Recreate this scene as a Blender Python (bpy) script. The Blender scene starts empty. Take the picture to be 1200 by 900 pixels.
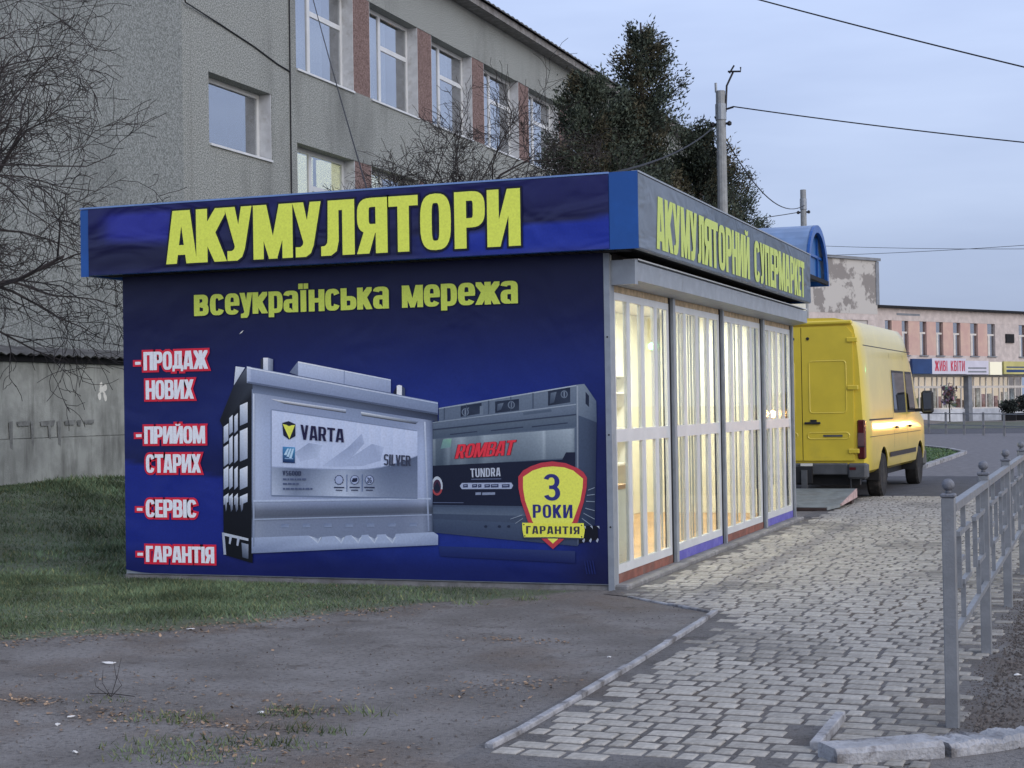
import bpy, bmesh, math, random
import numpy as np
from mathutils import Vector, Matrix
random.seed(7)
rng = np.random.default_rng(7)
scene = bpy.context.scene
col = scene.collection

# ------------------------------------------------------------------ camera
CAM_LOC = (4.0301, -13.3588, 1.6)
yaw, pitch, roll = 0.3541, 0.0147, -0.0159
fw = Vector((-math.sin(yaw)*math.cos(pitch), math.cos(yaw)*math.cos(pitch), math.sin(pitch)))
rt = fw.cross(Vector((0, 0, 1))).normalized()
up = rt.cross(fw)
r2 = rt*math.cos(roll) + up*math.sin(roll)
u2 = up*math.cos(roll) - rt*math.sin(roll)
cd = bpy.data.cameras.new('camera')
cam = bpy.data.objects.new('camera', cd)
col.objects.link(cam)
M = Matrix.Identity(4)
for i in range(3):
    M[i][0], M[i][1], M[i][2], M[i][3] = r2[i], u2[i], -fw[i], CAM_LOC[i]
cam.matrix_world = M
cd.sensor_fit = 'HORIZONTAL'
cd.sensor_width = 36.0
cd.lens = 1879.1/1200*36
cd.clip_start = 0.1
cd.clip_end = 3000
scene.camera = cam

# ------------------------------------------------------------------ sky, sun, exposure
SUN_EL, SUN_AZ = math.radians(9), math.radians(112)     # azimuth clockwise from +Y: behind the camera, to the right
w = bpy.data.worlds.new('World')
scene.world = w
w.use_nodes = True
nt = w.node_tree
nt.nodes.clear()
wo = nt.nodes.new('ShaderNodeOutputWorld')
bg = nt.nodes.new('ShaderNodeBackground')
sky = nt.nodes.new('ShaderNodeTexSky')
sky.sky_type = 'NISHITA'
sky.sun_disc = False
sky.sun_elevation = SUN_EL
sky.sun_rotation = SUN_AZ
sky.air_density = 1.0
sky.dust_density = 1.5
sky.ozone_density = 2.0
tc = nt.nodes.new('ShaderNodeTexCoord')
mp = nt.nodes.new('ShaderNodeMapping')
mp.inputs['Scale'].default_value = (1.0, 1.0, 5.5)
nz = nt.nodes.new('ShaderNodeTexNoise')
nz.inputs['Scale'].default_value = 2.2
nz.inputs['Detail'].default_value = 5
nz.inputs['Roughness'].default_value = 0.5
ramp = nt.nodes.new('ShaderNodeValToRGB')
ramp.color_ramp.elements[0].position = 0.32
ramp.color_ramp.elements[0].color = (3.3, 4.05, 6.2, 1)
ramp.color_ramp.elements[1].position = 0.70
ramp.color_ramp.elements[1].color = (4.95, 5.85, 8.1, 1)
mx = nt.nodes.new('ShaderNodeMix')
mx.data_type = 'RGBA'
mx.inputs[0].default_value = 0.85
L = nt.links.new
sx = nt.nodes.new('ShaderNodeSeparateXYZ')          # the cloud sheet is a little darker towards the horizon
gr = nt.nodes.new('ShaderNodeMapRange')
gr.inputs['From Min'].default_value = 0.0
gr.inputs['From Max'].default_value = 0.26
gr.inputs['To Min'].default_value = 0.66
gr.inputs['To Max'].default_value = 1.10
gm = nt.nodes.new('ShaderNodeMix')
gm.data_type = 'RGBA'
gm.blend_type = 'MULTIPLY'
gm.inputs[0].default_value = 1.0
L(tc.outputs['Generated'], sx.inputs['Vector'])
L(sx.outputs['Z'], gr.inputs['Value'])
L(ramp.outputs['Color'], gm.inputs[6])
L(gr.outputs['Result'], gm.inputs[7])
L(tc.outputs['Generated'], mp.inputs['Vector'])
L(mp.outputs['Vector'], nz.inputs['Vector'])
L(nz.outputs['Fac'], ramp.inputs['Fac'])
L(sky.outputs['Color'], mx.inputs[6])
L(gm.outputs[2], mx.inputs[7])
L(mx.outputs[2], bg.inputs['Color'])
bg.inputs['Strength'].default_value = 0.115
L(bg.outputs['Background'], wo.inputs['Surface'])

sd = bpy.data.lights.new('sun', 'SUN')
sd.energy = 1.5
sd.angle = math.radians(70)
sd.color = (1.0, 0.93, 0.86)
sun = bpy.data.objects.new('sun', sd)
col.objects.link(sun)
sdir = Vector((math.sin(SUN_AZ)*math.cos(math.radians(28)), math.cos(SUN_AZ)*math.cos(math.radians(28)), math.sin(math.radians(28))))
sun.rotation_euler = sdir.to_track_quat('Z', 'Y').to_euler()
sun.location = (10, -20, 20)

vs = scene.view_settings
vs.view_transform = 'Standard'
vs.look = 'None'
vs.gamma = 1.0
vs.use_curve_mapping = False
vs.exposure = 0.32
scene.cycles.max_bounces = 6
scene.cycles.transparent_max_bounces = 12
scene.cycles.use_denoising = True
scene.cycles.sample_clamp_indirect = 4.0

# ------------------------------------------------------------------ helpers
def lin(r, g, b):
    f = lambda c: (c/255/12.92) if c <= 10 else ((c/255+0.055)/1.055)**2.4
    return (f(r), f(g), f(b), 1.0)

MATS = {}
def mat(name, c, rough=0.8, var=0.12, scale=4.0, bump=0.0, bscale=60.0, metal=0.0, spec=0.4, c2=None, pos=(0.42, 0.62), det=6, coat=0.0, coords='Object', stretch=(1, 1, 1)):
    """procedural surface: base colour varied by noise, fine bump"""
    m = bpy.data.materials.new(name)
    m.use_nodes = True
    n = m.node_tree
    b = n.nodes['Principled BSDF']
    t = n.nodes.new('ShaderNodeTexCoord')
    mp = n.nodes.new('ShaderNodeMapping')
    mp.inputs['Scale'].default_value = stretch
    n.links.new(t.outputs[coords], mp.inputs['Vector'])
    z = n.nodes.new('ShaderNodeTexNoise')
    z.inputs['Scale'].default_value = scale
    z.inputs['Detail'].default_value = det
    z.inputs['Roughness'].default_value = 0.6
    n.links.new(mp.outputs['Vector'], z.inputs['Vector'])
    r = n.nodes.new('ShaderNodeValToRGB')
    c = tuple(c[:3])
    if c2 is None:
        a0 = tuple(max(0, x*(1-var)) for x in c)
        a1 = tuple(min(1, x*(1+var)) for x in c)
    else:
        a0, a1 = c, tuple(c2[:3])
    r.color_ramp.elements[0].position = pos[0]
    r.color_ramp.elements[0].color = (*a0, 1)
    r.color_ramp.elements[1].position = pos[1]
    r.color_ramp.elements[1].color = (*a1, 1)
    n.links.new(z.outputs['Fac'], r.inputs['Fac'])
    n.links.new(r.outputs['Color'], b.inputs['Base Color'])
    b.inputs['Roughness'].default_value = rough
    b.inputs['Metallic'].default_value = metal
    b.inputs['Specular IOR Level'].default_value = spec
    b.inputs['Coat Weight'].default_value = coat
    b.inputs['Coat Roughness'].default_value = 0.08
    if bump:
        z2 = n.nodes.new('ShaderNodeTexNoise')
        z2.inputs['Scale'].default_value = bscale
        z2.inputs['Detail'].default_value = 4
        n.links.new(mp.outputs['Vector'], z2.inputs['Vector'])
        bp = n.nodes.new('ShaderNodeBump')
        bp.inputs['Strength'].default_value = bump
        bp.inputs['Distance'].default_value = 0.02
        n.links.new(z2.outputs['Fac'], bp.inputs['Height'])
        n.links.new(bp.outputs['Normal'], b.inputs['Normal'])
    MATS[name] = m
    return m

def layer(m, c, scale, pos, stretch=(1, 1, 1), coords='Object', det=5, amount=1.0, zlim=None):
    """lay a stain / second colour over a material, masked by its own noise"""
    n = m.node_tree
    b = n.nodes['Principled BSDF']
    src = b.inputs['Base Color'].links[0].from_socket
    t = n.nodes.new('ShaderNodeTexCoord')
    mp = n.nodes.new('ShaderNodeMapping')
    mp.inputs['Scale'].default_value = stretch
    n.links.new(t.outputs[coords], mp.inputs['Vector'])
    z = n.nodes.new('ShaderNodeTexNoise')
    z.inputs['Scale'].default_value = scale
    z.inputs['Detail'].default_value = det
    z.inputs['Roughness'].default_value = 0.65
    n.links.new(mp.outputs['Vector'], z.inputs['Vector'])
    r = n.nodes.new('ShaderNodeMapRange')
    r.inputs['From Min'].default_value = pos[0]
    r.inputs['From Max'].default_value = pos[1]
    r.inputs['To Max'].default_value = amount
    n.links.new(z.outputs['Fac'], r.inputs['Value'])
    fac = r.outputs['Result']
    if zlim:
        s = n.nodes.new('ShaderNodeSeparateXYZ')
        n.links.new(t.outputs[coords], s.inputs['Vector'])
        r2 = n.nodes.new('ShaderNodeMapRange')
        r2.inputs['From Min'].default_value = zlim[0]
        r2.inputs['From Max'].default_value = zlim[1]
        r2.inputs['To Min'].default_value = 1
        r2.inputs['To Max'].default_value = 0
        n.links.new(s.outputs['Z'], r2.inputs['Value'])
        mm = n.nodes.new('ShaderNodeMath')
        mm.operation = 'MULTIPLY'
        n.links.new(fac, mm.inputs[0])
        n.links.new(r2.outputs['Result'], mm.inputs[1])
        fac = mm.outputs[0]
    k = n.nodes.new('ShaderNodeMix')
    k.data_type = 'RGBA'
    n.links.new(fac, k.inputs[0])
    n.links.new(src, k.inputs[6])
    k.inputs[7].default_value = (*c[:3], 1)
    n.links.new(k.outputs[2], b.inputs['Base Color'])
    return m

def attr_tint(m, attr='tone'):
    """multiply the base colour by a per-face attribute stored on the mesh"""
    n = m.node_tree
    b = n.nodes['Principled BSDF']
    src = b.inputs['Base Color'].links[0].from_socket
    a = n.nodes.new('ShaderNodeAttribute')
    a.attribute_name = attr
    k = n.nodes.new('ShaderNodeMix')
    k.data_type = 'RGBA'
    k.blend_type = 'MULTIPLY'
    k.inputs[0].default_value = 1.0
    n.links.new(src, k.inputs[6])
    n.links.new(a.outputs['Color'], k.inputs[7])
    n.links.new(k.outputs[2], b.inputs['Base Color'])
    return m

def emit(name, c, strength):
    m = bpy.data.materials.new(name)
    m.use_nodes = True
    b = m.node_tree.nodes['Principled BSDF']
    b.inputs['Base Color'].default_value = (*c[:3], 1)
    b.inputs['Emission Color'].default_value = (*c[:3], 1)
    b.inputs['Emission Strength'].default_value = strength
    return m

def glass(name, tint=(0.93, 0.95, 0.94), refl=0.10, rough=0.02):
    """thin window pane: fresnel mirror over a clear sheet"""
    m = bpy.data.materials.new(name)
    m.use_nodes = True
    n = m.node_tree
    n.nodes.remove(n.nodes['Principled BSDF'])
    o = n.nodes['Material Output']
    tr = n.nodes.new('ShaderNodeBsdfTransparent')
    tr.inputs['Color'].default_value = (*tint, 1)
    gl = n.nodes.new('ShaderNodeBsdfGlossy')
    gl.inputs['Roughness'].default_value = rough
    fr = n.nodes.new('ShaderNodeLayerWeight')
    fr.inputs['Blend'].default_value = 0.5
    pw = n.nodes.new('ShaderNodeMath')
    pw.operation = 'POWER'
    pw.inputs[1].default_value = 5.0
    n.links.new(fr.outputs['Facing'], pw.inputs[0])
    ad = n.nodes.new('ShaderNodeMath')
    ad.operation = 'MULTIPLY_ADD'
    ad.use_clamp = True
    ad.inputs[1].default_value = 0.6
    ad.inputs[2].default_value = 0.025+refl
    mx = n.nodes.new('ShaderNodeMixShader')
    n.links.new(pw.outputs[0], ad.inputs[0])
    n.links.new(ad.outputs[0], mx.inputs[0])
    n.links.new(tr.outputs[0], mx.inputs[1])
    n.links.new(gl.outputs[0], mx.inputs[2])
    n.links.new(mx.outputs[0], o.inputs['Surface'])
    return m

def print_mat(name, rough=0.45, spec=0.4, wrinkle=0.0, wscale=(1, 1, 1), coords='Object'):
    """printed vinyl: the ink colours are stored per corner in 'ink'"""
    m = bpy.data.materials.new(name)
    m.use_nodes = True
    n = m.node_tree
    b = n.nodes['Principled BSDF']
    a = n.nodes.new('ShaderNodeAttribute')
    a.attribute_name = 'ink'
    t = n.nodes.new('ShaderNodeTexCoord')
    z = n.nodes.new('ShaderNodeTexNoise')
    z.inputs['Scale'].default_value = 55
    z.inputs['Detail'].default_value = 3
    n.links.new(t.outputs['Object'], z.inputs['Vector'])
    r = n.nodes.new('ShaderNodeMapRange')
    r.inputs['To Min'].default_value = 0.82
    r.inputs['To Max'].default_value = 1.18
    n.links.new(z.outputs['Fac'], r.inputs['Value'])
    k = n.nodes.new('ShaderNodeMix')
    k.data_type = 'RGBA'
    k.blend_type = 'MULTIPLY'
    k.inputs[0].default_value = 1.0
    n.links.new(a.outputs['Color'], k.inputs[6])
    n.links.new(r.outputs['Result'], k.inputs[7])
    n.links.new(k.outputs[2], b.inputs['Base Color'])
    b.inputs['Roughness'].default_value = rough
    b.inputs['Specular IOR Level'].default_value = spec
    if wrinkle:
        mp = n.nodes.new('ShaderNodeMapping')
        mp.inputs['Scale'].default_value = wscale
        mp.inputs['Rotation'].default_value = (0, 0.5, 0)
        z2 = n.nodes.new('ShaderNodeTexNoise')
        z2.inputs['Scale'].default_value = 1.6
        z2.inputs['Detail'].default_value = 2
        z2.inputs['Distortion'].default_value = 0.6
        n.links.new(t.outputs['Object'], mp.inputs['Vector'])
        n.links.new(mp.outputs['Vector'], z2.inputs['Vector'])
        bp = n.nodes.new('ShaderNodeBump')
        bp.inputs['Strength'].default_value = wrinkle
        bp.inputs['Distance'].default_value = 0.08
        n.links.new(z2.outputs['Fac'], bp.inputs['Height'])
        n.links.new(bp.outputs['Normal'], b.inputs['Normal'])
    return m

def wloc(o):
    v = Vector((0, 0, 0))
    while o is not None:
        v = v + o.location
        o = o.parent
    return v

class MB:
    """collects faces for one mesh object"""
    def __init__(s):
        s.v = []; s.f = []; s.c = []; s.t = []
    def poly(s, pts, c=None, tone=None):
        i = len(s.v)
        s.v += [tuple(p) for p in pts]
        s.f.append(tuple(range(i, i+len(pts))))
        s.c.append(c)
        s.t.append(tone)
    def mesh(s, vs, fs, c=None, tone=None):
        i = len(s.v)
        s.v += [tuple(p) for p in vs]
        for f in fs:
            s.f.append(tuple(i+k for k in f)); s.c.append(c); s.t.append(tone)
    def box(s, x0, x1, y0, y1, z0, z1, bev=0.0, c=None, tone=None):
        if x0 > x1: x0, x1 = x1, x0
        if y0 > y1: y0, y1 = y1, y0
        if z0 > z1: z0, z1 = z1, z0
        if bev <= 0:
            vs = [(x, y, z) for z in (z0, z1) for (x, y) in ((x0, y0), (x1, y0), (x1, y1), (x0, y1))]
            s.mesh(vs, [(3, 2, 1, 0), (4, 5, 6, 7), (0, 1, 5, 4), (1, 2, 6, 5), (2, 3, 7, 6), (3, 0, 4, 7)], c, tone)
        else:
            b = min(bev, (x1-x0)*.45, (y1-y0)*.45, (z1-z0)*.45)
            def ring(z, i):
                return [(x0+i, y0+b if i == 0 else y0+i, z), (x0+b if i == 0 else x0+i, y0+i, z)]
            R = []
            for z, q in ((z0, b), (z0+b, 0), (z1-b, 0), (z1, b)):
                R.append([(x0+q, y0+b, z), (x0+b, y0+q, z), (x1-b, y0+q, z), (x1-q, y0+b, z),
                          (x1-q, y1-b, z), (x1-b, y1-q, z), (x0+b, y1-q, z), (x0+q, y1-b, z)])
            vs = [p for r in R for p in r]
            fs = [tuple(range(7, -1, -1)), tuple(range(24, 32))]
            for k in range(3):
                for j in range(8):
                    a = k*8+j; bb = k*8+(j+1) % 8
                    fs.append((a, bb, bb+8, a+8))
            s.mesh(vs, fs, c, tone)
    def prism(s, prof, axis, a, b, c=None, tone=None):
        """prof: 2d outline; extruded along axis from a to b. axis x: (y,z); y: (x,z); z: (x,y)"""
        def p3(p, t):
            return {'x': (t, p[0], p[1]), 'y': (p[0], t, p[1]), 'z': (p[0], p[1], t)}[axis]
        n = len(prof)
        vs = [p3(p, a) for p in prof] + [p3(p, b) for p in prof]
        fs = [tuple(range(n-1, -1, -1)), tuple(range(n, 2*n))]
        fs += [(i, (i+1) % n, n+(i+1) % n, n+i) for i in range(n)]
        s.mesh(vs, fs, c, tone)
    def tube(s, pts, rads, n=6, cap=True, tone=None):
        pts = [Vector(p) for p in pts]
        if not hasattr(rads, '__len__'): rads = [rads]*len(pts)
        base = len(s.v); k = len(pts)
        ref = None
        for i, p in enumerate(pts):
            d = (pts[min(i+1, k-1)] - pts[max(i-1, 0)])
            if d.length < 1e-9: d = Vector((0, 0, 1))
            d.normalize()
            if ref is None:
                ref = d.orthogonal().normalized()
            else:
                ref = (ref - d*ref.dot(d))
                if ref.length < 1e-6: ref = d.orthogonal()
                ref.normalize()
            b = d.cross(ref)
            for j in range(n):
                a = 2*math.pi*j/n
                s.v.append(tuple(p + (ref*math.cos(a) + b*math.sin(a))*rads[i]))
        for i in range(k-1):
            for j in range(n):
                a = base+i*n+j; bb = base+i*n+(j+1) % n
                s.f.append((a, bb, bb+n, a+n)); s.c.append(None); s.t.append(tone)
        if cap:
            s.f.append(tuple(base+j for j in range(n-1, -1, -1))); s.c.append(None); s.t.append(tone)
            s.f.append(tuple(base+(k-1)*n+j for j in range(n))); s.c.append(None); s.t.append(tone)
    def lathe(s, prof, cx, cy, cz, axis='z', n=16):
        """prof: list of (radius, height)"""
        base = len(s.v); k = len(prof)
        for r, h in prof:
            for j in range(n):
                a = 2*math.pi*j/n
                u, v = r*math.cos(a), r*math.sin(a)
                s.v.append({'z': (cx+u, cy+v, cz+h), 'x': (cx+h, cy+u, cz+v), 'y': (cx+v, cy+h, cz+u)}[axis])
        for i in range(k-1):
            for j in range(n):
                a = base+i*n+j; bb = base+i*n+(j+1) % n
                s.f.append((a, bb, bb+n, a+n)); s.c.append(None); s.t.append(None)
        s.f.append(tuple(base+j for j in range(n-1, -1, -1))); s.c.append(None); s.t.append(None)
        s.f.append(tuple(base+(k-1)*n+j for j in range(n))); s.c.append(None); s.t.append(None)
    def data(s, name, m, off=(0, 0, 0), smooth=False):
        me = bpy.data.meshes.new(name)
        me.from_pydata([(x-off[0], y-off[1], z-off[2]) for x, y, z in s.v], [], s.f)
        if any(c is not None for c in s.c):
            a = me.color_attributes.new('ink', 'FLOAT_COLOR', 'CORNER')
            buf = []
            for p, c in zip(s.f, s.c):
                if c is None: c = (0.5, 0.5, 0.5, 1)
                for q in range(len(p)):
                    cc = c[q] if isinstance(c[0], (tuple, list)) else c
                    buf += [cc[0], cc[1], cc[2], 1.0]
            a.data.foreach_set('color', buf)
        if any(t is not None for t in s.t):
            a = me.attributes.new('tone', 'FLOAT_COLOR', 'FACE')
            buf = []
            for t in s.t:
                if t is None: t = 1.0
                if not isinstance(t, (tuple, list)): t = (t, t, t)
                buf += [t[0], t[1], t[2], 1.0]
            a.data.foreach_set('color', buf)
        if smooth:
            me.polygons.foreach_set('use_smooth', [True]*len(me.polygons))
        me.materials.append(m)
        me.update()
        return me
    def build(s, name, m, parent=None, smooth=False, local=False, origin=None):
        off = (0, 0, 0)
        if not local:
            if parent is not None: off = wloc(parent)
            elif origin is not None: off = origin
        me = s.data(name, m, off, smooth)
        o = bpy.data.objects.new(name, me)
        col.objects.link(o)
        if parent is not None: o.parent = parent
        elif origin is not None: o.location = origin
        return o

def tag(o, label=None, cat=None, group=None, kind=None):
    if label: o['label'] = label
    if cat: o['category'] = cat
    if group: o['group'] = group
    if kind: o['kind'] = kind
    return o

def thing(name, loc, label, cat, group=None, rz=0.0):
    o = bpy.data.objects.new(name, None)
    o.empty_display_size = 0.3
    o.location = loc
    o.rotation_euler = (0, 0, rz)
    col.objects.link(o)
    return tag(o, label, cat, group)

def link(name, me, parent=None, loc=(0, 0, 0), rot=None):
    o = bpy.data.objects.new(name, me)
    o.location = loc
    if rot: o.rotation_euler = rot
    col.objects.link(o)
    if parent is not None: o.parent = parent
    return o

def bx(name, m, parent, *a, bev=0.0):
    q = MB(); q.box(*a, bev=bev)
    return q.build(name, m, parent)

def quads_mesh(name, P, tone, m, off=(0, 0, 0)):
    """P: (n,k,3) array of small polygons (k = 3 or 4), one colour tone each"""
    n, k, _ = P.shape
    me = bpy.data.meshes.new(name)
    me.vertices.add(n*k)
    me.vertices.foreach_set('co', (P - np.array(off)).reshape(-1).astype(np.float32))
    me.loops.add(n*k)
    me.loops.foreach_set('vertex_index', np.arange(n*k, dtype=np.int32))
    me.polygons.add(n)
    me.polygons.foreach_set('loop_start', np.arange(0, n*k, k, dtype=np.int32))
    a = me.attributes.new('tone', 'FLOAT_COLOR', 'FACE')
    t = np.ones((n, 4), np.float32)
    t[:, :3] = tone
    a.data.foreach_set('color', t.reshape(-1))
    me.materials.append(m)
    me.update(calc_edges=True)
    return me

# ------------------------------------------------------------------ lettering (condensed poster capitals, drawn as outlines)
def R(x0, y0, x1, y1): return [(x0, y0), (x1, y0), (x1, y1), (x0, y1)]
def arc(x0, y0, x1, y1, tx, ty, a0, a1, no=3.0, ni=4.0, n=14):
    """stroke that follows a rounded box from angle a0 to a1"""
    cx, cy, rx, ry = (x0+x1)/2, (y0+y1)/2, (x1-x0)/2, (y1-y0)/2
    def pt(a, rx, ry, e):
        c, s = math.cos(math.radians(a)), math.sin(math.radians(a))
        return (cx+rx*math.copysign(abs(c)**(2/e), c), cy+ry*math.copysign(abs(s)**(2/e), s))
    A = [a0+(a1-a0)*i/n for i in range(n+1)]
    return [pt(a, rx, ry, no) for a in A] + [pt(a, rx-tx, ry-ty, ni) for a in reversed(A)]
S = 0.20
def mir(ps, w): return [[(w-x, y) for x, y in reversed(p)] for p in ps]
G = {}
G['А'] = (.62, [[(0, 0), (.19, 0), (.31, .86), (.31, 1), (.14, 1)], [(.62, 0), (.48, 1), (.31, 1), (.31, .86), (.43, 0)], [(.12, .17), (.5, .17), (.5, .32), (.12, .32)]])
G['К'] = (.60, [R(0, 0, S, 1), [(.17, .44), (.34, .50), (.58, .9), (.58, 1), (.40, 1), (.17, .66)], [(.17, .44), (.17, .60), (.36, .58), (.60, 0), (.38, 0)]])
G['У'] = (.58, [[(0, 1), (.20, 1), (.34, .38), (.24, .2)], [(.38, 1), (.58, 1), (.42, .2), (.36, .06), (.26, 0), (.06, 0), (.06, .15), (.15, .15), (.21, .19), (.24, .27)]])
G['М'] = (.80, [R(0, 0, .18, 1), R(.62, 0, .80, 1), [(.0, 1), (.25, 1), (.47, .0), (.33, .0)], [(.55, 1), (.80, 1), (.47, .0), (.33, .0)]])
G['Л'] = (.62, [R(.42, 0, .62, 1), R(.16, .85, .62, 1), [(.14, 1), (.31, 1), (.31, .26), (.27, .07), (.17, 0), (0, 0), (0, .14), (.07, .15), (.12, .21), (.13, .34)]])
P_ = [R(0, 0, S, 1), R(.1, .87, .33, 1), R(.1, .38, .33, .51), arc(.02, .38, .58, 1, .2, .13, -90, 90)]
G['Р'] = (.58, P_)
G['Я'] = (.58, mir(P_, .58) + [[(0, 0), (.21, 0), (.36, .46), (.16, .46)]])
G['Т'] = (.58, [R(0, .85, .58, 1), R(.19, 0, .39, 1)])
G['О'] = (.60, [arc(0, 0, .6, 1, .2, .13, 90, 270), arc(0, 0, .6, 1, .2, .13, -90, 90)])
G['И'] = (.64, [R(0, 0, .2, 1), R(.44, 0, .64, 1), [(.1, 0), (.23, 0), (.54, 1), (.41, 1)]])
G['Й'] = (.64, G['И'][1] + [arc(.16, 1.05, .48, 1.22, .08, .06, 180, 360)])
G['Н'] = (.62, [R(0, 0, S, 1), R(.42, 0, .62, 1), R(.1, .42, .5, .57)])
G['С'] = (.58, [arc(0, 0, .58, 1, .2, .13, 26, 334, n=22)])
G['П'] = (.62, [R(0, 0, S, 1), R(.42, 0, .62, 1), R(.1, .85, .5, 1)])
G['Е'] = (.48, [R(0, 0, S, 1), R(.1, .85, .46, 1), R(.1, .43, .44, .57), R(.1, 0, .48, .15)])
G['В'] = (.60, [R(0, 0, S, 1), R(.1, .87, .33, 1), R(.1, .45, .35, .57), R(.1, 0, .34, .13), arc(.02, .46, .57, 1, .19, .13, -90, 90), arc(.02, 0, .60, .56, .2, .13, -90, 90)])
G['І'] = (.22, [R(.01, 0, .21, 1)])
G['Д'] = (.68, [R(.40, .1, .60, 1), R(.17, .85, .6, 1), [(.15, 1), (.31, 1), (.31, .3), (.25, .1), (.08, .1), (.13, .3)], R(0, .05, .68, .2), R(0, -.1, .12, .2), R(.56, -.1, .68, .2)])
G['Ж'] = (.92, [R(.36, 0, .56, 1)] + [[(.50, .44), (.66, .50), (.90, .9), (.90, 1), (.72, 1), (.5, .66)], [(.50, .44), (.50, .60), (.68, .58), (.92, 0), (.70, 0)]] + mir([[(.50, .44), (.66, .50), (.90, .9), (.90, 1), (.72, 1), (.5, .66)], [(.50, .44), (.50, .60), (.68, .58), (.92, 0), (.70, 0)]], .92))
G['Х'] = (.62, [[(0, 0), (.21, 0), (.61, 1), (.40, 1)], [(.01, 1), (.22, 1), (.62, 0), (.41, 0)]])
G['Г'] = (.46, [R(0, 0, S, 1), R(.1, .85, .46, 1)])
G['3'] = (.58, [arc(0, .44, .56, 1, .17, .13, -88, 160, 2.1, 2.3, n=22), arc(0, 0, .58, .57, .17, .13, -160, 88, 2.1, 2.3, n=22), R(.20, .435, .32, .57)])
G['-'] = (.30, [R(0, .40, .30, .58)])
# latin
G['A'], G['T'], G['O'], G['M'], G['E'], G['B'], G['P'], G['I'], G['H'] = G['А'], G['Т'], G['О'], G['М'], G['Е'], G['В'], G['Р'], G['І'], G['Н']
G['V'] = (.60, [[(0, 1), (.2, 1), (.36, .14), (.36, 0), (.2, 0)], [(.6, 1), (.4, 0), (.25, 0), (.25, .14), (.4, 1)]])
G['R'] = (.60, P_ + [[(.39, 0), (.6, 0), (.44, .47), (.24, .47)]])
G['S'] = (.56, [arc(0, .43, .55, 1, .18, .13, 20, 262, n=20), arc(0, 0, .56, .56, .18, .13, -160, 98, n=20)])
G['L'] = (.44, [R(0, 0, S, 1), R(.1, 0, .44, .15)])
G['U'] = (.60, [R(0, .35, S, 1), R(.4, .35, .6, 1), arc(0, 0, .6, .8, .2, .14, 180, 360)])
G['N'] = (.64, [R(0, 0, .19, 1), R(.45, 0, .64, 1), [(.08, 1), (.24, 1), (.56, 0), (.40, 0)]])
G['D'] = (.60, [R(0, 0, S, 1), R(.1, .87, .33, 1), R(.1, 0, .33, .13), arc(0, 0, .6, 1, .2, .13, -90, 90)])
G['0'] = G['О']
G['6'] = (.58, [arc(0, 0, .58, 1, .18, .13, 40, 330, n=20), arc(0, 0, .58, .58, .18, .13, -90, 90), arc(0, 0, .58, .58, .18, .13, 90, 270)])
G['9'] = (.58, [[(.58-x, 1-y) for x, y in p] for p in G['6'][1]])
G['1'] = (.34, [R(.14, 0, .34, 1), [(0, .72), (.16, .72), (.16, 1), (.1, .92), (0, .86)]])
G['2'] = (.56, [arc(0, .36, .56, 1, .18, .13, -40, 165, n=16), [(0, 0), (.24, 0), (.54, .5), (.36, .55)], R(0, 0, .56, .15)])
# lower case: body height 1
G['в'] = (.74, [R(0, 0, .26, 1), R(.2, .82, .44, 1), R(.2, .42, .46, .58), R(.2, 0, .46, .18), arc(.0, .44, .71, 1, .26, .18, -90, 90), arc(.0, 0, .74, .58, .26, .18, -90, 90)])
G['с'] = (.72, [arc(0, 0, .72, 1, .26, .17, 28, 332, n=22)])
G['е'] = (.74, [arc(0, 0, .74, 1, .26, .16, 0, 322, n=24), R(.2, .43, .73, .57)])
G['у'] = (.72, [[(0, 1), (.26, 1), (.44, .28), (.29, .0)], [(.46, 1), (.72, 1), (.50, -.06), (.40, -.18), (.06, -.18), (.06, -.02), (.2, 0), (.29, .1)]])
G['к'] = (.74, [R(0, 0, .26, 1), [(.2, .42), (.42, .48), (.72, .86), (.72, 1), (.50, 1), (.2, .66)], [(.2, .42), (.2, .60), (.46, .58), (.74, 0), (.46, 0)]])
G['р'] = (.74, [R(0, -.2, .26, 1), arc(0, 0, .74, 1, .26, .17, -90, 90), R(.2, .83, .42, 1), R(.2, 0, .42, .17)])
G['а'] = (.72, [R(.46, 0, .72, .8), arc(0, .45, .72, 1, .26, .16, 0, 165), arc(0, 0, .62, .6, .26, .16, 90, 290), R(.28, .44, .5, .60)])
G['ї'] = (.30, [R(.03, 0, .29, 1), R(-.08, 1.1, .12, 1.32), R(.2, 1.1, .4, 1.32)])
G['н'] = (.76, [R(0, 0, .26, 1), R(.5, 0, .76, 1), R(.2, .42, .6, .59)])
G['ь'] = (.74, [R(0, 0, .26, 1), arc(0, 0, .74, .62, .26, .17, -90, 90), R(.2, 0, .42, .17), R(.2, .45, .42, .62)])
G['м'] = (1.0, [R(0, 0, .24, 1), R(.76, 0, 1.0, 1), [(0, 1), (.32, 1), (.59, 0), (.41, 0)], [(.68, 1), (1, 1), (.59, 0), (.41, 0)]])
G['ж'] = (1.12, [R(.43, 0, .69, 1)] + [[(.6, .42), (.80, .48), (1.1, .86), (1.1, 1), (.88, 1), (.6, .66)], [(.6, .42), (.6, .60), (.84, .58), (1.12, 0), (.84, 0)]] + mir([[(.6, .42), (.80, .48), (1.1, .86), (1.1, 1), (.88, 1), (.6, .66)], [(.6, .42), (.6, .60), (.84, .58), (1.12, 0), (.84, 0)]], 1.12))

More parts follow.
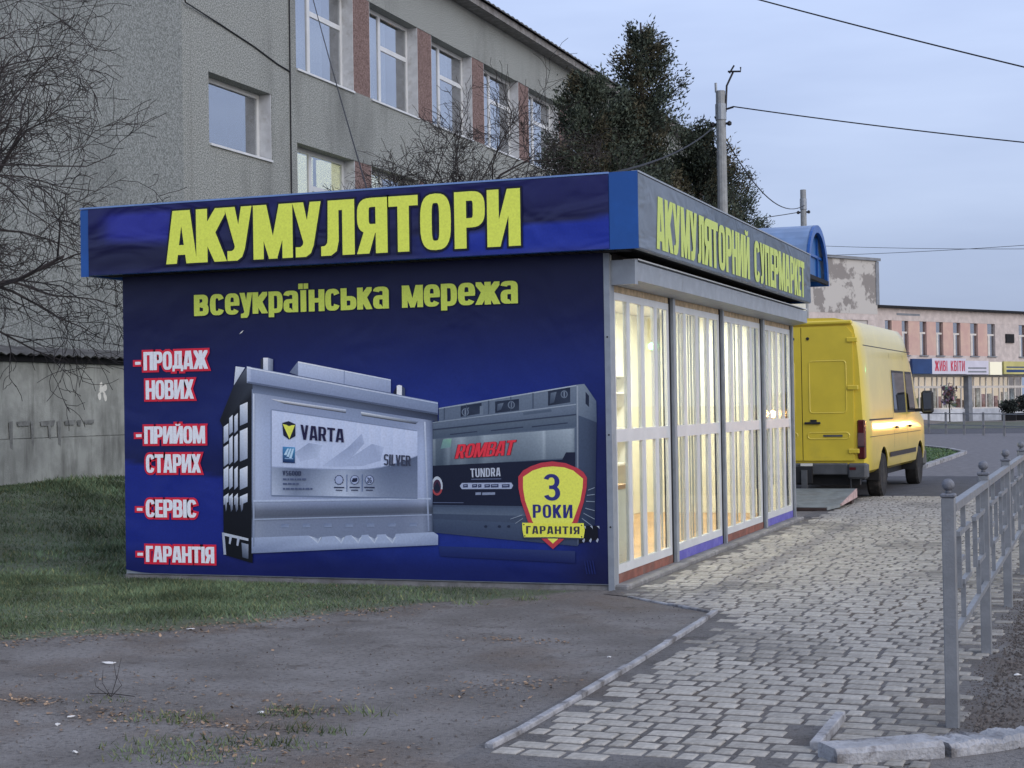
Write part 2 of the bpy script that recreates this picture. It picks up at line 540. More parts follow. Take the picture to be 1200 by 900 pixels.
def area2(p): return sum(p[i][0]*p[(i+1) % len(p)][1]-p[(i+1) % len(p)][0]*p[i][1] for i in range(len(p)))
def grow(p, d):
    """push an outline outwards by d"""
    q = [p[0]]
    for a in p[1:]:
        if abs(a[0]-q[-1][0])+abs(a[1]-q[-1][1]) > 1e-6: q.append(a)
    if abs(q[0][0]-q[-1][0])+abs(q[0][1]-q[-1][1]) < 1e-6: q.pop()
    if area2(q) < 0: q.reverse()
    if d == 0: return q
    out = []
    n = len(q)
    for i in range(n):
        a, b, c = q[i-1], q[i], q[(i+1) % n]
        e1 = (b[0]-a[0], b[1]-a[1]); e2 = (c[0]-b[0], c[1]-b[1])
        l1 = math.hypot(*e1); l2 = math.hypot(*e2)
        n1 = (e1[1]/l1, -e1[0]/l1); n2 = (e2[1]/l2, -e2[0]/l2)
        k = max(0.55, 1+n1[0]*n2[0]+n1[1]*n2[1])
        out.append((b[0]+d*(n1[0]+n2[0])/k, b[1]+d*(n1[1]+n2[1])/k))
    return out

def letter(mb, ch, x0, x1, z0, z1, place, depth, c, d=0.0, shear=0.0):
    gw, ps = G[ch]
    sx, sz = (x1-x0)/gw, (z1-z0)
    for k, p in enumerate(ps):
        q = grow([(x0+x*sx+shear*y*sz, z0+y*sz) for x, y in p], d)
        mb.poly([place(x, z, depth+0.00012*k) for x, z in q], c)

def word(mb, txt, x0, x1, z0, z1, place, depth, c, d=0.0, gap=0.07, space=0.3, shear=0.0):
    ws = [space if t == ' ' else G[t][0] for t in txt]
    tot = sum(ws)+gap*(len(txt)-1)
    k = (x1-x0)/tot
    x = x0
    for t, g in zip(txt, ws):
        if t != ' ': letter(mb, t, x, x+g*k, z0, z1, place, depth, c, d, shear)
        x += (g+gap)*k

# ------------------------------------------------------------------ materials
m_ground = mat('bare_ground', lin(114, 110, 107), 0.95, 0, 1.3, 1.0, 95, c2=lin(136, 133, 131), pos=(0.40, 0.62))
layer(m_ground, lin(112, 98, 86), 0.55, (0.50, 0.66), amount=0.75)
layer(m_ground, lin(76, 68, 61), 2.4, (0.58, 0.70), amount=0.7)
layer(m_ground, lin(70, 67, 65), 30.0, (0.52, 0.62), amount=0.6)
layer(m_ground, lin(164, 160, 156), 60.0, (0.57, 0.66), amount=0.6)
attr_tint(m_ground)
m_sand = mat('joint_dirt', lin(80, 76, 74), 0.95, 0.2, 6, 0.5, 90)
m_paver = mat('concrete_paver', lin(162, 157, 148), 0.85, 0.14, 30, 0.35, 160)
attr_tint(m_paver)
layer(m_paver, lin(84, 78, 74), 0.9, (0.56, 0.68), coords='Generated', amount=0.0)
m_conc = mat('weathered_concrete', lin(134, 132, 130), 0.92, 0.22, 7, 0.45, 70)
layer(m_conc, lin(86, 80, 74), 3.5, (0.52, 0.68), amount=0.7)
m_kerb = mat('old_kerb_concrete', lin(164, 164, 166), 0.9, 0.2, 9, 0.6, 60)
layer(m_kerb, lin(86, 82, 80), 4.5, (0.50, 0.62), amount=0.85)
m_asph = mat('asphalt', lin(78, 78, 82), 0.9, 0.15, 3, 0.35, 120)
m_plaza = mat('far_paving', lin(112, 110, 112), 0.9, 0.15, 5, 0.2, 60)
m_grass = mat('grass_blades', lin(108, 126, 94), 0.75, 0.25, 1.2, spec=0.2)
attr_tint(m_grass)
m_leaf = mat('dead_leaves', lin(136, 116, 96), 0.85, 0.3, 8)
attr_tint(m_leaf)
m_alu = mat('grey_metal', lin(152, 158, 164), 0.45, 0.08, 6, 0.05, 40, metal=0.25, spec=0.5)
layer(m_alu, lin(112, 110, 106), 5, (0.60, 0.75), amount=0.5)
m_pvc = mat('white_pvc', lin(206, 208, 208), 0.35, 0.05, 3, spec=0.5)
layer(m_pvc, lin(160, 158, 150), 4, (0.58, 0.75), amount=0.4, zlim=(0.0, 0.6))
m_dark = mat('dark_gap', lin(24, 24, 28), 0.8, 0.2, 6)
m_brown = mat('red_brown_panel', lin(132, 84, 70), 0.7, 0.2, 7, 0.2, 60)
layer(m_brown, lin(110, 100, 92), 5, (0.52, 0.68), amount=0.6)
m_bluep = mat('blue_violet_panel', lin(100, 96, 176), 0.6, 0.15, 6, 0.1, 60)
layer(m_bluep, lin(130, 124, 150), 6, (0.52, 0.68), amount=0.6)
m_bluem = mat('blue_painted_metal', lin(26, 84, 158), 0.35, 0.1, 2.5, 0.04, 10, spec=0.5)
m_soffit = mat('dark_soffit', lin(42, 42, 44), 0.8, 0.3, 8, 0.4, 40)
m_white = mat('white_paint', lin(226, 224, 214), 0.7, 0.05, 3)
m_cream = mat('cream_panel', lin(236, 234, 214), 0.6, 0.05, 2)
m_wood = mat('light_wood', lin(186, 148, 102), 0.55, 0.18, 2, stretch=(1, 1, 14))
m_beige = mat('beige_filler', lin(186, 166, 136), 0.8, 0.2, 12, 0.3, 60)
m_slat = mat('blind_fabric', lin(206, 204, 190), 0.85, 0.06, 4)
m_pane = glass('window_pane', refl=0.035)
m_tube = emit('lit_tube', (1.0, 0.94, 0.74), 14.0)
m_print = print_mat('banner_print', 0.42, 0.35)
m_vinyl = print_mat('banner_vinyl', 0.40, 0.35, wrinkle=0.35, wscale=(1.0, 1, 1.0))
m_vinyl2 = print_mat('sign_vinyl', 0.38, 0.4, wrinkle=0.6, wscale=(1.0, 1.0, 2.2))

# ------------------------------------------------------------------ ground
LAWN = [(-1.9, -2.3), (-1.54, -1.56), (-0.62, -0.55), (-0.3, -0.12), (-5.0, -0.12), (-5.0, 9.5), (-6, 40), (-12.2, 40), (-12.2, -9.0), (-6.2, -6.6), (-4.4, -4.9), (-3.34, -3.95), (-2.69, -3.35), (-2.1, -2.54)]
def inside(x, y, P):
    r = False
    j = len(P)-1
    for i in range(len(P)):
        if (P[i][1] > y) != (P[j][1] > y) and x < (P[j][0]-P[i][0])*(y-P[i][1])/(P[j][1]-P[i][1])+P[i][0]:
            r = not r
        j = i
    return r
def sstep(a, b, x):
    t = min(1, max(0, (x-a)/(b-a)))
    return t*t*(3-2*t)
def hills(x, y):
    return 0.012*math.sin(x*1.7+0.4*y)*math.cos(y*1.3-0.6*x) + 0.006*math.sin(5.1*x+1.2)*math.sin(4.3*y+0.7)
def ground_z(x, y):
    z = 0.50*sstep(-6.4, -11.6, x)*sstep(-2.0, 6.5, y)
    flat = 1.0
    if x > 0.0: flat = 0.0 if x < 3.4 else sstep(3.4, 3.8, x)*sstep(13.0, 11.0, y)
    elif x > -0.6: flat = 1-sstep(-0.6, 0.0, x)
    if y < -6.4: flat = max(flat, sstep(-6.35, -6.9, y))
    if -5.1 < x < 0.1 and y > -0.15: flat *= 0.3
    z += hills(x, y)*flat
    if x > 0.3 and x < 3.4 and y < -1.2: z -= 0.012*sstep(1.25, 0.7, x)*0
    return z
def axis(lo, hi, fine0, fine1, step, grow_):
    a = [fine0]
    while a[-1] < fine1: a.append(a[-1]+step)
    s = step
    up_, dn = [], []
    x = a[-1]
    while x < hi:
        s *= grow_; x += s; up_.append(x)
    s = step; x = a[0]
    while x > lo:
        s *= grow_; x -= s; dn.append(x)
    return dn[::-1]+a+up_
gx = axis(-900, 900, -9.5, 5.0, 0.14, 1.25)
gy = axis(-300, 1500, -9.5, 3.0, 0.14, 1.22)
vs_ = [(x, y, ground_z(x, y)) for y in gy for x in gx]
nx = len(gx)
fs_ = [(j*nx+i, j*nx+i+1, (j+1)*nx+i+1, (j+1)*nx+i) for j in range(len(gy)-1) for i in range(nx-1)]
me = bpy.data.meshes.new('ground')
me.from_pydata(vs_, [], fs_)
a = me.attributes.new('tone', 'FLOAT_COLOR', 'POINT')
buf = []
for x, y, z in vs_:
    g = 0.0
    if inside(x, y, LAWN): g = 0.75
    if x > 3.45 and y > -6 and y < 30: g2 = 0.88
    else: g2 = 1.0
    t = (1.0*(1-g)+0.62*g, 1.0*(1-g)+0.86*g, 1.0*(1-g)+0.50*g)
    buf += [t[0]*g2, t[1]*g2*0.98, t[2]*g2*0.95, 1]
a.data.foreach_set('color', buf)
me.polygons.foreach_set('use_smooth', [True]*len(me.polygons))
me.materials.append(m_ground)
ground = link('ground', me)
tag(ground, 'grey trodden dirt and worn asphalt ground', None, kind='structure')

# pavement of mixed pavers
PX0, PX1 = 1.30, 3.62
def paved(x, y):
    if y < -6.45+0.10*math.sin(x*7): return False
    if y < -1.36: return x > PX0 and x < 3.39
    e = -0.47 - (x-0.20)*0.90          # slanting border at the corner of the kiosk
    return x > 0.17 and x < 3.39 and y > e+0.02
pv = MB()
pv.poly([(1.215, -6.75, 0.005), (2.7, -6.75, 0.005), (3.2, -6.1, 0.005), (3.40, -5.6, 0.005), (3.40, 14.3, 0.005), (0.0, 14.3, 0.005), (0.0, -0.3, 0.005), (0.26, -0.43, 0.005), (1.215, -1.30, 0.005)], tone=0.78)
pavement = tag(pv.build('pavement', m_ground), 'pavement of pale rectangular concrete pavers beside the shop', None, kind='structure')

ROW = 0.154
rows = int((14.3+6.6)/ROW)
spots = []
ang0 = math.radians(-2.2)
ca, sa = math.cos(ang0), math.sin(ang0)
prng = random.Random(3)
for r in range(rows):
    y = -6.60+ROW*r+ROW/2
    x = -0.3 + prng.uniform(0, 0.2)
    while x < 3.7:
        l = prng.choice((0.080, 0.122, 0.122, 0.185, 0.185))
        cx, cy = x+l/2, y
        # pavers lie at a slight slant to the shop
        ux, uy = 1.3+(cx-1.3)*ca-(cy+6)*0*sa, cy+(cx-1.3)*math.sin(ang0)*1.0
        if paved(ux-l*0.5, uy) and paved(ux+l*0.5, uy) and uy < 14.25:
            near = uy < -5.7
            edge = ux > 3.1
            drop = 0.0
            if ux-PX0 < 0.14 and prng.random() < 0.35 and uy < -1.4: drop = 1
            if edge and prng.random() < 0.6*sstep(3.1, 3.35, ux): drop = 1
            if 2.55 < ux < 2.82 and uy < -5.45 and prng.random() < 0.8: drop = 1
            if not drop:
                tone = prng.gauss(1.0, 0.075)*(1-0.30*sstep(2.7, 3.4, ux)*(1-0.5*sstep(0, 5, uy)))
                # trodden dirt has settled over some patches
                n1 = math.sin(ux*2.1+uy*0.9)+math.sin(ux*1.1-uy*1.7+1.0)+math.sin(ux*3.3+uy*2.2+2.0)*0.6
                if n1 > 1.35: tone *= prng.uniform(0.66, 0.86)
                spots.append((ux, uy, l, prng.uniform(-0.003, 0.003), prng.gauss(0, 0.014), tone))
        x += l+prng.uniform(0.020, 0.032)
def paver_verts(l, wv, seed):
    q = random.Random(seed)
    b = 0.010
    j = lambda s=0.004: q.uniform(-s, s)
    hl, hw = l/2, wv/2
    top = [(-hl+b+j(), -hw+b+j()), (hl-b+j(), -hw+b+j()), (hl-b+j(), hw-b+j()), (-hl+b+j(), hw-b+j())]
    if q.random() < 0.35:
        k = q.randrange(4)
        top[k] = (top[k][0]*0.86, top[k][1]*0.80)
    bot = [(-hl, -hw), (hl, -hw), (hl, hw), (-hl, hw)]
    vs = [(x, y, 0.0) for x, y in bot] + [(x, y, 0.007) for x, y in bot] + [(x, y, 0.0125+j(0.001)) for x, y in top]
    fs = [(0, 1, 5, 4), (1, 2, 6, 5), (2, 3, 7, 6), (3, 0, 4, 7), (4, 5, 9, 8), (5, 6, 10, 9), (6, 7, 11, 10), (7, 4, 8, 11), (8, 9, 10, 11)]
    return vs, fs
spots.sort(key=lambda s: (s[0]-4.03)**2+(s[1]+13.36)**2)
PVM = {}
for k, (x, y, l, dz, ra, tone) in enumerate(spots[:300]):
    key = (l, k % 5, round(max(0.55, min(1.2, tone))*12)/12)
    if key not in PVM:
        q = MB(); q.mesh(*paver_verts(l, 0.112, hash((l, k % 5))), tone=key[2])
        PVM[key] = q.data('paver', m_paver)
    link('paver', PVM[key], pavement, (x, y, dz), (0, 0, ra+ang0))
rest = MB()
for k, (x, y, l, dz, ra, tone) in enumerate(spots[300:]):
    v, f = paver_verts(l, 0.112, k % 40)
    c_, s_ = math.cos(ra+ang0), math.sin(ra+ang0)
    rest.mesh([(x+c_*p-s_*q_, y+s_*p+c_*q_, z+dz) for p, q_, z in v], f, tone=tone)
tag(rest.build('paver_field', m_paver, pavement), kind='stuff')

# asphalt drive, far paving, road
q = MB(); q.poly([(-9, 14.3, 0.006), (60, 14.3, 0.006), (60, 21.6, 0.006), (-9, 21.6, 0.006)])
tag(q.build('driveway', m_asph), 'dark asphalt drive crossing behind the yellow van', kind='structure')
q = MB(); q.poly([(-14, 21.6, 0.006), (60, 21.6, 0.006), (60, 66, 0.006), (-20, 66, 0.006)])
tag(q.build('far_pavement', m_plaza), 'grey paved footway beyond the drive', kind='structure')
q = MB(); q.poly([(-40, 66, 0.010), (80, 66, 0.010), (80, 80, 0.010), (-40, 80, 0.010)])
tag(q.build('far_road', m_asph), 'road crossing in front of the pink building', kind='structure')
q = MB(); q.poly([(-30, 80, 0.02), (60, 80, 0.02), (60, 108, 0.02), (-30, 108, 0.02)])
m_far_grass = mat('far_verge', lin(88, 92, 78), 0.95, 0.25, 0.8)
tag(q.build('far_verge', m_far_grass), 'thin grass verge in front of the flower shop', kind='structure')

# ------------------------------------------------------------------ edging strips and kerbs
def edging(pts, wd, h, label, name='edging_strip', m=m_kerb):
    q = MB()
    base = thing(name, (pts[0][0], pts[0][1], 0), label, 'edging')
    for (a, b) in zip(pts, pts[1:]):
        a_, b_ = Vector((*a, 0)), Vector((*b, 0))
        d = (b_-a_).normalized(); n_ = Vector((-d.y, d.x, 0))*wd/2
        k = MB()
        g = 0.004
        e = random.uniform(-0.006, 0.006)
        p = [a_+d*g-n_, b_-d*g-n_, b_-d*g+n_, a_+d*g+n_]
        c_ = 0.006
        t = [a_+d*(g+c_)-n_*0.8, b_-d*(g+c_)-n_*0.8, b_-d*(g+c_)+n_*0.8, a_+d*(g+c_)+n_*0.8]
        k.mesh([(x.x, x.y, -0.05) for x in p]+[(x.x, x.y, h+e-c_) for x in p]+[(x.x, x.y, h+e) for x in t],
               [(0, 1, 5, 4), (1, 2, 6, 5), (2, 3, 7, 6), (3, 0, 4, 7), (4, 5, 9, 8), (5, 6, 10, 9), (6, 7, 11, 10), (7, 4, 8, 11), (8, 9, 10, 11)])
        k.build('edging_stone', m, base)
    return base
edging([(1.290, -6.34), (1.305, -5.98), (1.30, -5.0), (1.285, -4.0), (1.262, -3.0), (1.235, -2.0), (1.20, -1.30)], 0.042, 0.034, 'long thin concrete edging strip along the left side of the pavers')
edging([(0.27, -0.445), (0.72, -0.87), (1.19, -1.30)], 0.04, 0.018, 'short slanting edging strip at the front corner of the shop')
edging([(2.752, -5.97), (2.752, -5.22)], 0.052, 0.055, 'single loose edging stone between pavers and corner kerb')
def kerb_block(a, b, wd, h, name, label, seed):
    q = MB(); r = random.Random(seed)
    a_, b_ = Vector((*a, 0)), Vector((*b, 0)); d = b_-a_; n_ = Vector((-d.y, d.x, 0)).normalized()
    N = 44
    prof = [(-.5, -.10), (-.5, h*.72), (-.40, h), (.42, h*1.02), (.5, h*.8), (.5, -.10)]
    ring = []
    for i in range(N+1):
        p = a_+d*(i/N)
        low = 0.0 if seed == 1 else 0.006+0.006*math.sin(i*0.35)+0.003*math.sin(i*1.1)
        wear = 0.0012 if seed == 1 else 0.005
        ring.append([(p.x+n_.x*(u*wd+r.uniform(-wear, wear)*.5), p.y+n_.y*(u*wd+r.uniform(-wear, wear)*.5), z-abs(r.gauss(0, wear))*(z > 0 and (seed == 2 or z < h*.9))-low*(z > 0)) for u, z in prof])
    n = len(prof)
    vs = [p for g in ring for p in g]
    fs = [tuple(range(n-1, -1, -1)), tuple(N*n+i for i in range(n))]
    for i in range(N):
        for j in range(n):
            fs.append((i*n+j, i*n+(j+1) % n, (i+1)*n+(j+1) % n, (i+1)*n+j))
    q.mesh(vs, fs)
    o = q.build(name, m_kerb, origin=(a[0], a[1], 0))
    return tag(o, label, 'kerb', None)
kerb_block((2.84, -6.17), (3.27, -5.86), 0.19, 0.075, 'kerb_stone', 'pale concrete kerb stone with smooth top in the foreground', 1)
kerb_block((3.29, -5.85), (3.68, -5.50), 0.19, 0.072, 'kerb_stone', 'crumbling broken kerb stone at the right edge beside the fence post', 2)
edging([(-0.05, 25.7), (0.03, 31), (0.05, 36.3), (-0.6, 39.2), (-1.73, 42.7)], 0.16, 0.10, 'pale kerb round the small grass bed behind the van', 'bed_kerb')

# ------------------------------------------------------------------ shop kiosk
kx = (-4.95, 0.0)
kiosk = thing('shop_kiosk', (0, 0, 0), 'blue battery shop kiosk with yellow lettered fascia and lit glazed front', 'kiosk')
Y1 = 8.60
bx('plinth', m_conc, kiosk, -4.97, 0.13, 0.012, Y1+0.05, -0.05, 0.045, bev=0.012)
bx('wall', m_alu, kiosk, -4.94, -0.002, 0.0, 0.08, 0.046, 2.93)
bx('wall', m_white, kiosk, -4.94, -4.86, 0.083, Y1, 0.046, 2.93)
bx('wall', m_alu, kiosk, -4.858, -0.10, Y1-0.08, Y1, 0.046, 2.93)
bx('floor', m_wood, kiosk, -4.855, -0.08, 0.085, Y1-0.085, 0.046, 0.10)
bx('ceiling', m_white, kiosk, -4.855, -0.01, 0.085, Y1-0.085, 2.86, 2.925)
bx('inner_wall', m_cream, kiosk, -4.85, -4.80, 0.10, Y1-0.1, 0.101, 2.855)
bx('inner_wall', m_cream, kiosk, -4.795, -0.13, 0.085, 0.12, 0.101, 2.855)
bx('inner_wall', m_cream, kiosk, -4.795, -0.13, Y1-0.13, Y1-0.085, 0.101, 2.855)
bx('inner_wall', m_cream, kiosk, -2.2, -2.12, 0.125, Y1-0.135, 0.101, 2.855)
bx('roof', m_soffit, kiosk, -5.12, 0.27, -0.20, Y1+0.02, 2.96, 3.06)
# ridged soffit boards under the overhang
for i in range(46):
    x = -5.05+i*0.115
    if x < 0.22:
        bx('soffit_slat', m_soffit, kiosk, x, x+0.09, -0.20, -0.004, 2.932, 2.958)
# corner angle
q = MB()
q.box(-0.040, 0.012, -0.014, -0.002, 0.0, 2.93)
q.box(0.0005, 0.012, -0.0018, 0.125, 0.0, 2.86)
q.build('corner_post', m_alu, kiosk)
for z in (0.55, 1.35, 2.2):
    q = MB(); q.lathe([(0.008, 0), (0.008, 0.004), (0.004, 0.006)], -0.014, -0.0142, z, 'y', 8)
    for i, v in enumerate(q.v): q.v[i] = (v[0], -0.0142-(v[1]+0.0142), v[2])
    q.build('screw', m_dark, kiosk)

# glazed front: four bays
bays = [(0.13, 2.03, 'b'), (2.17, 4.23, 'v'), (4.35, 6.49, 'b'), (6.64, 8.52, 'v')]
for (y0, y1, kc) in bays:
    bx('base_panel', m_brown if kc == 'b' else m_bluep, kiosk, -0.05, 0.004, y0, y1, 0.046, 0.125 if kc == 'b' else 0.135)
    z0, z1 = (0.127, 2.60) if kc == 'b' else (0.137, 2.60)
    fr = MB()
    zt0, zt1 = 1.28, 1.395
    o_ = 0.055
    n_p = 4
    mw = 0.095
    inner = (y1-y0-2*o_-(n_p-1)*mw)/n_p
    fr.box(-0.04, 0.0, y0, y0+o_, z0, z1)
    fr.box(-0.04, 0.0, y1-o_, y1, z0, z1)
    fr.box(-0.04, 0.0, y0+o_, y1-o_, z0, z0+0.075)
    fr.box(-0.04, 0.0, y0+o_, y1-o_, z1-0.065, z1)
    fr.box(-0.04, 0.0, y0+o_, y1-o_, zt0, zt1)
    pvc = fr.build('window_frame', m_pvc, kiosk)
    y = y0+o_
    for k in range(n_p):
        for (a, b) in ((z0+0.075, zt0), (zt1, z1-0.065)):
            bx('glazing_bead', m_pvc, pvc, -0.034, -0.006, y, y+0.012, a, b)
            bx('glazing_bead', m_pvc, pvc, -0.034, -0.006, y+inner-0.012, y+inner, a, b)
            bx('pane', m_pane, pvc, -0.016, -0.012, y+0.012, y+inner-0.012, a, b)
        y += inner
        if k < n_p-1:
            for (a, b) in ((z0+0.075, zt0), (zt1, z1-0.065)):
                if k == 1:
                    bx('mullion', m_pvc, pvc, -0.04, 0.0, y, y+mw/2-0.003, a, b)
                    bx('mullion', m_pvc, pvc, -0.04, 0.0, y+mw/2+0.003, y+mw, a, b)
                    bx('mullion', m_pvc, pvc, -0.04, -0.012, y+mw/2-0.003, y+mw/2+0.003, a, b)
                else:
                    bx('mullion', m_pvc, pvc, -0.04, -0.001, y, y+mw, a, b)
            y += mw
    bx('filler_strip', m_beige, kiosk, -0.06, -0.004, y0, y1, 2.602, 2.70)
# hanging vertical blinds behind the last three bays
br_ = random.Random(12)
for (y0, y1, kc) in bays[1:]:
    y = y0+0.10
    while y < y1-0.15:
        k = MB()
        a_ = br_.uniform(-0.02, 0.02)
        k.box(-0.20+a_, -0.196+a_, y, y+br_.choice((0.06, 0.075, 0.09)), br_.choice((0.16, 0.16, 0.5)), 2.68)
        k.build('blind_slat', m_slat, kiosk)
        y += br_.choice((0.10, 0.115, 0.15, 0.30))
# posts between the bays, shutter guides, dark strip coloured as the shaded gap
for (a, b) in ((2.03, 2.17), (4.23, 4.35), (6.49, 6.64)):
    bx('shadow_strip', m_dark, kiosk, -0.07, 0.003, a+0.001, a+0.055, 0.046, 2.66)
    bx('shutter_guide', m_alu, kiosk, -0.07, 0.035, a+0.056, b-0.001, 0.03, 2.655)
bx('shadow_strip', m_dark, kiosk, -0.07, 0.003, 8.521, 8.55, 0.046, 2.66)
bx('shutter_guide', m_alu, kiosk, -0.07, 0.035, 8.551, 8.598, 0.03, 2.655)
# roller shutter box
q = MB()
q.prism([(0.0, 2.868), (0.23, 2.852), (0.23, 2.69), (0.036, 2.660), (0.0, 2.660)][::-1], 'y', 0.13, 8.59)
q.build('shutter_box', m_alu, kiosk)
bx('shutter_box_cap', m_alu, kiosk, 0.013, 0.231, 0.035, 0.128, 2.655, 2.868)
bx('shutter_box_trim', m_pvc, kiosk, 0.10, 0.236, 0.131, 8.585, 2.870, 2.882)
bx('header_panel', m_soffit, kiosk, -0.07, 0.0, 0.13, 8.59, 2.705, 2.94)

# fascia: front and sides
FX0, FX1, FY0, FY1, FZ0, FZ1 = -5.218, 0.355, -0.284, 8.19, 2.935, 3.577
bx('fascia_frame', m_bluem, kiosk, FX0, FX1, FY0+0.004, FY0+0.06, FZ0, FZ1)
bx('fascia_frame', m_alu, kiosk, FX1-0.06, FX1-0.004, FY0+0.062, FY1, FZ0, FZ1)
bx('fascia_frame', m_bluem, kiosk, FX0, FX0+0.06, FY0+0.062, FY1, FZ0, FZ1)
bx('fascia_frame', m_bluem, kiosk, FX0+0.062, FX1-0.062, FY1-0.06, FY1, FZ0, FZ1)
bx('corner_panel', m_bluem, kiosk, 0.105, FX1+0.003, FY0-0.004, FY0+0.003, FZ0-0.004, FZ1+0.012)
bx('corner_panel', m_bluem, kiosk, FX0-0.003, FX0+0.085, FY0-0.004, FY0+0.003, FZ0-0.01, FZ1-0.01)
m_trim = mat('pale_blue_trim', lin(120, 150, 200), 0.35, 0.1, 3, spec=0.5)
bx('fascia_trim', m_trim, kiosk, FX0-0.004, 0.10, FY0-0.010, FY0+0.05, FZ1+0.001, FZ1+0.016)
bx('fascia_trim', m_alu, kiosk, FX1-0.05, FX1+0.010, FY0, FY1, FZ1+0.001, FZ1+0.016)

def ink(r, g, b, k=1.0):
    c = lin(r, g, b)
    return (min(0.95, c[0]*k/0.70), min(0.95, c[1]*k/0.74), min(0.95, c[2]*k/0.92), 1)
YEL = ink(206, 226, 92)
NAVY = ink(18, 22, 74)
# front sign sheet: navy with brighter blue sweeps
def sheet(mb, x0, x1, z0, z1, nx_, nz_, fn, place):
    for i in range(nx_):
        for j in range(nz_):
            xa, xb = x0+(x1-x0)*i/nx_, x0+(x1-x0)*(i+1)/nx_
            za, zb = z0+(z1-z0)*j/nz_, z0+(z1-z0)*(j+1)/nz_
            P = [(xa, za), (xb, za), (xb, zb), (xa, zb)]
            mb.poly([place(x, z, 0) for x, z in P], [fn(x, z) for x, z in P])
def mixc(a, b, t): return tuple(a[i]*(1-t)+b[i]*t for i in range(3))+(1,)
def sign_col(x, z):
    u, v = (x+5.13)/5.23, (z-FZ0)/(FZ1-FZ0)
    c = mixc(ink(16, 18, 58), ink(22, 24, 84), sstep(0.2, 0.9, v))
    c = mixc(c, ink(34, 40, 140), sstep(0.02, 0.06, u)*sstep(0.24, 0.15, u)*sstep(0.45-0.5*u, 0.62-0.5*u, v)*sstep(0.95, 0.85, v))
    c = mixc(c, ink(24, 44, 150), sstep(0.60, 0.80, u)*sstep(0.06+0.38*(u-.5), 0.03+0.38*(u-.5), v-0.20))
    c = mixc(c, ink(44, 50, 110), sstep(0.10, 0.02, v)*0.5)
    return c
q = MB()
sheet(q, -5.130, 0.102, FZ0+0.004, FZ1-0.004, 60, 14, sign_col, lambda x, z, d: (x, FY0-0.006-0.004*math.sin(x*2.3+z*4)*math.sin((z-FZ0)/(FZ1-FZ0)*math.pi), z))
fsign = q.build('front_sign', m_vinyl2, kiosk, smooth=True)
pf = lambda x, z, d: (x, FY0-0.0145-d, z)
q = MB()
FR = [('А', -4.246, -3.934), ('К', -3.92, -3.619), ('У', -3.615, -3.349), ('М', -3.313, -2.924), ('У', -2.902, -2.636), ('Л', -2.615, -2.297), ('Я', -2.251, -1.972), ('Т', -1.939, -1.673), ('О', -1.632, -1.357), ('Р', -1.304, -1.035), ('И', -0.995, -0.705)]
for ch, a, b in FR: letter(q, ch, a, b, 3.014, 3.494, pf, 0.0, ink(14, 16, 40), d=0.028)
for ch, a, b in FR: letter(q, ch, a, b, 3.014, 3.494, pf, 0.003, YEL, d=0.010)
q.build('lettering', m_print, fsign)
# side sign
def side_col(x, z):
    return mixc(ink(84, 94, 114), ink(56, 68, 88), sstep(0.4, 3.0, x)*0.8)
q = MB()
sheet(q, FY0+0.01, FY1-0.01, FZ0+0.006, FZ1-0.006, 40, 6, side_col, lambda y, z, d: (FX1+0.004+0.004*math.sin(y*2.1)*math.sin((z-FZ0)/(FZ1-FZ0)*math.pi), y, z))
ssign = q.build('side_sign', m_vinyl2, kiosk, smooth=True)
SR = [('А', 0.288, 0.56), ('К', 0.582, 0.849), ('У', 0.864, 1.117), ('М', 1.157, 1.486), ('У', 1.512, 1.769), ('Л', 1.812, 2.061), ('Я', 2.088, 2.382), ('Т', 2.401, 2.667), ('О', 2.706, 3.002), ('Р', 3.043, 3.309), ('Н', 3.34, 3.583), ('И', 3.616, 3.888), ('Й', 3.922, 4.215), ('С', 4.483, 4.77), ('У', 4.807, 5.054), ('П', 5.091, 5.346), ('Е', 5.397, 5.607), ('Р', 5.633, 5.902), ('М', 5.929, 6.318), ('А', 6.346, 6.634), ('Р', 6.678, 6.93), ('К', 6.96, 7.203), ('Е', 7.234, 7.405), ('Т', 7.436, 7.675)]
ps_ = lambda y, z, d: (FX1+0.0095+d, y, z)
for part in (SR[:13], SR[13:]):
    q = MB()
    for ch, a, b in part: letter(q, ch, a, b, 2.985, 3.435, ps_, 0.0, ink(164, 182, 94), d=0.009)
    q.build('lettering', m_print, ssign)

# wall banner
BX0, BX1, BZ0, BZ1 = -4.94, -0.042, 0.055, 2.945
def banner_col(x, z):
    u, v = (x-BX0)/(BX1-BX0), (z-BZ0)/(BZ1-BZ0)
    c = mixc(ink(12, 16, 62), ink(22, 42, 132), sstep(0.9, 0.45, v)*(0.35+0.65*sstep(0.0, 0.75, u)))
    c = mixc(c, ink(14, 18, 60), sstep(0.5, 0.35, v)*sstep(0.5, 0.2, u)*0.6)
    w_ = 0.375-0.30*u+0.25*u*u
    c = mixc(c, ink(22, 38, 134), sstep(w_+0.006, w_-0.006, v)*sstep(0.5, 0.25, u)*0.85)
    c = mixc(c, ink(12, 16, 66), sstep(0.12, 0.02, v)*0.7)
    c = mixc(c, ink(26, 40, 120), sstep(0.10, 0.16, v)*sstep(0.22, 0.14, v)*sstep(0.2, 0.4, u)*0.5)
    c = mixc(c, ink(14, 16, 52), sstep(0.88, 0.99, u)*sstep(0.75, 0.4, v)*0.8)
    return c
q = MB()
def bplace(x, z, d):
    # slack sheet: rounded lower left corner, a faint belly
    k = 0.0
    if x < BX0+0.30 and z < BZ0+0.14:
        k = 0.03*((BX0+0.30-x)/0.30)**2*(1-(z-BZ0)/0.14)
    return (x, -0.008-0.004*math.sin(x*1.9)*math.sin(z*1.1), z+k)
sheet(q, BX0, BX1, BZ0, BZ1, 70, 70, banner_col, bplace)
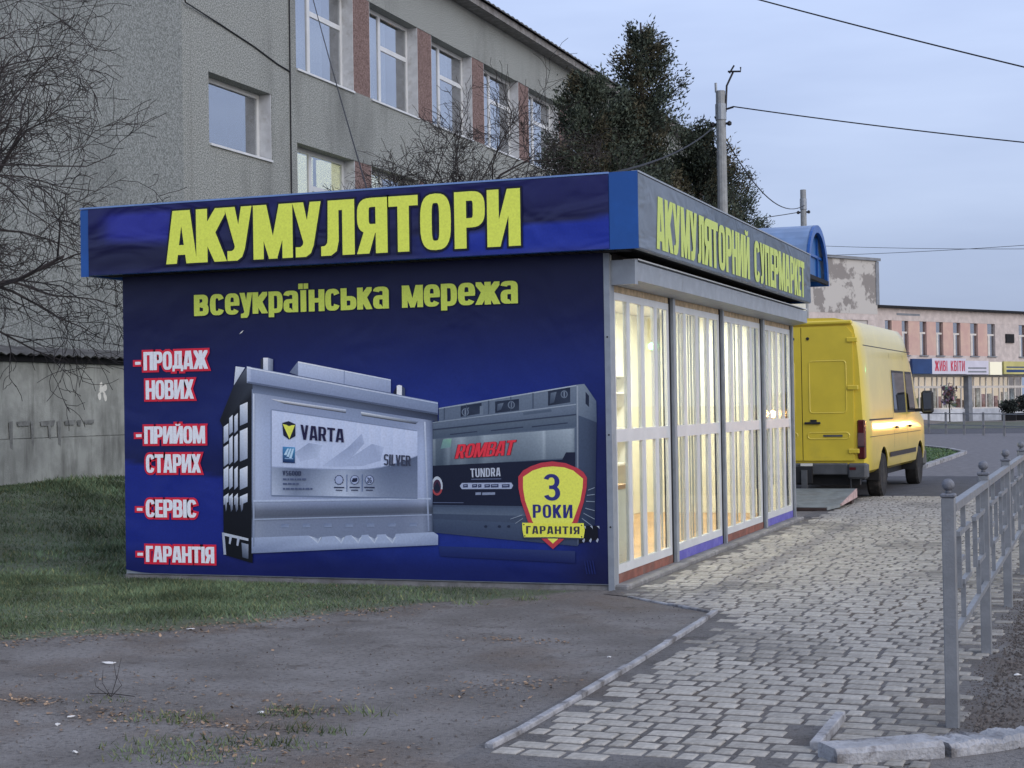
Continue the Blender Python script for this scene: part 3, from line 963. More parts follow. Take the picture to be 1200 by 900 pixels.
banner = q.build('wall_banner', m_vinyl, kiosk, smooth=True)
pb = lambda x, z, d: (x, -0.0135-d, z)
q = MB()
WR = [('в', -4.133, -3.981), ('с', -3.958, -3.811), ('е', -3.795, -3.645), ('у', -3.634, -3.507), ('к', -3.497, -3.344), ('р', -3.326, -3.184), ('а', -3.168, -3.022), ('ї', -2.995, -2.935), ('н', -2.904, -2.748), ('с', -2.733, -2.59), ('ь', -2.573, -2.42), ('к', -2.405, -2.26), ('а', -2.243, -2.093), ('м', -1.954, -1.753), ('е', -1.737, -1.586), ('р', -1.569, -1.42), ('е', -1.403, -1.244), ('ж', -1.234, -1.006), ('а', -0.993, -0.838)]
for part in (WR[:13], WR[13:]):
    q = MB()
    for ch, a, b in part: letter(q, ch, a, b, 2.528, 2.722, pb, 0.0, ink(12, 16, 50), d=0.014)
    for ch, a, b in part: letter(q, ch, a, b, 2.528, 2.722, pb, 0.003, ink(190, 208, 92), d=0.004)
    q.build('subtitle', m_print, banner)
WHITE, RED = ink(218, 218, 244), ink(196, 34, 62)
for txt, x0, x1, z0, z1 in (('ПРОДАЖ', -4.705, -3.995, 2.020, 2.192), ('НОВИХ', -4.684, -4.154, 1.737, 1.916), ('ПРИЙОМ', -4.707, -4.036, 1.308, 1.470), ('СТАРИХ', -4.692, -4.087, 1.028, 1.200), ('СЕРВІС', -4.700, -4.140, 0.598, 0.764), ('ГАРАНТІЯ', -4.705, -3.953, 0.166, 0.316)):
    q = MB()
    word(q, txt, x0, x1, z0, z1, pb, 0.0, RED, d=0.024, gap=0.05)
    word(q, txt, x0, x1, z0, z1, pb, 0.004, WHITE, d=0.003, gap=0.05)
    q.build('price_list_word', m_print, banner)
for z in (2.088, 1.385, 0.670, 0.236):
    q = MB()
    q.poly([pb(x, zz, 0) for x, zz in ((-4.83, z-.032), (-4.72, z-.032), (-4.72, z+.032), (-4.83, z+.032))], RED)
    q.poly([pb(x, zz, .001) for x, zz in ((-4.805, z-.014), (-4.742, z-.014), (-4.742, z+.014), (-4.805, z+.014))], WHITE)
    q.build('dash', m_print, banner)
SILVER_BATTERY = [
  ([(-3.569,2.024),(-3.712,1.855),(-3.871,1.522),(-3.841,1.462),(-3.512,1.732),(-3.51,1.861)], [(90,98,120),(30,34,50),(16,18,30),(10,12,22),(14,16,26),(50,56,72)]),
  ([(-3.691,2.032),(-3.59,2.019),(-3.712,1.853)], [(205,214,238),(190,200,228),(170,180,210)]),
  ([(-3.84,1.479),(-3.511,1.765),(-3.536,0.173),(-3.847,0.248)], [(14,16,28),(20,24,36),(8,10,20),(6,8,18)]),
  ([(-3.829,1.462),(-3.777,1.494),(-3.78,1.332),(-3.831,1.3)], [(190,202,232),(215,224,245),(150,162,195),(120,132,165)]),
  ([(-3.832,1.268),(-3.78,1.3),(-3.783,1.114),(-3.834,1.081)], [(190,202,232),(215,224,245),(150,162,195),(120,132,165)]),
  ([(-3.835,1.057),(-3.783,1.089),(-3.786,0.895),(-3.838,0.863)], [(190,202,232),(215,224,245),(150,162,195),(120,132,165)]),
  ([(-3.839,0.798),(-3.787,0.831),(-3.789,0.75),(-3.84,0.717)], [(190,202,232),(215,224,245),(150,162,195),(120,132,165)]),
  ([(-3.767,1.543),(-3.73,1.574),(-3.732,1.413),(-3.77,1.381)], [(190,202,232),(215,224,245),(150,162,195),(120,132,165)]),
  ([(-3.77,1.348),(-3.733,1.38),(-3.737,1.13),(-3.774,1.098)], [(190,202,232),(215,224,245),(150,162,195),(120,132,165)]),
  ([(-3.775,1.057),(-3.737,1.089),(-3.74,0.895),(-3.778,0.863)], [(190,202,232),(215,224,245),(150,162,195),(120,132,165)]),
  ([(-3.779,0.798),(-3.741,0.831),(-3.742,0.75),(-3.78,0.717)], [(190,202,232),(215,224,245),(150,162,195),(120,132,165)]),
  ([(-3.712,1.558),(-3.674,1.59),(-3.677,1.428),(-3.714,1.396)], [(190,202,232),(215,224,245),(150,162,195),(120,132,165)]),
  ([(-3.715,1.364),(-3.677,1.396),(-3.681,1.146),(-3.719,1.114)], [(190,202,232),(215,224,245),(150,162,195),(120,132,165)]),
  ([(-3.719,1.057),(-3.682,1.089),(-3.685,0.896),(-3.722,0.863)], [(190,202,232),(215,224,245),(150,162,195),(120,132,165)]),
  ([(-3.723,0.799),(-3.686,0.831),(-3.687,0.75),(-3.725,0.718)], [(190,202,232),(215,224,245),(150,162,195),(120,132,165)]),
  ([(-3.65,1.662),(-3.567,1.693),(-3.57,1.5),(-3.653,1.468)], [(190,202,232),(215,224,245),(150,162,195),(120,132,165)]),
  ([(-3.654,1.42),(-3.571,1.451),(-3.576,1.161),(-3.659,1.13)], [(190,202,232),(215,224,245),(150,162,195),(120,132,165)]),
  ([(-3.66,1.057),(-3.577,1.089),(-3.58,0.896),(-3.663,0.863)], [(190,202,232),(215,224,245),(150,162,195),(120,132,165)]),
  ([(-3.664,0.799),(-3.581,0.831),(-3.582,0.751),(-3.665,0.718)], [(190,202,232),(215,224,245),(150,162,195),(120,132,165)]),
  ([(-3.83,0.782),(-3.802,0.79),(-3.808,0.677),(-3.818,0.652)], [(150,160,190),(190,200,225),(90,100,130),(60,70,95)]),
  ([(-3.774,0.782),(-3.737,0.79),(-3.744,0.677),(-3.762,0.653)], [(150,160,190),(190,200,225),(90,100,130),(60,70,95)]),
  ([(-3.719,0.782),(-3.682,0.791),(-3.688,0.678),(-3.707,0.653)], [(150,160,190),(190,200,225),(90,100,130),(60,70,95)]),
  ([(-3.664,0.783),(-3.627,0.791),(-3.633,0.678),(-3.652,0.654)], [(150,160,190),(190,200,225),(90,100,130),(60,70,95)]),
  ([(-3.853,0.458),(-3.578,0.405),(-3.578,0.381),(-3.854,0.43)], [(170,180,205),(170,180,205),(170,180,205),(170,180,205)]),
  ([(-3.862,0.458),(-3.835,0.45),(-3.819,0.248),(-3.847,0.248)], [(150,160,190),(150,160,190),(150,160,190),(150,160,190)]),
  ([(-3.78,0.435),(-3.752,0.427),(-3.772,0.346),(-3.79,0.354)], [(160,170,200),(160,170,200),(160,170,200),(160,170,200)]),
  ([(-3.697,0.419),(-3.669,0.412),(-3.689,0.331),(-3.707,0.339)], [(160,170,200),(160,170,200),(160,170,200),(160,170,200)]),
  ([(-3.652,0.364),(-3.579,0.349),(-3.581,0.212),(-3.645,0.227)], [(120,132,160),(140,150,178),(70,80,105),(60,70,95)]),
  ([(-3.52,1.813),(-3.474,1.806),(-3.48,1.432),(-3.526,1.437)], [(108,120,154),(144,156,190),(168,182,222),(126,140,180)]),
  ([(-3.526,1.437),(-3.48,1.432),(-3.489,0.88),(-3.534,0.88)], [(126,140,180),(168,182,222),(163,177,216),(122,136,175)]),
  ([(-3.534,0.88),(-3.489,0.88),(-3.49,0.76),(-3.536,0.76)], [(122,136,175),(163,177,216),(156,170,207),(117,131,168)]),
  ([(-3.536,0.76),(-3.49,0.76),(-3.492,0.663),(-3.537,0.662)], [(117,131,168),(156,170,207),(99,107,131),(74,83,106)]),
  ([(-3.537,0.662),(-3.492,0.663),(-3.493,0.611),(-3.538,0.61)], [(74,83,106),(99,107,131),(88,95,116),(66,73,94)]),
  ([(-3.538,0.61),(-3.493,0.611),(-3.493,0.559),(-3.539,0.557)], [(66,73,94),(88,95,116),(128,139,169),(96,107,137)]),
  ([(-3.539,0.557),(-3.493,0.559),(-3.495,0.462),(-3.541,0.459)], [(96,107,137),(128,139,169),(131,142,173),(98,109,141)]),
  ([(-3.541,0.459),(-3.495,0.462),(-3.497,0.313),(-3.543,0.309)], [(98,109,141),(131,142,173),(128,139,169),(96,107,137)]),
  ([(-3.474,1.806),(-3.365,1.788),(-3.371,1.421),(-3.48,1.432)], [(144,156,190),(135,147,183),(157,172,214),(168,182,222)]),
  ([(-3.48,1.432),(-3.371,1.421),(-3.38,0.878),(-3.489,0.88)], [(168,182,222),(157,172,214),(153,167,208),(163,177,216)]),
  ([(-3.489,0.88),(-3.38,0.878),(-3.381,0.761),(-3.49,0.76)], [(163,177,216),(153,167,208),(147,160,199),(156,170,207)]),
  ([(-3.49,0.76),(-3.381,0.761),(-3.383,0.666),(-3.492,0.663)], [(156,170,207),(147,160,199),(93,101,126),(99,107,131)]),
  ([(-3.492,0.663),(-3.383,0.666),(-3.384,0.615),(-3.493,0.611)], [(99,107,131),(93,101,126),(82,90,112),(88,95,116)]),
  ([(-3.493,0.611),(-3.384,0.615),(-3.384,0.563),(-3.493,0.559)], [(88,95,116),(82,90,112),(120,131,163),(128,139,169)]),
  ([(-3.493,0.559),(-3.384,0.563),(-3.386,0.468),(-3.495,0.462)], [(128,139,169),(120,131,163),(122,134,167),(131,142,173)]),
  ([(-3.495,0.462),(-3.386,0.468),(-3.388,0.322),(-3.497,0.313)], [(131,142,173),(122,134,167),(120,131,163),(128,139,169)]),
  ([(-3.365,1.788),(-2.936,1.717),(-2.941,1.377),(-3.371,1.421)], [(135,147,183),(126,138,176),(147,161,205),(157,172,214)]),
  ([(-3.371,1.421),(-2.941,1.377),(-2.949,0.874),(-3.38,0.878)], [(157,172,214),(147,161,205),(142,157,199),(153,167,208)]),
  ([(-3.38,0.878),(-2.949,0.874),(-2.95,0.765),(-3.381,0.761)], [(153,167,208),(142,157,199),(137,150,192),(147,160,199)]),
  ([(-3.381,0.761),(-2.95,0.765),(-2.952,0.676),(-3.383,0.666)], [(147,160,199),(137,150,192),(86,95,121),(93,101,126)]),
  ([(-3.383,0.666),(-2.952,0.676),(-2.953,0.629),(-3.384,0.615)], [(93,101,126),(86,95,121),(77,84,107),(82,90,112)]),
  ([(-3.384,0.615),(-2.953,0.629),(-2.953,0.581),(-3.384,0.563)], [(82,90,112),(77,84,107),(112,123,156),(120,131,163)]),
  ([(-3.384,0.563),(-2.953,0.581),(-2.955,0.493),(-3.386,0.468)], [(120,131,163),(112,123,156),(114,126,160),(122,134,167)]),
  ([(-3.386,0.468),(-2.955,0.493),(-2.957,0.357),(-3.388,0.322)], [(122,134,167),(114,126,160),(112,123,156),(120,131,163)]),
  ([(-2.936,1.717),(-2.41,1.631),(-2.415,1.323),(-2.941,1.377)], [(126,138,176),(121,135,172),(141,157,201),(147,161,205)]),
  ([(-2.941,1.377),(-2.415,1.323),(-2.422,0.868),(-2.949,0.874)], [(147,161,205),(141,157,201),(137,153,195),(142,157,199)]),
  ([(-2.949,0.874),(-2.422,0.868),(-2.424,0.769),(-2.95,0.765)], [(142,157,199),(137,153,195),(132,147,188),(137,150,192)]),
  ([(-2.95,0.765),(-2.424,0.769),(-2.425,0.689),(-2.952,0.676)], [(137,150,192),(132,147,188),(83,93,119),(86,95,121)]),
  ([(-2.952,0.676),(-2.425,0.689),(-2.426,0.646),(-2.953,0.629)], [(86,95,121),(83,93,119),(74,82,105),(77,84,107)]),
  ([(-2.953,0.629),(-2.426,0.646),(-2.426,0.603),(-2.953,0.581)], [(77,84,107),(74,82,105),(108,120,153),(112,123,156)]),
  ([(-2.953,0.581),(-2.426,0.603),(-2.428,0.523),(-2.955,0.493)], [(112,123,156),(108,120,153),(110,122,157),(114,126,160)]),
  ([(-2.955,0.493),(-2.428,0.523),(-2.43,0.4),(-2.957,0.357)], [(114,126,160),(110,122,157),(108,120,153),(112,123,156)]),
  ([(-2.41,1.631),(-1.982,1.561),(-1.986,1.279),(-2.415,1.323)], [(121,135,172),(120,133,171),(140,155,199),(141,157,201)]),
  ([(-2.415,1.323),(-1.986,1.279),(-1.993,0.863),(-2.422,0.868)], [(141,157,201),(140,155,199),(136,150,193),(137,153,195)]),
  ([(-2.422,0.868),(-1.993,0.863),(-1.995,0.773),(-2.424,0.769)], [(137,153,195),(136,150,193),(131,145,186),(132,147,188)]),
  ([(-2.424,0.769),(-1.995,0.773),(-1.996,0.7),(-2.425,0.689)], [(132,147,188),(131,145,186),(83,91,117),(83,93,119)]),
  ([(-2.425,0.689),(-1.996,0.7),(-1.997,0.66),(-2.426,0.646)], [(83,93,119),(83,91,117),(73,81,104),(74,82,105)]),
  ([(-2.426,0.646),(-1.997,0.66),(-1.997,0.621),(-2.426,0.603)], [(74,82,105),(73,81,104),(107,118,152),(108,120,153)]),
  ([(-2.426,0.603),(-1.997,0.621),(-1.998,0.548),(-2.428,0.523)], [(108,120,153),(107,118,152),(109,121,155),(110,122,157)]),
  ([(-2.428,0.523),(-1.998,0.548),(-2.0,0.435),(-2.43,0.4)], [(110,122,157),(109,121,155),(107,118,152),(108,120,153)]),
  ([(-1.982,1.561),(-1.771,1.526),(-1.775,1.258),(-1.986,1.279)], [(120,133,171),(135,147,184),(157,172,215),(140,155,199)]),
  ([(-1.986,1.279),(-1.775,1.258),(-1.782,0.86),(-1.993,0.863)], [(140,155,199),(157,172,215),(153,167,209),(136,150,193)]),
  ([(-1.993,0.863),(-1.782,0.86),(-1.783,0.775),(-1.995,0.773)], [(136,150,193),(153,167,209),(147,160,200),(131,145,186)]),
  ([(-1.995,0.773),(-1.783,0.775),(-1.784,0.705),(-1.996,0.7)], [(131,145,186),(147,160,200),(93,101,127),(83,91,117)]),
  ([(-1.996,0.7),(-1.784,0.705),(-1.785,0.667),(-1.997,0.66)], [(83,91,117),(93,101,127),(82,90,112),(73,81,104)]),
  ([(-1.997,0.66),(-1.785,0.667),(-1.786,0.63),(-1.997,0.621)], [(73,81,104),(82,90,112),(120,131,164),(107,118,152)]),
  ([(-1.997,0.621),(-1.786,0.63),(-1.787,0.56),(-1.998,0.548)], [(107,118,152),(120,131,164),(122,134,168),(109,121,155)]),
  ([(-1.998,0.548),(-1.787,0.56),(-1.789,0.453),(-2.0,0.435)], [(109,121,155),(122,134,168),(120,131,164),(107,118,152)]),
  ([(-1.771,1.526),(-1.704,1.515),(-1.708,1.251),(-1.775,1.258)], [(135,147,184),(108,120,154),(126,140,180),(157,172,215)]),
  ([(-1.775,1.258),(-1.708,1.251),(-1.715,0.86),(-1.782,0.86)], [(157,172,215),(126,140,180),(122,136,175),(153,167,209)]),
  ([(-1.782,0.86),(-1.715,0.86),(-1.716,0.775),(-1.783,0.775)], [(153,167,209),(122,136,175),(117,131,168),(147,160,200)]),
  ([(-1.783,0.775),(-1.716,0.775),(-1.717,0.706),(-1.784,0.705)], [(147,160,200),(117,131,168),(74,83,106),(93,101,127)]),
  ([(-1.784,0.705),(-1.717,0.706),(-1.718,0.67),(-1.785,0.667)], [(93,101,127),(74,83,106),(66,73,94),(82,90,112)]),
  ([(-1.785,0.667),(-1.718,0.67),(-1.719,0.633),(-1.786,0.63)], [(82,90,112),(66,73,94),(96,107,137),(120,131,164)]),
  ([(-1.786,0.63),(-1.719,0.633),(-1.72,0.564),(-1.787,0.56)], [(120,131,164),(96,107,137),(98,109,141),(122,134,168)]),
  ([(-1.787,0.56),(-1.72,0.564),(-1.721,0.458),(-1.789,0.453)], [(122,134,168),(98,109,141),(96,107,137),(120,131,164)]),
  ([(-1.704,1.515),(-1.671,1.51),(-1.675,1.247),(-1.708,1.251)], [(108,120,154),(81,93,126),(94,109,147),(126,140,180)]),
  ([(-1.708,1.251),(-1.675,1.247),(-1.681,0.859),(-1.715,0.86)], [(126,140,180),(94,109,147),(91,106,142),(122,136,175)]),
  ([(-1.715,0.86),(-1.681,0.859),(-1.683,0.775),(-1.716,0.775)], [(122,136,175),(91,106,142),(88,101,137),(117,131,168)]),
  ([(-1.716,0.775),(-1.683,0.775),(-1.684,0.707),(-1.717,0.706)], [(117,131,168),(88,101,137),(55,64,86),(74,83,106)]),
  ([(-1.717,0.706),(-1.684,0.707),(-1.684,0.671),(-1.718,0.67)], [(74,83,106),(55,64,86),(49,57,77),(66,73,94)]),
  ([(-1.718,0.67),(-1.684,0.671),(-1.685,0.634),(-1.719,0.633)], [(66,73,94),(49,57,77),(72,83,112),(96,107,137)]),
  ([(-1.719,0.633),(-1.685,0.634),(-1.686,0.566),(-1.72,0.564)], [(96,107,137),(72,83,112),(73,85,114),(98,109,141)]),
  ([(-1.72,0.564),(-1.686,0.566),(-1.688,0.461),(-1.721,0.458)], [(98,109,141),(73,85,114),(72,83,112),(96,107,137)]),
  ([(-3.51,1.885),(-1.62,1.562),(-1.621,1.485),(-1.696,1.497),(-3.511,1.781)], [(30,34,52),(26,30,46),(50,58,82),(60,70,100),(110,124,160)]),
  ([(-3.569,2.029),(-1.615,1.659),(-1.617,1.546),(-3.571,1.873)], [(158,172,212),(120,136,175),(104,118,156),(128,142,184)]),
  ([(-3.569,2.029),(-3.526,2.023),(-3.528,1.866),(-3.571,1.873)], [(190,202,236),(175,188,226),(140,154,196),(160,174,212)]),
  ([(-3.117,1.961),(-3.025,2.064),(-3.028,1.931)], [(92,104,138),(120,132,170),(100,112,146)]),
  ([(-3.025,2.064),(-2.079,1.874),(-2.081,1.751),(-3.028,1.931)], [(186,198,235),(150,164,204),(128,142,184),(160,174,215)]),
  ([(-3.42,2.093),(-3.392,2.106),(-3.394,1.996),(-3.421,2.002)], [(40,46,66),(40,46,66),(40,46,66),(40,46,66)]),
  ([(-3.392,2.106),(-3.342,2.104),(-3.344,1.986),(-3.394,1.996)], [(225,232,250),(230,236,252),(190,200,228),(180,190,220)]),
  ([(-3.342,2.104),(-3.288,2.089),(-3.29,1.977),(-3.344,1.986)], [(150,160,190),(110,120,150),(90,100,130),(140,150,180)]),
  ([(-2.055,1.762),(-2.02,1.808),(-2.022,1.738),(-2.055,1.745)], [(20,24,50),(20,24,50),(20,24,50),(20,24,50)]),
  ([(-2.02,1.816),(-1.999,1.823),(-1.969,1.815),(-1.971,1.728),(-2.022,1.738)], [(225,232,252),(225,232,252),(225,232,252),(225,232,252),(225,232,252)]),
  ([(-1.969,1.815),(-1.938,1.791),(-1.939,1.723),(-1.971,1.728)], [(60,70,100),(60,70,100),(60,70,100),(60,70,100)]),
  ([(-3.319,1.719),(-2.535,1.606),(-2.539,1.574),(-3.18,1.671)], [(215,224,248),(190,202,236),(30,34,52),(24,28,44)]),
  ([(-2.387,1.584),(-1.808,1.487),(-1.839,1.464),(-2.377,1.548)], [(205,215,242),(120,134,170),(26,30,48),(24,28,44)]),
  ([(-3.311,1.617),(-3.183,1.598),(-3.191,1.079),(-3.319,1.084)], [(188,200,240),(182,196,238),(170,184,226),(176,190,232)]),
  ([(-3.319,1.076),(-3.191,1.071),(-3.195,0.815),(-3.323,0.816)], [(140,153,187),(113,126,160),(143,156,190),(170,183,217)]),
  ([(-3.183,1.598),(-3.055,1.58),(-3.063,1.073),(-3.191,1.079)], [(188,200,240),(182,196,238),(170,184,226),(176,190,232)]),
  ([(-3.191,1.071),(-3.063,1.065),(-3.067,0.813),(-3.195,0.815)], [(113,126,160),(87,100,134),(117,130,164),(143,156,190)]),
  ([(-3.055,1.58),(-2.929,1.561),(-2.936,1.068),(-3.063,1.073)], [(188,200,240),(182,196,238),(170,184,226),(176,190,232)]),
  ([(-3.063,1.065),(-2.937,1.06),(-2.94,0.811),(-3.067,0.813)], [(87,100,134),(101,114,148),(131,144,178),(117,130,164)]),
  ([(-2.929,1.561),(-2.803,1.543),(-2.81,1.063),(-2.936,1.068)], [(188,200,240),(182,196,238),(170,184,226),(176,190,232)]),
  ([(-2.937,1.06),(-2.81,1.055),(-2.814,0.81),(-2.94,0.811)], [(101,114,148),(120,133,167),(150,163,197),(131,144,178)]),
  ([(-2.803,1.543),(-2.677,1.525),(-2.685,1.059),(-2.81,1.063)], [(188,200,240),(182,196,238),(170,184,226),(176,190,232)]),
  ([(-2.81,1.055),(-2.685,1.051),(-2.689,0.808),(-2.814,0.81)], [(120,133,167),(138,151,185),(168,181,215),(150,163,197)]),
  ([(-2.677,1.525),(-2.553,1.507),(-2.56,1.055),(-2.685,1.059)], [(188,200,240),(182,196,238),(170,184,226),(176,190,232)]),
  ([(-2.685,1.051),(-2.56,1.048),(-2.564,0.806),(-2.689,0.808)], [(138,151,185),(148,161,195),(178,191,225),(168,181,215)]),
  ([(-2.553,1.507),(-2.429,1.489),(-2.436,1.054),(-2.56,1.055)], [(188,200,240),(182,196,238),(170,184,226),(176,190,232)]),
  ([(-2.56,1.048),(-2.436,1.046),(-2.44,0.805),(-2.564,0.806)], [(148,161,195),(129,142,176),(159,172,206),(178,191,225)]),
  ([(-2.429,1.489),(-2.306,1.471),(-2.313,1.06),(-2.436,1.054)], [(188,200,240),(182,196,238),(170,184,226),(176,190,232)]),
  ([(-2.436,1.046),(-2.313,1.053),(-2.317,0.803),(-2.44,0.805)], [(129,142,176),(111,124,158),(141,154,188),(159,172,206)]),
  ([(-2.306,1.471),(-2.184,1.453),(-2.19,1.077),(-2.313,1.06)], [(188,200,240),(182,196,238),(170,184,226),(176,190,232)]),
  ([(-2.313,1.053),(-2.19,1.069),(-2.194,0.801),(-2.317,0.803)], [(111,124,158),(92,105,139),(122,135,169),(141,154,188)]),
  ([(-2.184,1.453),(-2.062,1.436),(-2.068,1.104),(-2.19,1.077)], [(188,200,240),(182,196,238),(170,184,226),(176,190,232)]),
  ([(-2.19,1.069),(-2.068,1.096),(-2.073,0.8),(-2.194,0.801)], [(92,105,139),(83,96,130),(113,126,160),(122,135,169)]),
  ([(-2.062,1.436),(-1.941,1.418),(-1.946,1.139),(-2.068,1.104)], [(188,200,240),(182,196,238),(170,184,226),(176,190,232)]),
  ([(-2.068,1.096),(-1.946,1.131),(-1.951,0.798),(-2.073,0.8)], [(83,96,130),(83,96,130),(113,126,160),(113,126,160)]),
  ([(-1.941,1.418),(-1.821,1.401),(-1.825,1.183),(-1.946,1.139)], [(188,200,240),(182,196,238),(170,184,226),(176,190,232)]),
  ([(-1.946,1.131),(-1.825,1.175),(-1.831,0.797),(-1.951,0.798)], [(83,96,130),(83,96,130),(113,126,160),(113,126,160)]),
  ([(-3.068,1.215),(-2.924,1.302),(-2.783,1.277),(-2.838,1.166),(-3.016,1.127)], [(160,174,214),(140,154,194),(170,184,224),(168,182,222),(165,178,220)]),
  ([(-2.786,1.087),(-2.52,1.259),(-2.379,1.384),(-2.355,1.29),(-2.487,1.165),(-2.593,1.079)], [(166,180,222),(140,154,196),(160,174,216),(150,164,206),(140,154,196),(160,174,216)]),
  ([(-2.487,1.165),(-2.277,1.289),(-2.157,1.257),(-2.194,1.133),(-2.375,1.086),(-2.593,1.079)], [(146,160,202),(150,164,206),(168,182,224),(150,164,206),(156,170,212),(160,174,216)]),
  ([(-3.541,0.413),(-2.938,0.441),(-2.842,0.367),(-2.796,0.431),(-2.673,0.441),(-2.604,0.375),(-2.559,0.442),(-2.498,0.451),(-2.43,0.385),(-2.394,0.452),(-2.329,0.457),(-2.266,0.387),(-2.239,0.458),(-2.153,0.463),(-2.086,0.397),(-2.051,0.468),(-1.679,0.488),(-1.634,0.462),(-1.635,0.373),(-3.544,0.265)], [(150,165,205),(150,165,205),(150,165,205),(150,165,205),(150,165,205),(150,165,205),(150,165,205),(150,165,205),(150,165,205),(150,165,205),(150,165,205),(150,165,205),(150,165,205),(150,165,205),(150,165,205),(150,165,205),(150,165,205),(150,165,205),(120,134,175),(110,124,165)]),
  ([(-2.938,0.437),(-2.842,0.367),(-2.805,0.431),(-2.841,0.415)], [(196,208,238),(175,188,222),(200,212,240),(120,134,172)]),
  ([(-2.673,0.441),(-2.604,0.371),(-2.568,0.434),(-2.604,0.418)], [(196,208,238),(175,188,222),(200,212,240),(120,134,172)]),
  ([(-2.499,0.443),(-2.43,0.373),(-2.395,0.436),(-2.429,0.42)], [(196,208,238),(175,188,222),(200,212,240),(120,134,172)]),
  ([(-2.33,0.445),(-2.266,0.376),(-2.231,0.439),(-2.265,0.422)], [(196,208,238),(175,188,222),(200,212,240),(120,134,172)]),
  ([(-2.153,0.447),(-2.086,0.378),(-2.051,0.441),(-2.085,0.425)], [(196,208,238),(175,188,222),(200,212,240),(120,134,172)]),
  ([(-3.562,2.022),(-1.618,1.654),(-1.618,1.643),(-3.563,2.011)], [(214,222,245),(170,184,220),(160,174,212),(205,214,240)]),
  ([(-3.564,1.888),(-1.62,1.562),(-1.62,1.549),(-3.565,1.874)], [(96,108,142),(78,90,122),(70,82,112),(90,102,136)]),
  ([(-3.025,2.063),(-2.079,1.873),(-2.079,1.862),(-3.026,2.051)], [(226,233,250),(196,208,236),(180,192,226),(214,222,246)]),
  ([(-2.553,1.964),(-2.542,1.962),(-2.544,1.839),(-2.555,1.841)], [(132,146,186),(132,146,186),(132,146,186),(132,146,186)]),
  ([(-3.507,1.773),(-3.489,1.768),(-3.511,0.334),(-3.529,0.325)], [(196,206,236),(180,192,224),(120,134,170),(110,124,160)]),
  ([(-1.755,1.486),(-1.738,1.483),(-1.717,0.499),(-1.733,0.495)], [(186,198,230),(170,182,216),(120,134,172),(126,140,178)]),
  ([(-3.518,0.767),(-1.699,0.796),(-1.699,0.781),(-3.518,0.748)], [(176,190,226),(168,182,218),(150,164,200),(160,174,212)]),
  ([(-3.52,0.59),(-1.693,0.649),(-1.693,0.639),(-3.52,0.579)], [(150,164,198),(140,154,190),(136,150,186),(146,160,194)]),
  ([(-3.311,1.623),(-1.829,1.408),(-1.83,1.399),(-3.311,1.612)], [(120,134,172),(120,134,172),(120,134,172),(120,134,172)]),
  ([(-3.319,1.617),(-3.308,1.615),(-3.321,0.811),(-3.332,0.811)], [(126,140,178),(126,140,178),(126,140,178),(126,140,178)]),
  ([(-3.323,0.816),(-1.831,0.797),(-1.831,0.785),(-3.324,0.804)], [(104,118,154),(104,118,154),(104,118,154),(104,118,154)]),
  ([(-3.222,0.545),(-3.141,0.548),(-3.142,0.514),(-3.223,0.511)], [(104,118,156),(112,126,164),(128,142,180),(122,136,174)]),
  ([(-2.998,0.549),(-2.918,0.552),(-2.919,0.518),(-2.999,0.515)], [(104,118,156),(112,126,164),(128,142,180),(122,136,174)]),
  ([(-2.777,0.553),(-2.698,0.555),(-2.698,0.522),(-2.777,0.519)], [(104,118,156),(112,126,164),(128,142,180),(122,136,174)]),
  ([(-2.558,0.557),(-2.479,0.559),(-2.48,0.526),(-2.558,0.523)], [(104,118,156),(112,126,164),(128,142,180),(122,136,174)]),
  ([(-2.341,0.561),(-2.263,0.563),(-2.264,0.53),(-2.341,0.527)], [(104,118,156),(112,126,164),(128,142,180),(122,136,174)]),
  ([(-2.126,0.564),(-2.049,0.567),(-2.05,0.534),(-2.126,0.531)], [(104,118,156),(112,126,164),(128,142,180),(122,136,174)]),
  ([(-1.913,0.568),(-1.837,0.57),(-1.838,0.538),(-1.914,0.535)], [(104,118,156),(112,126,164),(128,142,180),(122,136,174)]),
]
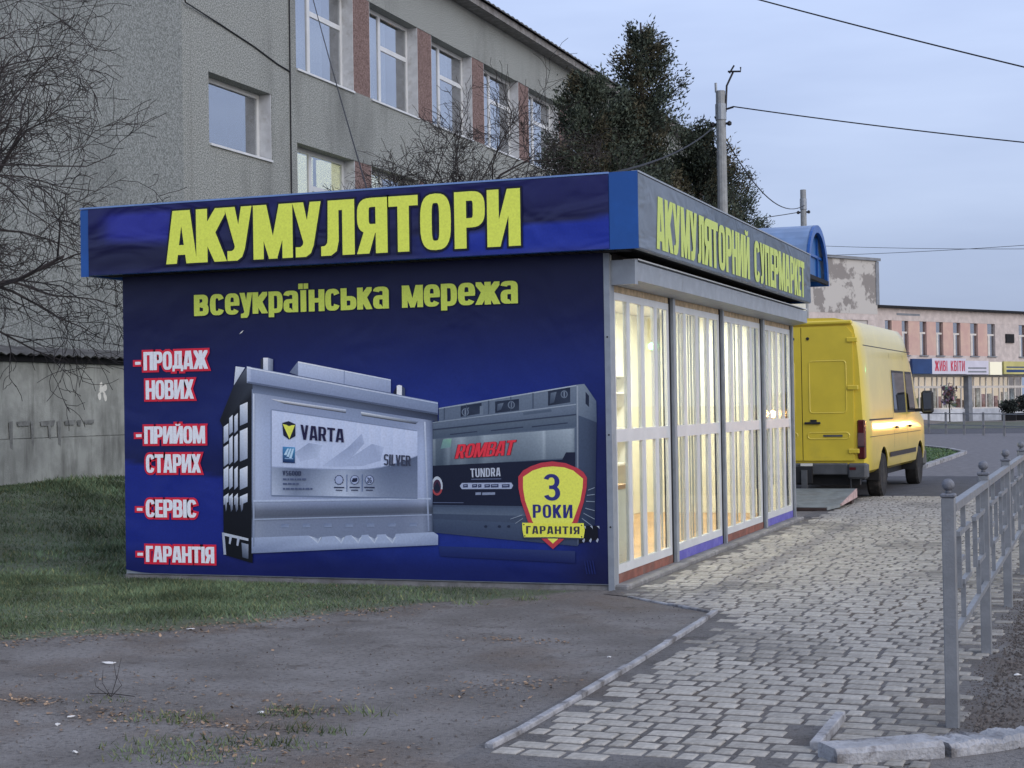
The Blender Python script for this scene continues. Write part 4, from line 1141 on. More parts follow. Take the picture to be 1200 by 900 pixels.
DARK_BATTERY = [
  ([(-0.307,1.648),(-0.237,1.662),(-0.123,1.474),(-0.154,0.577),(-0.321,0.381)], [(70,84,112),(64,78,106),(40,50,78),(30,40,70),(44,56,88)]),
  ([(-1.714,1.416),(-0.301,1.536),(-0.321,0.381),(-1.696,0.484)], [(76,90,116),(84,98,124),(56,68,96),(50,62,92)]),
  ([(-1.714,1.416),(-0.301,1.536),(-0.303,1.424),(-1.699,1.331)], [(78,92,116),(88,102,126),(70,84,110),(64,78,104)]),
  ([(-1.692,0.715),(-0.316,0.709),(-0.317,0.635),(-1.693,0.653)], [(66,80,110),(70,84,112),(84,98,124),(80,94,122)]),
  ([(-1.694,0.607),(-0.318,0.56),(-0.321,0.381),(-1.662,0.492)], [(60,74,104),(64,78,108),(50,62,94),(48,60,92)]),
  ([(-1.713,1.478),(-0.308,1.626),(-0.309,1.529),(-1.714,1.405)], [(92,106,134),(100,114,142),(84,98,124),(78,92,118)]),
  ([(-1.61,1.608),(-0.305,1.79),(-0.308,1.626),(-1.612,1.488)], [(88,102,130),(104,118,144),(92,106,132),(84,98,126)]),
  ([(-0.305,1.79),(-0.23,1.796),(-0.124,1.645),(-0.123,1.459),(-0.239,1.505),(-0.309,1.529)], [(116,130,154),(112,126,150),(78,92,120),(66,80,108),(92,106,132),(100,114,140)]),
  ([(-0.22,1.728),(-0.189,1.691),(-0.191,1.594),(-0.222,1.624)], [(26,34,58),(26,34,58),(26,34,58),(26,34,58)]),
  ([(-1.398,1.62),(-1.196,1.647),(-1.198,1.552),(-1.4,1.524)], [(34,44,68),(26,36,60),(44,54,78),(22,30,52)]),
  ([(-1.374,1.596),(-1.316,1.607),(-1.342,1.554),(-1.383,1.539)], [(80,94,120),(96,110,136),(60,72,98),(54,66,92)]),
  ([(-1.066,1.657),(-0.839,1.676),(-0.841,1.574),(-1.067,1.554)], [(34,44,68),(26,36,60),(44,54,78),(22,30,52)]),
  ([(-1.042,1.633),(-0.985,1.644),(-1.01,1.584),(-1.051,1.569)], [(80,94,120),(96,110,136),(60,72,98),(54,66,92)]),
  ([(-0.566,1.746),(-0.36,1.772),(-0.362,1.638),(-0.568,1.611)], [(34,44,68),(26,36,60),(44,54,78),(22,30,52)]),
  ([(-0.542,1.723),(-0.487,1.733),(-0.512,1.64),(-0.552,1.626)], [(80,94,120),(96,110,136),(60,72,98),(54,66,92)]),
  ([(-1.213,1.617),(-1.18,1.62),(-1.182,1.54),(-1.215,1.537)], [(100,114,140),(100,114,140),(100,114,140),(100,114,140)]),
  ([(-1.506,1.372),(-1.242,1.396),(-1.242,1.386),(-1.506,1.361)], [(44,54,80),(44,54,80),(44,54,80),(44,54,80)]),
  ([(-1.111,1.403),(-0.803,1.431),(-0.803,1.42),(-1.111,1.392)], [(44,54,80),(44,54,80),(44,54,80),(44,54,80)]),
  ([(-0.723,1.433),(-0.389,1.463),(-0.389,1.453),(-0.723,1.422)], [(44,54,80),(44,54,80),(44,54,80),(44,54,80)]),
  ([(-0.801,1.554),(-0.537,1.58),(-0.537,1.558),(-0.801,1.531)], [(74,88,114),(74,88,114),(74,88,114),(74,88,114)]),
  ([(-1.693,1.324),(-1.665,1.325),(-1.669,1.079),(-1.697,1.077)], [(100,114,136),(125,139,161),(89,103,125),(71,85,107)]),
  ([(-1.665,1.325),(-1.64,1.327),(-1.644,1.08),(-1.669,1.079)], [(125,139,161),(85,99,121),(60,74,96),(89,103,125)]),
  ([(-1.64,1.327),(-1.582,1.331),(-1.586,1.083),(-1.644,1.08)], [(85,99,121),(82,96,118),(58,72,94),(60,74,96)]),
  ([(-1.582,1.331),(-1.523,1.334),(-1.527,1.087),(-1.586,1.083)], [(82,96,118),(130,144,166),(92,106,128),(58,72,94)]),
  ([(-1.523,1.334),(-1.498,1.336),(-1.502,1.088),(-1.527,1.087)], [(130,144,166),(108,122,144),(76,90,112),(92,106,128)]),
  ([(-1.498,1.336),(-1.473,1.337),(-1.478,1.09),(-1.502,1.088)], [(108,122,144),(118,132,154),(84,98,120),(76,90,112)]),
  ([(-1.473,1.337),(-1.399,1.342),(-1.403,1.094),(-1.478,1.09)], [(118,132,154),(140,154,176),(100,114,136),(84,98,120)]),
  ([(-1.399,1.342),(-1.333,1.346),(-1.337,1.098),(-1.403,1.094)], [(140,154,176),(115,129,151),(82,96,118),(100,114,136)]),
  ([(-1.333,1.346),(-1.234,1.352),(-1.238,1.104),(-1.337,1.098)], [(115,129,151),(108,122,144),(76,90,112),(82,96,118)]),
  ([(-1.234,1.352),(-1.169,1.357),(-1.173,1.107),(-1.238,1.104)], [(108,122,144),(140,154,176),(100,114,136),(76,90,112)]),
  ([(-1.169,1.357),(-1.071,1.363),(-1.075,1.113),(-1.173,1.107)], [(140,154,176),(130,144,166),(92,106,128),(100,114,136)]),
  ([(-1.071,1.363),(-0.908,1.373),(-0.913,1.122),(-1.075,1.113)], [(130,144,166),(118,132,154),(84,98,120),(92,106,128)]),
  ([(-0.908,1.373),(-0.747,1.383),(-0.752,1.132),(-0.913,1.122)], [(118,132,154),(125,139,161),(89,103,125),(84,98,120)]),
  ([(-0.747,1.383),(-0.636,1.39),(-0.64,1.138),(-0.752,1.132)], [(125,139,161),(140,154,176),(100,114,136),(89,103,125)]),
  ([(-0.636,1.39),(-0.612,1.392),(-0.616,1.14),(-0.64,1.138)], [(140,154,176),(162,176,198),(115,129,151),(100,114,136)]),
  ([(-0.612,1.392),(-0.588,1.393),(-0.592,1.141),(-0.616,1.14)], [(162,176,198),(130,144,166),(92,106,128),(115,129,151)]),
  ([(-0.588,1.393),(-0.461,1.401),(-0.465,1.148),(-0.592,1.141)], [(130,144,166),(140,154,176),(100,114,136),(92,106,128)]),
  ([(-0.461,1.401),(-0.366,1.407),(-0.371,1.154),(-0.465,1.148)], [(140,154,176),(150,164,186),(107,121,143),(100,114,136)]),
  ([(-0.366,1.407),(-0.327,1.41),(-0.331,1.156),(-0.371,1.154)], [(150,164,186),(125,139,161),(89,103,125),(107,121,143)]),
  ([(-1.573,1.323),(-1.49,1.33),(-1.5,1.253),(-1.6,1.238)], [(110,150,150),(120,165,150),(105,140,150),(95,125,140)]),
  ([(-1.697,1.085),(-0.444,1.138),(-0.409,1.201),(-0.323,1.201),(-0.331,0.724),(-1.695,0.734)], [(16,22,46),(18,24,50),(20,26,52),(22,28,54),(20,28,56),(14,20,46)]),
  ([(-1.418,0.904),(-1.397,0.931),(-0.924,0.935),(-0.907,0.909),(-0.925,0.879),(-1.398,0.876)], [(150,162,200),(150,162,200),(150,162,200),(150,162,200),(150,162,200),(150,162,200)]),
  ([(-1.306,0.968),(-1.02,0.972),(-1.02,0.965),(-1.306,0.96)], [(90,102,140),(90,102,140),(90,102,140),(90,102,140)]),
  ([(-1.385,0.919),(-1.34,0.921),(-1.34,0.891),(-1.386,0.889)], [(40,48,84),(40,48,84),(40,48,84),(40,48,84)]),
  ([(-1.375,0.911),(-1.352,0.913),(-1.353,0.904),(-1.376,0.902)], [(120,132,170),(120,132,170),(120,132,170),(120,132,170)]),
  ([(-1.299,0.919),(-1.249,0.921),(-1.25,0.892),(-1.299,0.889)], [(40,48,84),(40,48,84),(40,48,84),(40,48,84)]),
  ([(-1.289,0.911),(-1.262,0.913),(-1.262,0.904),(-1.289,0.902)], [(120,132,170),(120,132,170),(120,132,170),(120,132,170)]),
  ([(-1.241,0.919),(-1.209,0.921),(-1.209,0.892),(-1.242,0.889)], [(40,48,84),(40,48,84),(40,48,84),(40,48,84)]),
  ([(-1.232,0.911),(-1.221,0.913),(-1.221,0.904),(-1.232,0.902)], [(120,132,170),(120,132,170),(120,132,170),(120,132,170)]),
  ([(-1.18,0.919),(-1.127,0.921),(-1.127,0.892),(-1.18,0.889)], [(40,48,84),(40,48,84),(40,48,84),(40,48,84)]),
  ([(-1.17,0.912),(-1.139,0.913),(-1.139,0.904),(-1.17,0.902)], [(120,132,170),(120,132,170),(120,132,170),(120,132,170)]),
  ([(-1.119,0.919),(-1.046,0.922),(-1.046,0.892),(-1.119,0.89)], [(40,48,84),(40,48,84),(40,48,84),(40,48,84)]),
  ([(-1.109,0.912),(-1.058,0.913),(-1.058,0.904),(-1.109,0.903)], [(120,132,170),(120,132,170),(120,132,170),(120,132,170)]),
  ([(-1.013,0.919),(-0.94,0.922),(-0.941,0.892),(-1.014,0.89)], [(40,48,84),(40,48,84),(40,48,84),(40,48,84)]),
  ([(-1.004,0.912),(-0.953,0.913),(-0.953,0.904),(-1.004,0.903)], [(120,132,170),(120,132,170),(120,132,170),(120,132,170)]),
  ([(-1.267,0.846),(-1.214,0.849),(-1.214,0.826),(-1.268,0.823)], [(120,132,168),(120,132,168),(120,132,168),(120,132,168)]),
  ([(-1.202,0.846),(-1.079,0.849),(-1.08,0.827),(-1.202,0.823)], [(120,132,168),(120,132,168),(120,132,168),(120,132,168)]),
  ([(-1.584,0.904),(-1.587,0.874),(-1.597,0.848),(-1.612,0.829),(-1.631,0.819),(-1.65,0.819),(-1.668,0.829),(-1.682,0.848),(-1.691,0.874),(-1.694,0.904),(-1.69,0.933),(-1.68,0.959),(-1.665,0.978),(-1.647,0.989),(-1.628,0.989),(-1.61,0.978),(-1.596,0.959),(-1.587,0.933)], [(170,180,205),(170,180,205),(170,180,205),(170,180,205),(170,180,205),(170,180,205),(170,180,205),(170,180,205),(170,180,205),(170,180,205),(170,180,205),(170,180,205),(170,180,205),(170,180,205),(170,180,205),(170,180,205),(170,180,205),(170,180,205)]),
  ([(-1.587,0.874),(-1.592,0.861),(-1.597,0.848),(-1.604,0.838),(-1.612,0.829),(-1.621,0.823),(-1.631,0.819),(-1.64,0.818),(-1.65,0.819),(-1.659,0.823),(-1.668,0.829),(-1.675,0.838),(-1.682,0.848),(-1.687,0.86),(-1.691,0.874)], [(150,60,70),(150,60,70),(150,60,70),(150,60,70),(150,60,70),(150,60,70),(150,60,70),(150,60,70),(150,60,70),(150,60,70),(150,60,70),(150,60,70),(150,60,70),(150,60,70),(150,60,70)]),
  ([(-1.6,0.9),(-1.603,0.878),(-1.61,0.859),(-1.62,0.845),(-1.633,0.838),(-1.646,0.838),(-1.659,0.845),(-1.669,0.859),(-1.675,0.878),(-1.677,0.9),(-1.675,0.921),(-1.668,0.94),(-1.657,0.954),(-1.644,0.962),(-1.631,0.962),(-1.619,0.955),(-1.609,0.94),(-1.602,0.922)], [(60,34,60),(60,34,60),(60,34,60),(60,34,60),(60,34,60),(60,34,60),(60,34,60),(60,34,60),(60,34,60),(60,34,60),(60,34,60),(60,34,60),(60,34,60),(60,34,60),(60,34,60),(60,34,60),(60,34,60),(60,34,60)]),
  ([(-1.676,0.877),(-1.638,0.946),(-1.602,0.877),(-1.623,0.854),(-1.656,0.854)], [(20,26,50),(20,26,50),(20,26,50),(20,26,50),(20,26,50)]),
  ([(-1.683,0.757),(-1.384,0.757),(-1.384,0.751),(-1.683,0.751)], [(80,92,128),(80,92,128),(80,92,128),(80,92,128)]),
  ([(-1.158,0.544),(-1.163,0.535),(-1.174,0.531),(-1.186,0.535),(-1.19,0.543),(-1.185,0.552),(-1.174,0.556),(-1.162,0.552)], [(30,38,64),(30,38,64),(30,38,64),(30,38,64),(30,38,64),(30,38,64),(30,38,64),(30,38,64)]),
  ([(-1.028,0.545),(-1.032,0.536),(-1.044,0.533),(-1.055,0.536),(-1.06,0.545),(-1.055,0.553),(-1.044,0.557),(-1.032,0.554)], [(30,38,64),(30,38,64),(30,38,64),(30,38,64),(30,38,64),(30,38,64),(30,38,64),(30,38,64)]),
  ([(-0.939,0.546),(-0.943,0.537),(-0.955,0.534),(-0.966,0.537),(-0.971,0.546),(-0.966,0.554),(-0.955,0.558),(-0.943,0.555)], [(30,38,64),(30,38,64),(30,38,64),(30,38,64),(30,38,64),(30,38,64),(30,38,64),(30,38,64)]),
  ([(-0.318,0.56),(-0.131,0.562),(-0.126,0.444),(-0.305,0.404)], [(10,12,26),(10,12,26),(10,12,26),(10,12,26)]),
  ([(-0.264,0.557),(-0.24,0.557),(-0.238,0.531),(-0.248,0.546)], [(165,176,205),(165,176,205),(165,176,205),(165,176,205)]),
  ([(-0.274,0.427),(-0.254,0.453),(-0.247,0.438),(-0.258,0.412)], [(150,160,190),(150,160,190),(150,160,190),(150,160,190)]),
  ([(-0.201,0.558),(-0.178,0.558),(-0.175,0.532),(-0.186,0.547)], [(165,176,205),(165,176,205),(165,176,205),(165,176,205)]),
  ([(-0.211,0.428),(-0.192,0.454),(-0.185,0.439),(-0.196,0.413)], [(150,160,190),(150,160,190),(150,160,190),(150,160,190)]),
  ([(-0.139,0.558),(-0.116,0.559),(-0.113,0.533),(-0.124,0.547)], [(165,176,205),(165,176,205),(165,176,205),(165,176,205)]),
  ([(-0.149,0.429),(-0.13,0.455),(-0.122,0.44),(-0.134,0.414)], [(150,160,190),(150,160,190),(150,160,190),(150,160,190)]),
  ([(-0.261,0.256),(-0.249,0.256),(-0.227,0.138),(-0.24,0.138)], [(24,34,96),(24,34,96),(24,34,96),(24,34,96)]),
  ([(-0.236,0.257),(-0.224,0.257),(-0.202,0.139),(-0.215,0.138)], [(24,34,96),(24,34,96),(24,34,96),(24,34,96)]),
  ([(-0.211,0.257),(-0.199,0.257),(-0.177,0.139),(-0.19,0.139)], [(24,34,96),(24,34,96),(24,34,96),(24,34,96)]),
  ([(-0.186,0.257),(-0.174,0.258),(-0.153,0.14),(-0.165,0.139)], [(24,34,96),(24,34,96),(24,34,96),(24,34,96)]),
  ([(-1.631,0.362),(-0.338,0.337),(-0.34,0.232),(-1.616,0.27)], [(30,46,110),(42,54,104),(16,26,84),(18,30,90)]),
  ([(-1.61,1.606),(-0.305,1.788),(-0.305,1.778),(-1.611,1.595)], [(140,154,180),(164,176,200),(150,162,188),(128,142,168)]),
  ([(-1.713,1.476),(-0.308,1.624),(-0.308,1.614),(-1.713,1.466)], [(126,140,166),(148,160,186),(130,144,170),(112,126,152)]),
  ([(-1.714,1.413),(-0.309,1.536),(-0.309,1.526),(-1.714,1.402)], [(46,56,82),(46,56,82),(46,56,82),(46,56,82)]),
  ([(-0.3,1.782),(-0.286,1.783),(-0.304,0.397),(-0.321,0.381)], [(150,162,186),(130,142,168),(60,72,102),(70,82,112)]),
  ([(-1.319,1.565),(-1.323,1.55),(-1.333,1.538),(-1.347,1.531),(-1.362,1.531),(-1.376,1.538),(-1.385,1.551),(-1.389,1.566),(-1.385,1.581),(-1.375,1.593),(-1.361,1.6),(-1.346,1.6),(-1.332,1.593),(-1.322,1.58)], [(96,110,136),(96,110,136),(96,110,136),(96,110,136),(96,110,136),(96,110,136),(96,110,136),(96,110,136),(96,110,136),(96,110,136),(96,110,136),(96,110,136),(96,110,136),(96,110,136)]),
  ([(-1.329,1.565),(-1.332,1.554),(-1.339,1.545),(-1.349,1.54),(-1.36,1.54),(-1.37,1.545),(-1.376,1.555),(-1.379,1.566),(-1.376,1.577),(-1.369,1.586),(-1.359,1.591),(-1.348,1.591),(-1.338,1.586),(-1.331,1.577)], [(46,56,82),(46,56,82),(46,56,82),(46,56,82),(46,56,82),(46,56,82),(46,56,82),(46,56,82),(46,56,82),(46,56,82),(46,56,82),(46,56,82),(46,56,82),(46,56,82)]),
  ([(-1.358,1.589),(-1.349,1.588),(-1.349,1.543),(-1.359,1.543)], [(120,134,160),(120,134,160),(120,134,160),(120,134,160)]),
  ([(-0.878,1.623),(-0.882,1.608),(-0.892,1.596),(-0.905,1.59),(-0.92,1.59),(-0.934,1.597),(-0.943,1.609),(-0.946,1.624),(-0.943,1.639),(-0.933,1.651),(-0.919,1.658),(-0.904,1.658),(-0.891,1.651),(-0.881,1.638)], [(96,110,136),(96,110,136),(96,110,136),(96,110,136),(96,110,136),(96,110,136),(96,110,136),(96,110,136),(96,110,136),(96,110,136),(96,110,136),(96,110,136),(96,110,136),(96,110,136)]),
  ([(-0.888,1.623),(-0.891,1.612),(-0.897,1.603),(-0.907,1.599),(-0.918,1.599),(-0.928,1.604),(-0.934,1.613),(-0.936,1.624),(-0.934,1.635),(-0.927,1.644),(-0.917,1.649),(-0.906,1.649),(-0.897,1.644),(-0.89,1.635)], [(46,56,82),(46,56,82),(46,56,82),(46,56,82),(46,56,82),(46,56,82),(46,56,82),(46,56,82),(46,56,82),(46,56,82),(46,56,82),(46,56,82),(46,56,82),(46,56,82)]),
  ([(-0.917,1.647),(-0.907,1.646),(-0.908,1.601),(-0.917,1.601)], [(120,134,160),(120,134,160),(120,134,160),(120,134,160)]),
  ([(-0.383,1.709),(-0.387,1.694),(-0.396,1.682),(-0.409,1.676),(-0.424,1.676),(-0.437,1.683),(-0.446,1.695),(-0.449,1.71),(-0.446,1.725),(-0.436,1.737),(-0.423,1.743),(-0.408,1.743),(-0.395,1.736),(-0.386,1.724)], [(96,110,136),(96,110,136),(96,110,136),(96,110,136),(96,110,136),(96,110,136),(96,110,136),(96,110,136),(96,110,136),(96,110,136),(96,110,136),(96,110,136),(96,110,136),(96,110,136)]),
  ([(-0.393,1.709),(-0.395,1.698),(-0.402,1.689),(-0.411,1.685),(-0.422,1.685),(-0.431,1.69),(-0.438,1.699),(-0.44,1.71),(-0.437,1.721),(-0.431,1.73),(-0.421,1.734),(-0.411,1.734),(-0.401,1.729),(-0.395,1.72)], [(46,56,82),(46,56,82),(46,56,82),(46,56,82),(46,56,82),(46,56,82),(46,56,82),(46,56,82),(46,56,82),(46,56,82),(46,56,82),(46,56,82),(46,56,82),(46,56,82)]),
  ([(-0.421,1.732),(-0.411,1.732),(-0.412,1.687),(-0.421,1.687)], [(120,134,160),(120,134,160),(120,134,160),(120,134,160)]),
  ([(-1.562,1.501),(-1.554,1.501),(-1.552,1.607),(-1.56,1.606)], [(60,72,98),(60,72,98),(60,72,98),(60,72,98)]),
  ([(-1.346,1.523),(-1.338,1.524),(-1.336,1.637),(-1.344,1.636)], [(60,72,98),(60,72,98),(60,72,98),(60,72,98)]),
  ([(-1.133,1.546),(-1.125,1.546),(-1.122,1.667),(-1.131,1.666)], [(60,72,98),(60,72,98),(60,72,98),(60,72,98)]),
  ([(-0.921,1.568),(-0.913,1.568),(-0.911,1.697),(-0.919,1.696)], [(60,72,98),(60,72,98),(60,72,98),(60,72,98)]),
  ([(-0.712,1.59),(-0.704,1.59),(-0.702,1.726),(-0.71,1.725)], [(60,72,98),(60,72,98),(60,72,98),(60,72,98)]),
]
BADGE = [
  ([(-0.535,1.122),(-0.64,1.11),(-0.737,1.079),(-0.807,1.043),(-0.855,0.988),(-0.855,0.886),(-0.832,0.771),(-0.771,0.591),(-0.667,0.459),(-0.542,0.353),(-0.414,0.462),(-0.307,0.595),(-0.25,0.769),(-0.222,0.895),(-0.217,0.977),(-0.248,1.026),(-0.299,1.061),(-0.411,1.106)], [(172,56,72),(172,56,72),(172,56,72),(172,56,72),(172,56,72),(172,56,72),(172,56,72),(172,56,72),(172,56,72),(172,56,72),(172,56,72),(172,56,72),(172,56,72),(172,56,72),(172,56,72),(172,56,72),(172,56,72),(172,56,72)]),
  ([(-0.535,1.078),(-0.625,1.07),(-0.721,1.041),(-0.81,0.985),(-0.812,0.887),(-0.794,0.774),(-0.729,0.593),(-0.643,0.489),(-0.541,0.401),(-0.437,0.492),(-0.353,0.597),(-0.283,0.776),(-0.259,0.895),(-0.254,0.97),(-0.341,1.041),(-0.427,1.07)], [(228,222,96),(228,222,96),(228,222,96),(228,222,96),(228,222,96),(228,222,96),(228,222,96),(228,222,96),(228,222,96),(228,222,96),(228,222,96),(228,222,96),(228,222,96),(228,222,96),(228,222,96),(228,222,96)]),
  ([(-0.211,0.873),(-0.149,0.896),(-0.149,0.89),(-0.211,0.867)], [(130,144,172),(130,144,172),(130,144,172),(130,144,172)]),
  ([(-0.22,0.829),(-0.15,0.836),(-0.15,0.831),(-0.22,0.822)], [(130,144,172),(130,144,172),(130,144,172),(130,144,172)]),
  ([(-0.229,0.777),(-0.151,0.773),(-0.151,0.768),(-0.229,0.77)], [(130,144,172),(130,144,172),(130,144,172),(130,144,172)]),
  ([(-0.237,0.717),(-0.152,0.695),(-0.152,0.69),(-0.238,0.71)], [(130,144,172),(130,144,172),(130,144,172),(130,144,172)]),
  ([(-0.254,0.672),(-0.153,0.621),(-0.154,0.616),(-0.254,0.666)], [(130,144,172),(130,144,172),(130,144,172),(130,144,172)]),
  ([(-0.27,0.628),(-0.178,0.562),(-0.178,0.556),(-0.27,0.621)], [(130,144,172),(130,144,172),(130,144,172),(130,144,172)]),
  ([(-0.824,0.653),(-0.937,0.614),(-0.937,0.609),(-0.824,0.646)], [(130,144,172),(130,144,172),(130,144,172),(130,144,172)]),
  ([(-0.817,0.623),(-0.89,0.577),(-0.89,0.571),(-0.817,0.616)], [(130,144,172),(130,144,172),(130,144,172),(130,144,172)]),
  ([(-0.825,0.569),(-0.539,0.565),(-0.256,0.571),(-0.245,0.512),(-0.258,0.441),(-0.541,0.445),(-0.812,0.441),(-0.824,0.505)], [(44,52,80),(44,52,80),(44,52,80),(44,52,80),(44,52,80),(44,52,80),(44,52,80),(44,52,80)]),
  ([(-0.825,0.581),(-0.538,0.577),(-0.255,0.583),(-0.245,0.524),(-0.258,0.453),(-0.54,0.457),(-0.811,0.453),(-0.824,0.517)], [(222,216,84),(222,216,84),(222,216,84),(222,216,84),(222,216,84),(222,216,84),(222,216,84),(222,216,84)]),
  ([(-0.802,0.564),(-0.804,0.559),(-0.81,0.557),(-0.815,0.559),(-0.817,0.564),(-0.815,0.569),(-0.809,0.571),(-0.804,0.569)], [(60,60,60),(60,60,60),(60,60,60),(60,60,60),(60,60,60),(60,60,60),(60,60,60),(60,60,60)]),
  ([(-0.267,0.564),(-0.27,0.559),(-0.275,0.557),(-0.279,0.559),(-0.281,0.564),(-0.279,0.568),(-0.274,0.57),(-0.269,0.568)], [(60,60,60),(60,60,60),(60,60,60),(60,60,60),(60,60,60),(60,60,60),(60,60,60),(60,60,60)]),
  ([(-0.796,0.465),(-0.798,0.46),(-0.803,0.458),(-0.808,0.46),(-0.81,0.465),(-0.808,0.469),(-0.803,0.471),(-0.798,0.469)], [(60,60,60),(60,60,60),(60,60,60),(60,60,60),(60,60,60),(60,60,60),(60,60,60),(60,60,60)]),
  ([(-0.269,0.464),(-0.271,0.459),(-0.276,0.457),(-0.281,0.459),(-0.283,0.464),(-0.281,0.469),(-0.276,0.471),(-0.271,0.469)], [(60,60,60),(60,60,60),(60,60,60),(60,60,60),(60,60,60),(60,60,60),(60,60,60),(60,60,60)]),
]
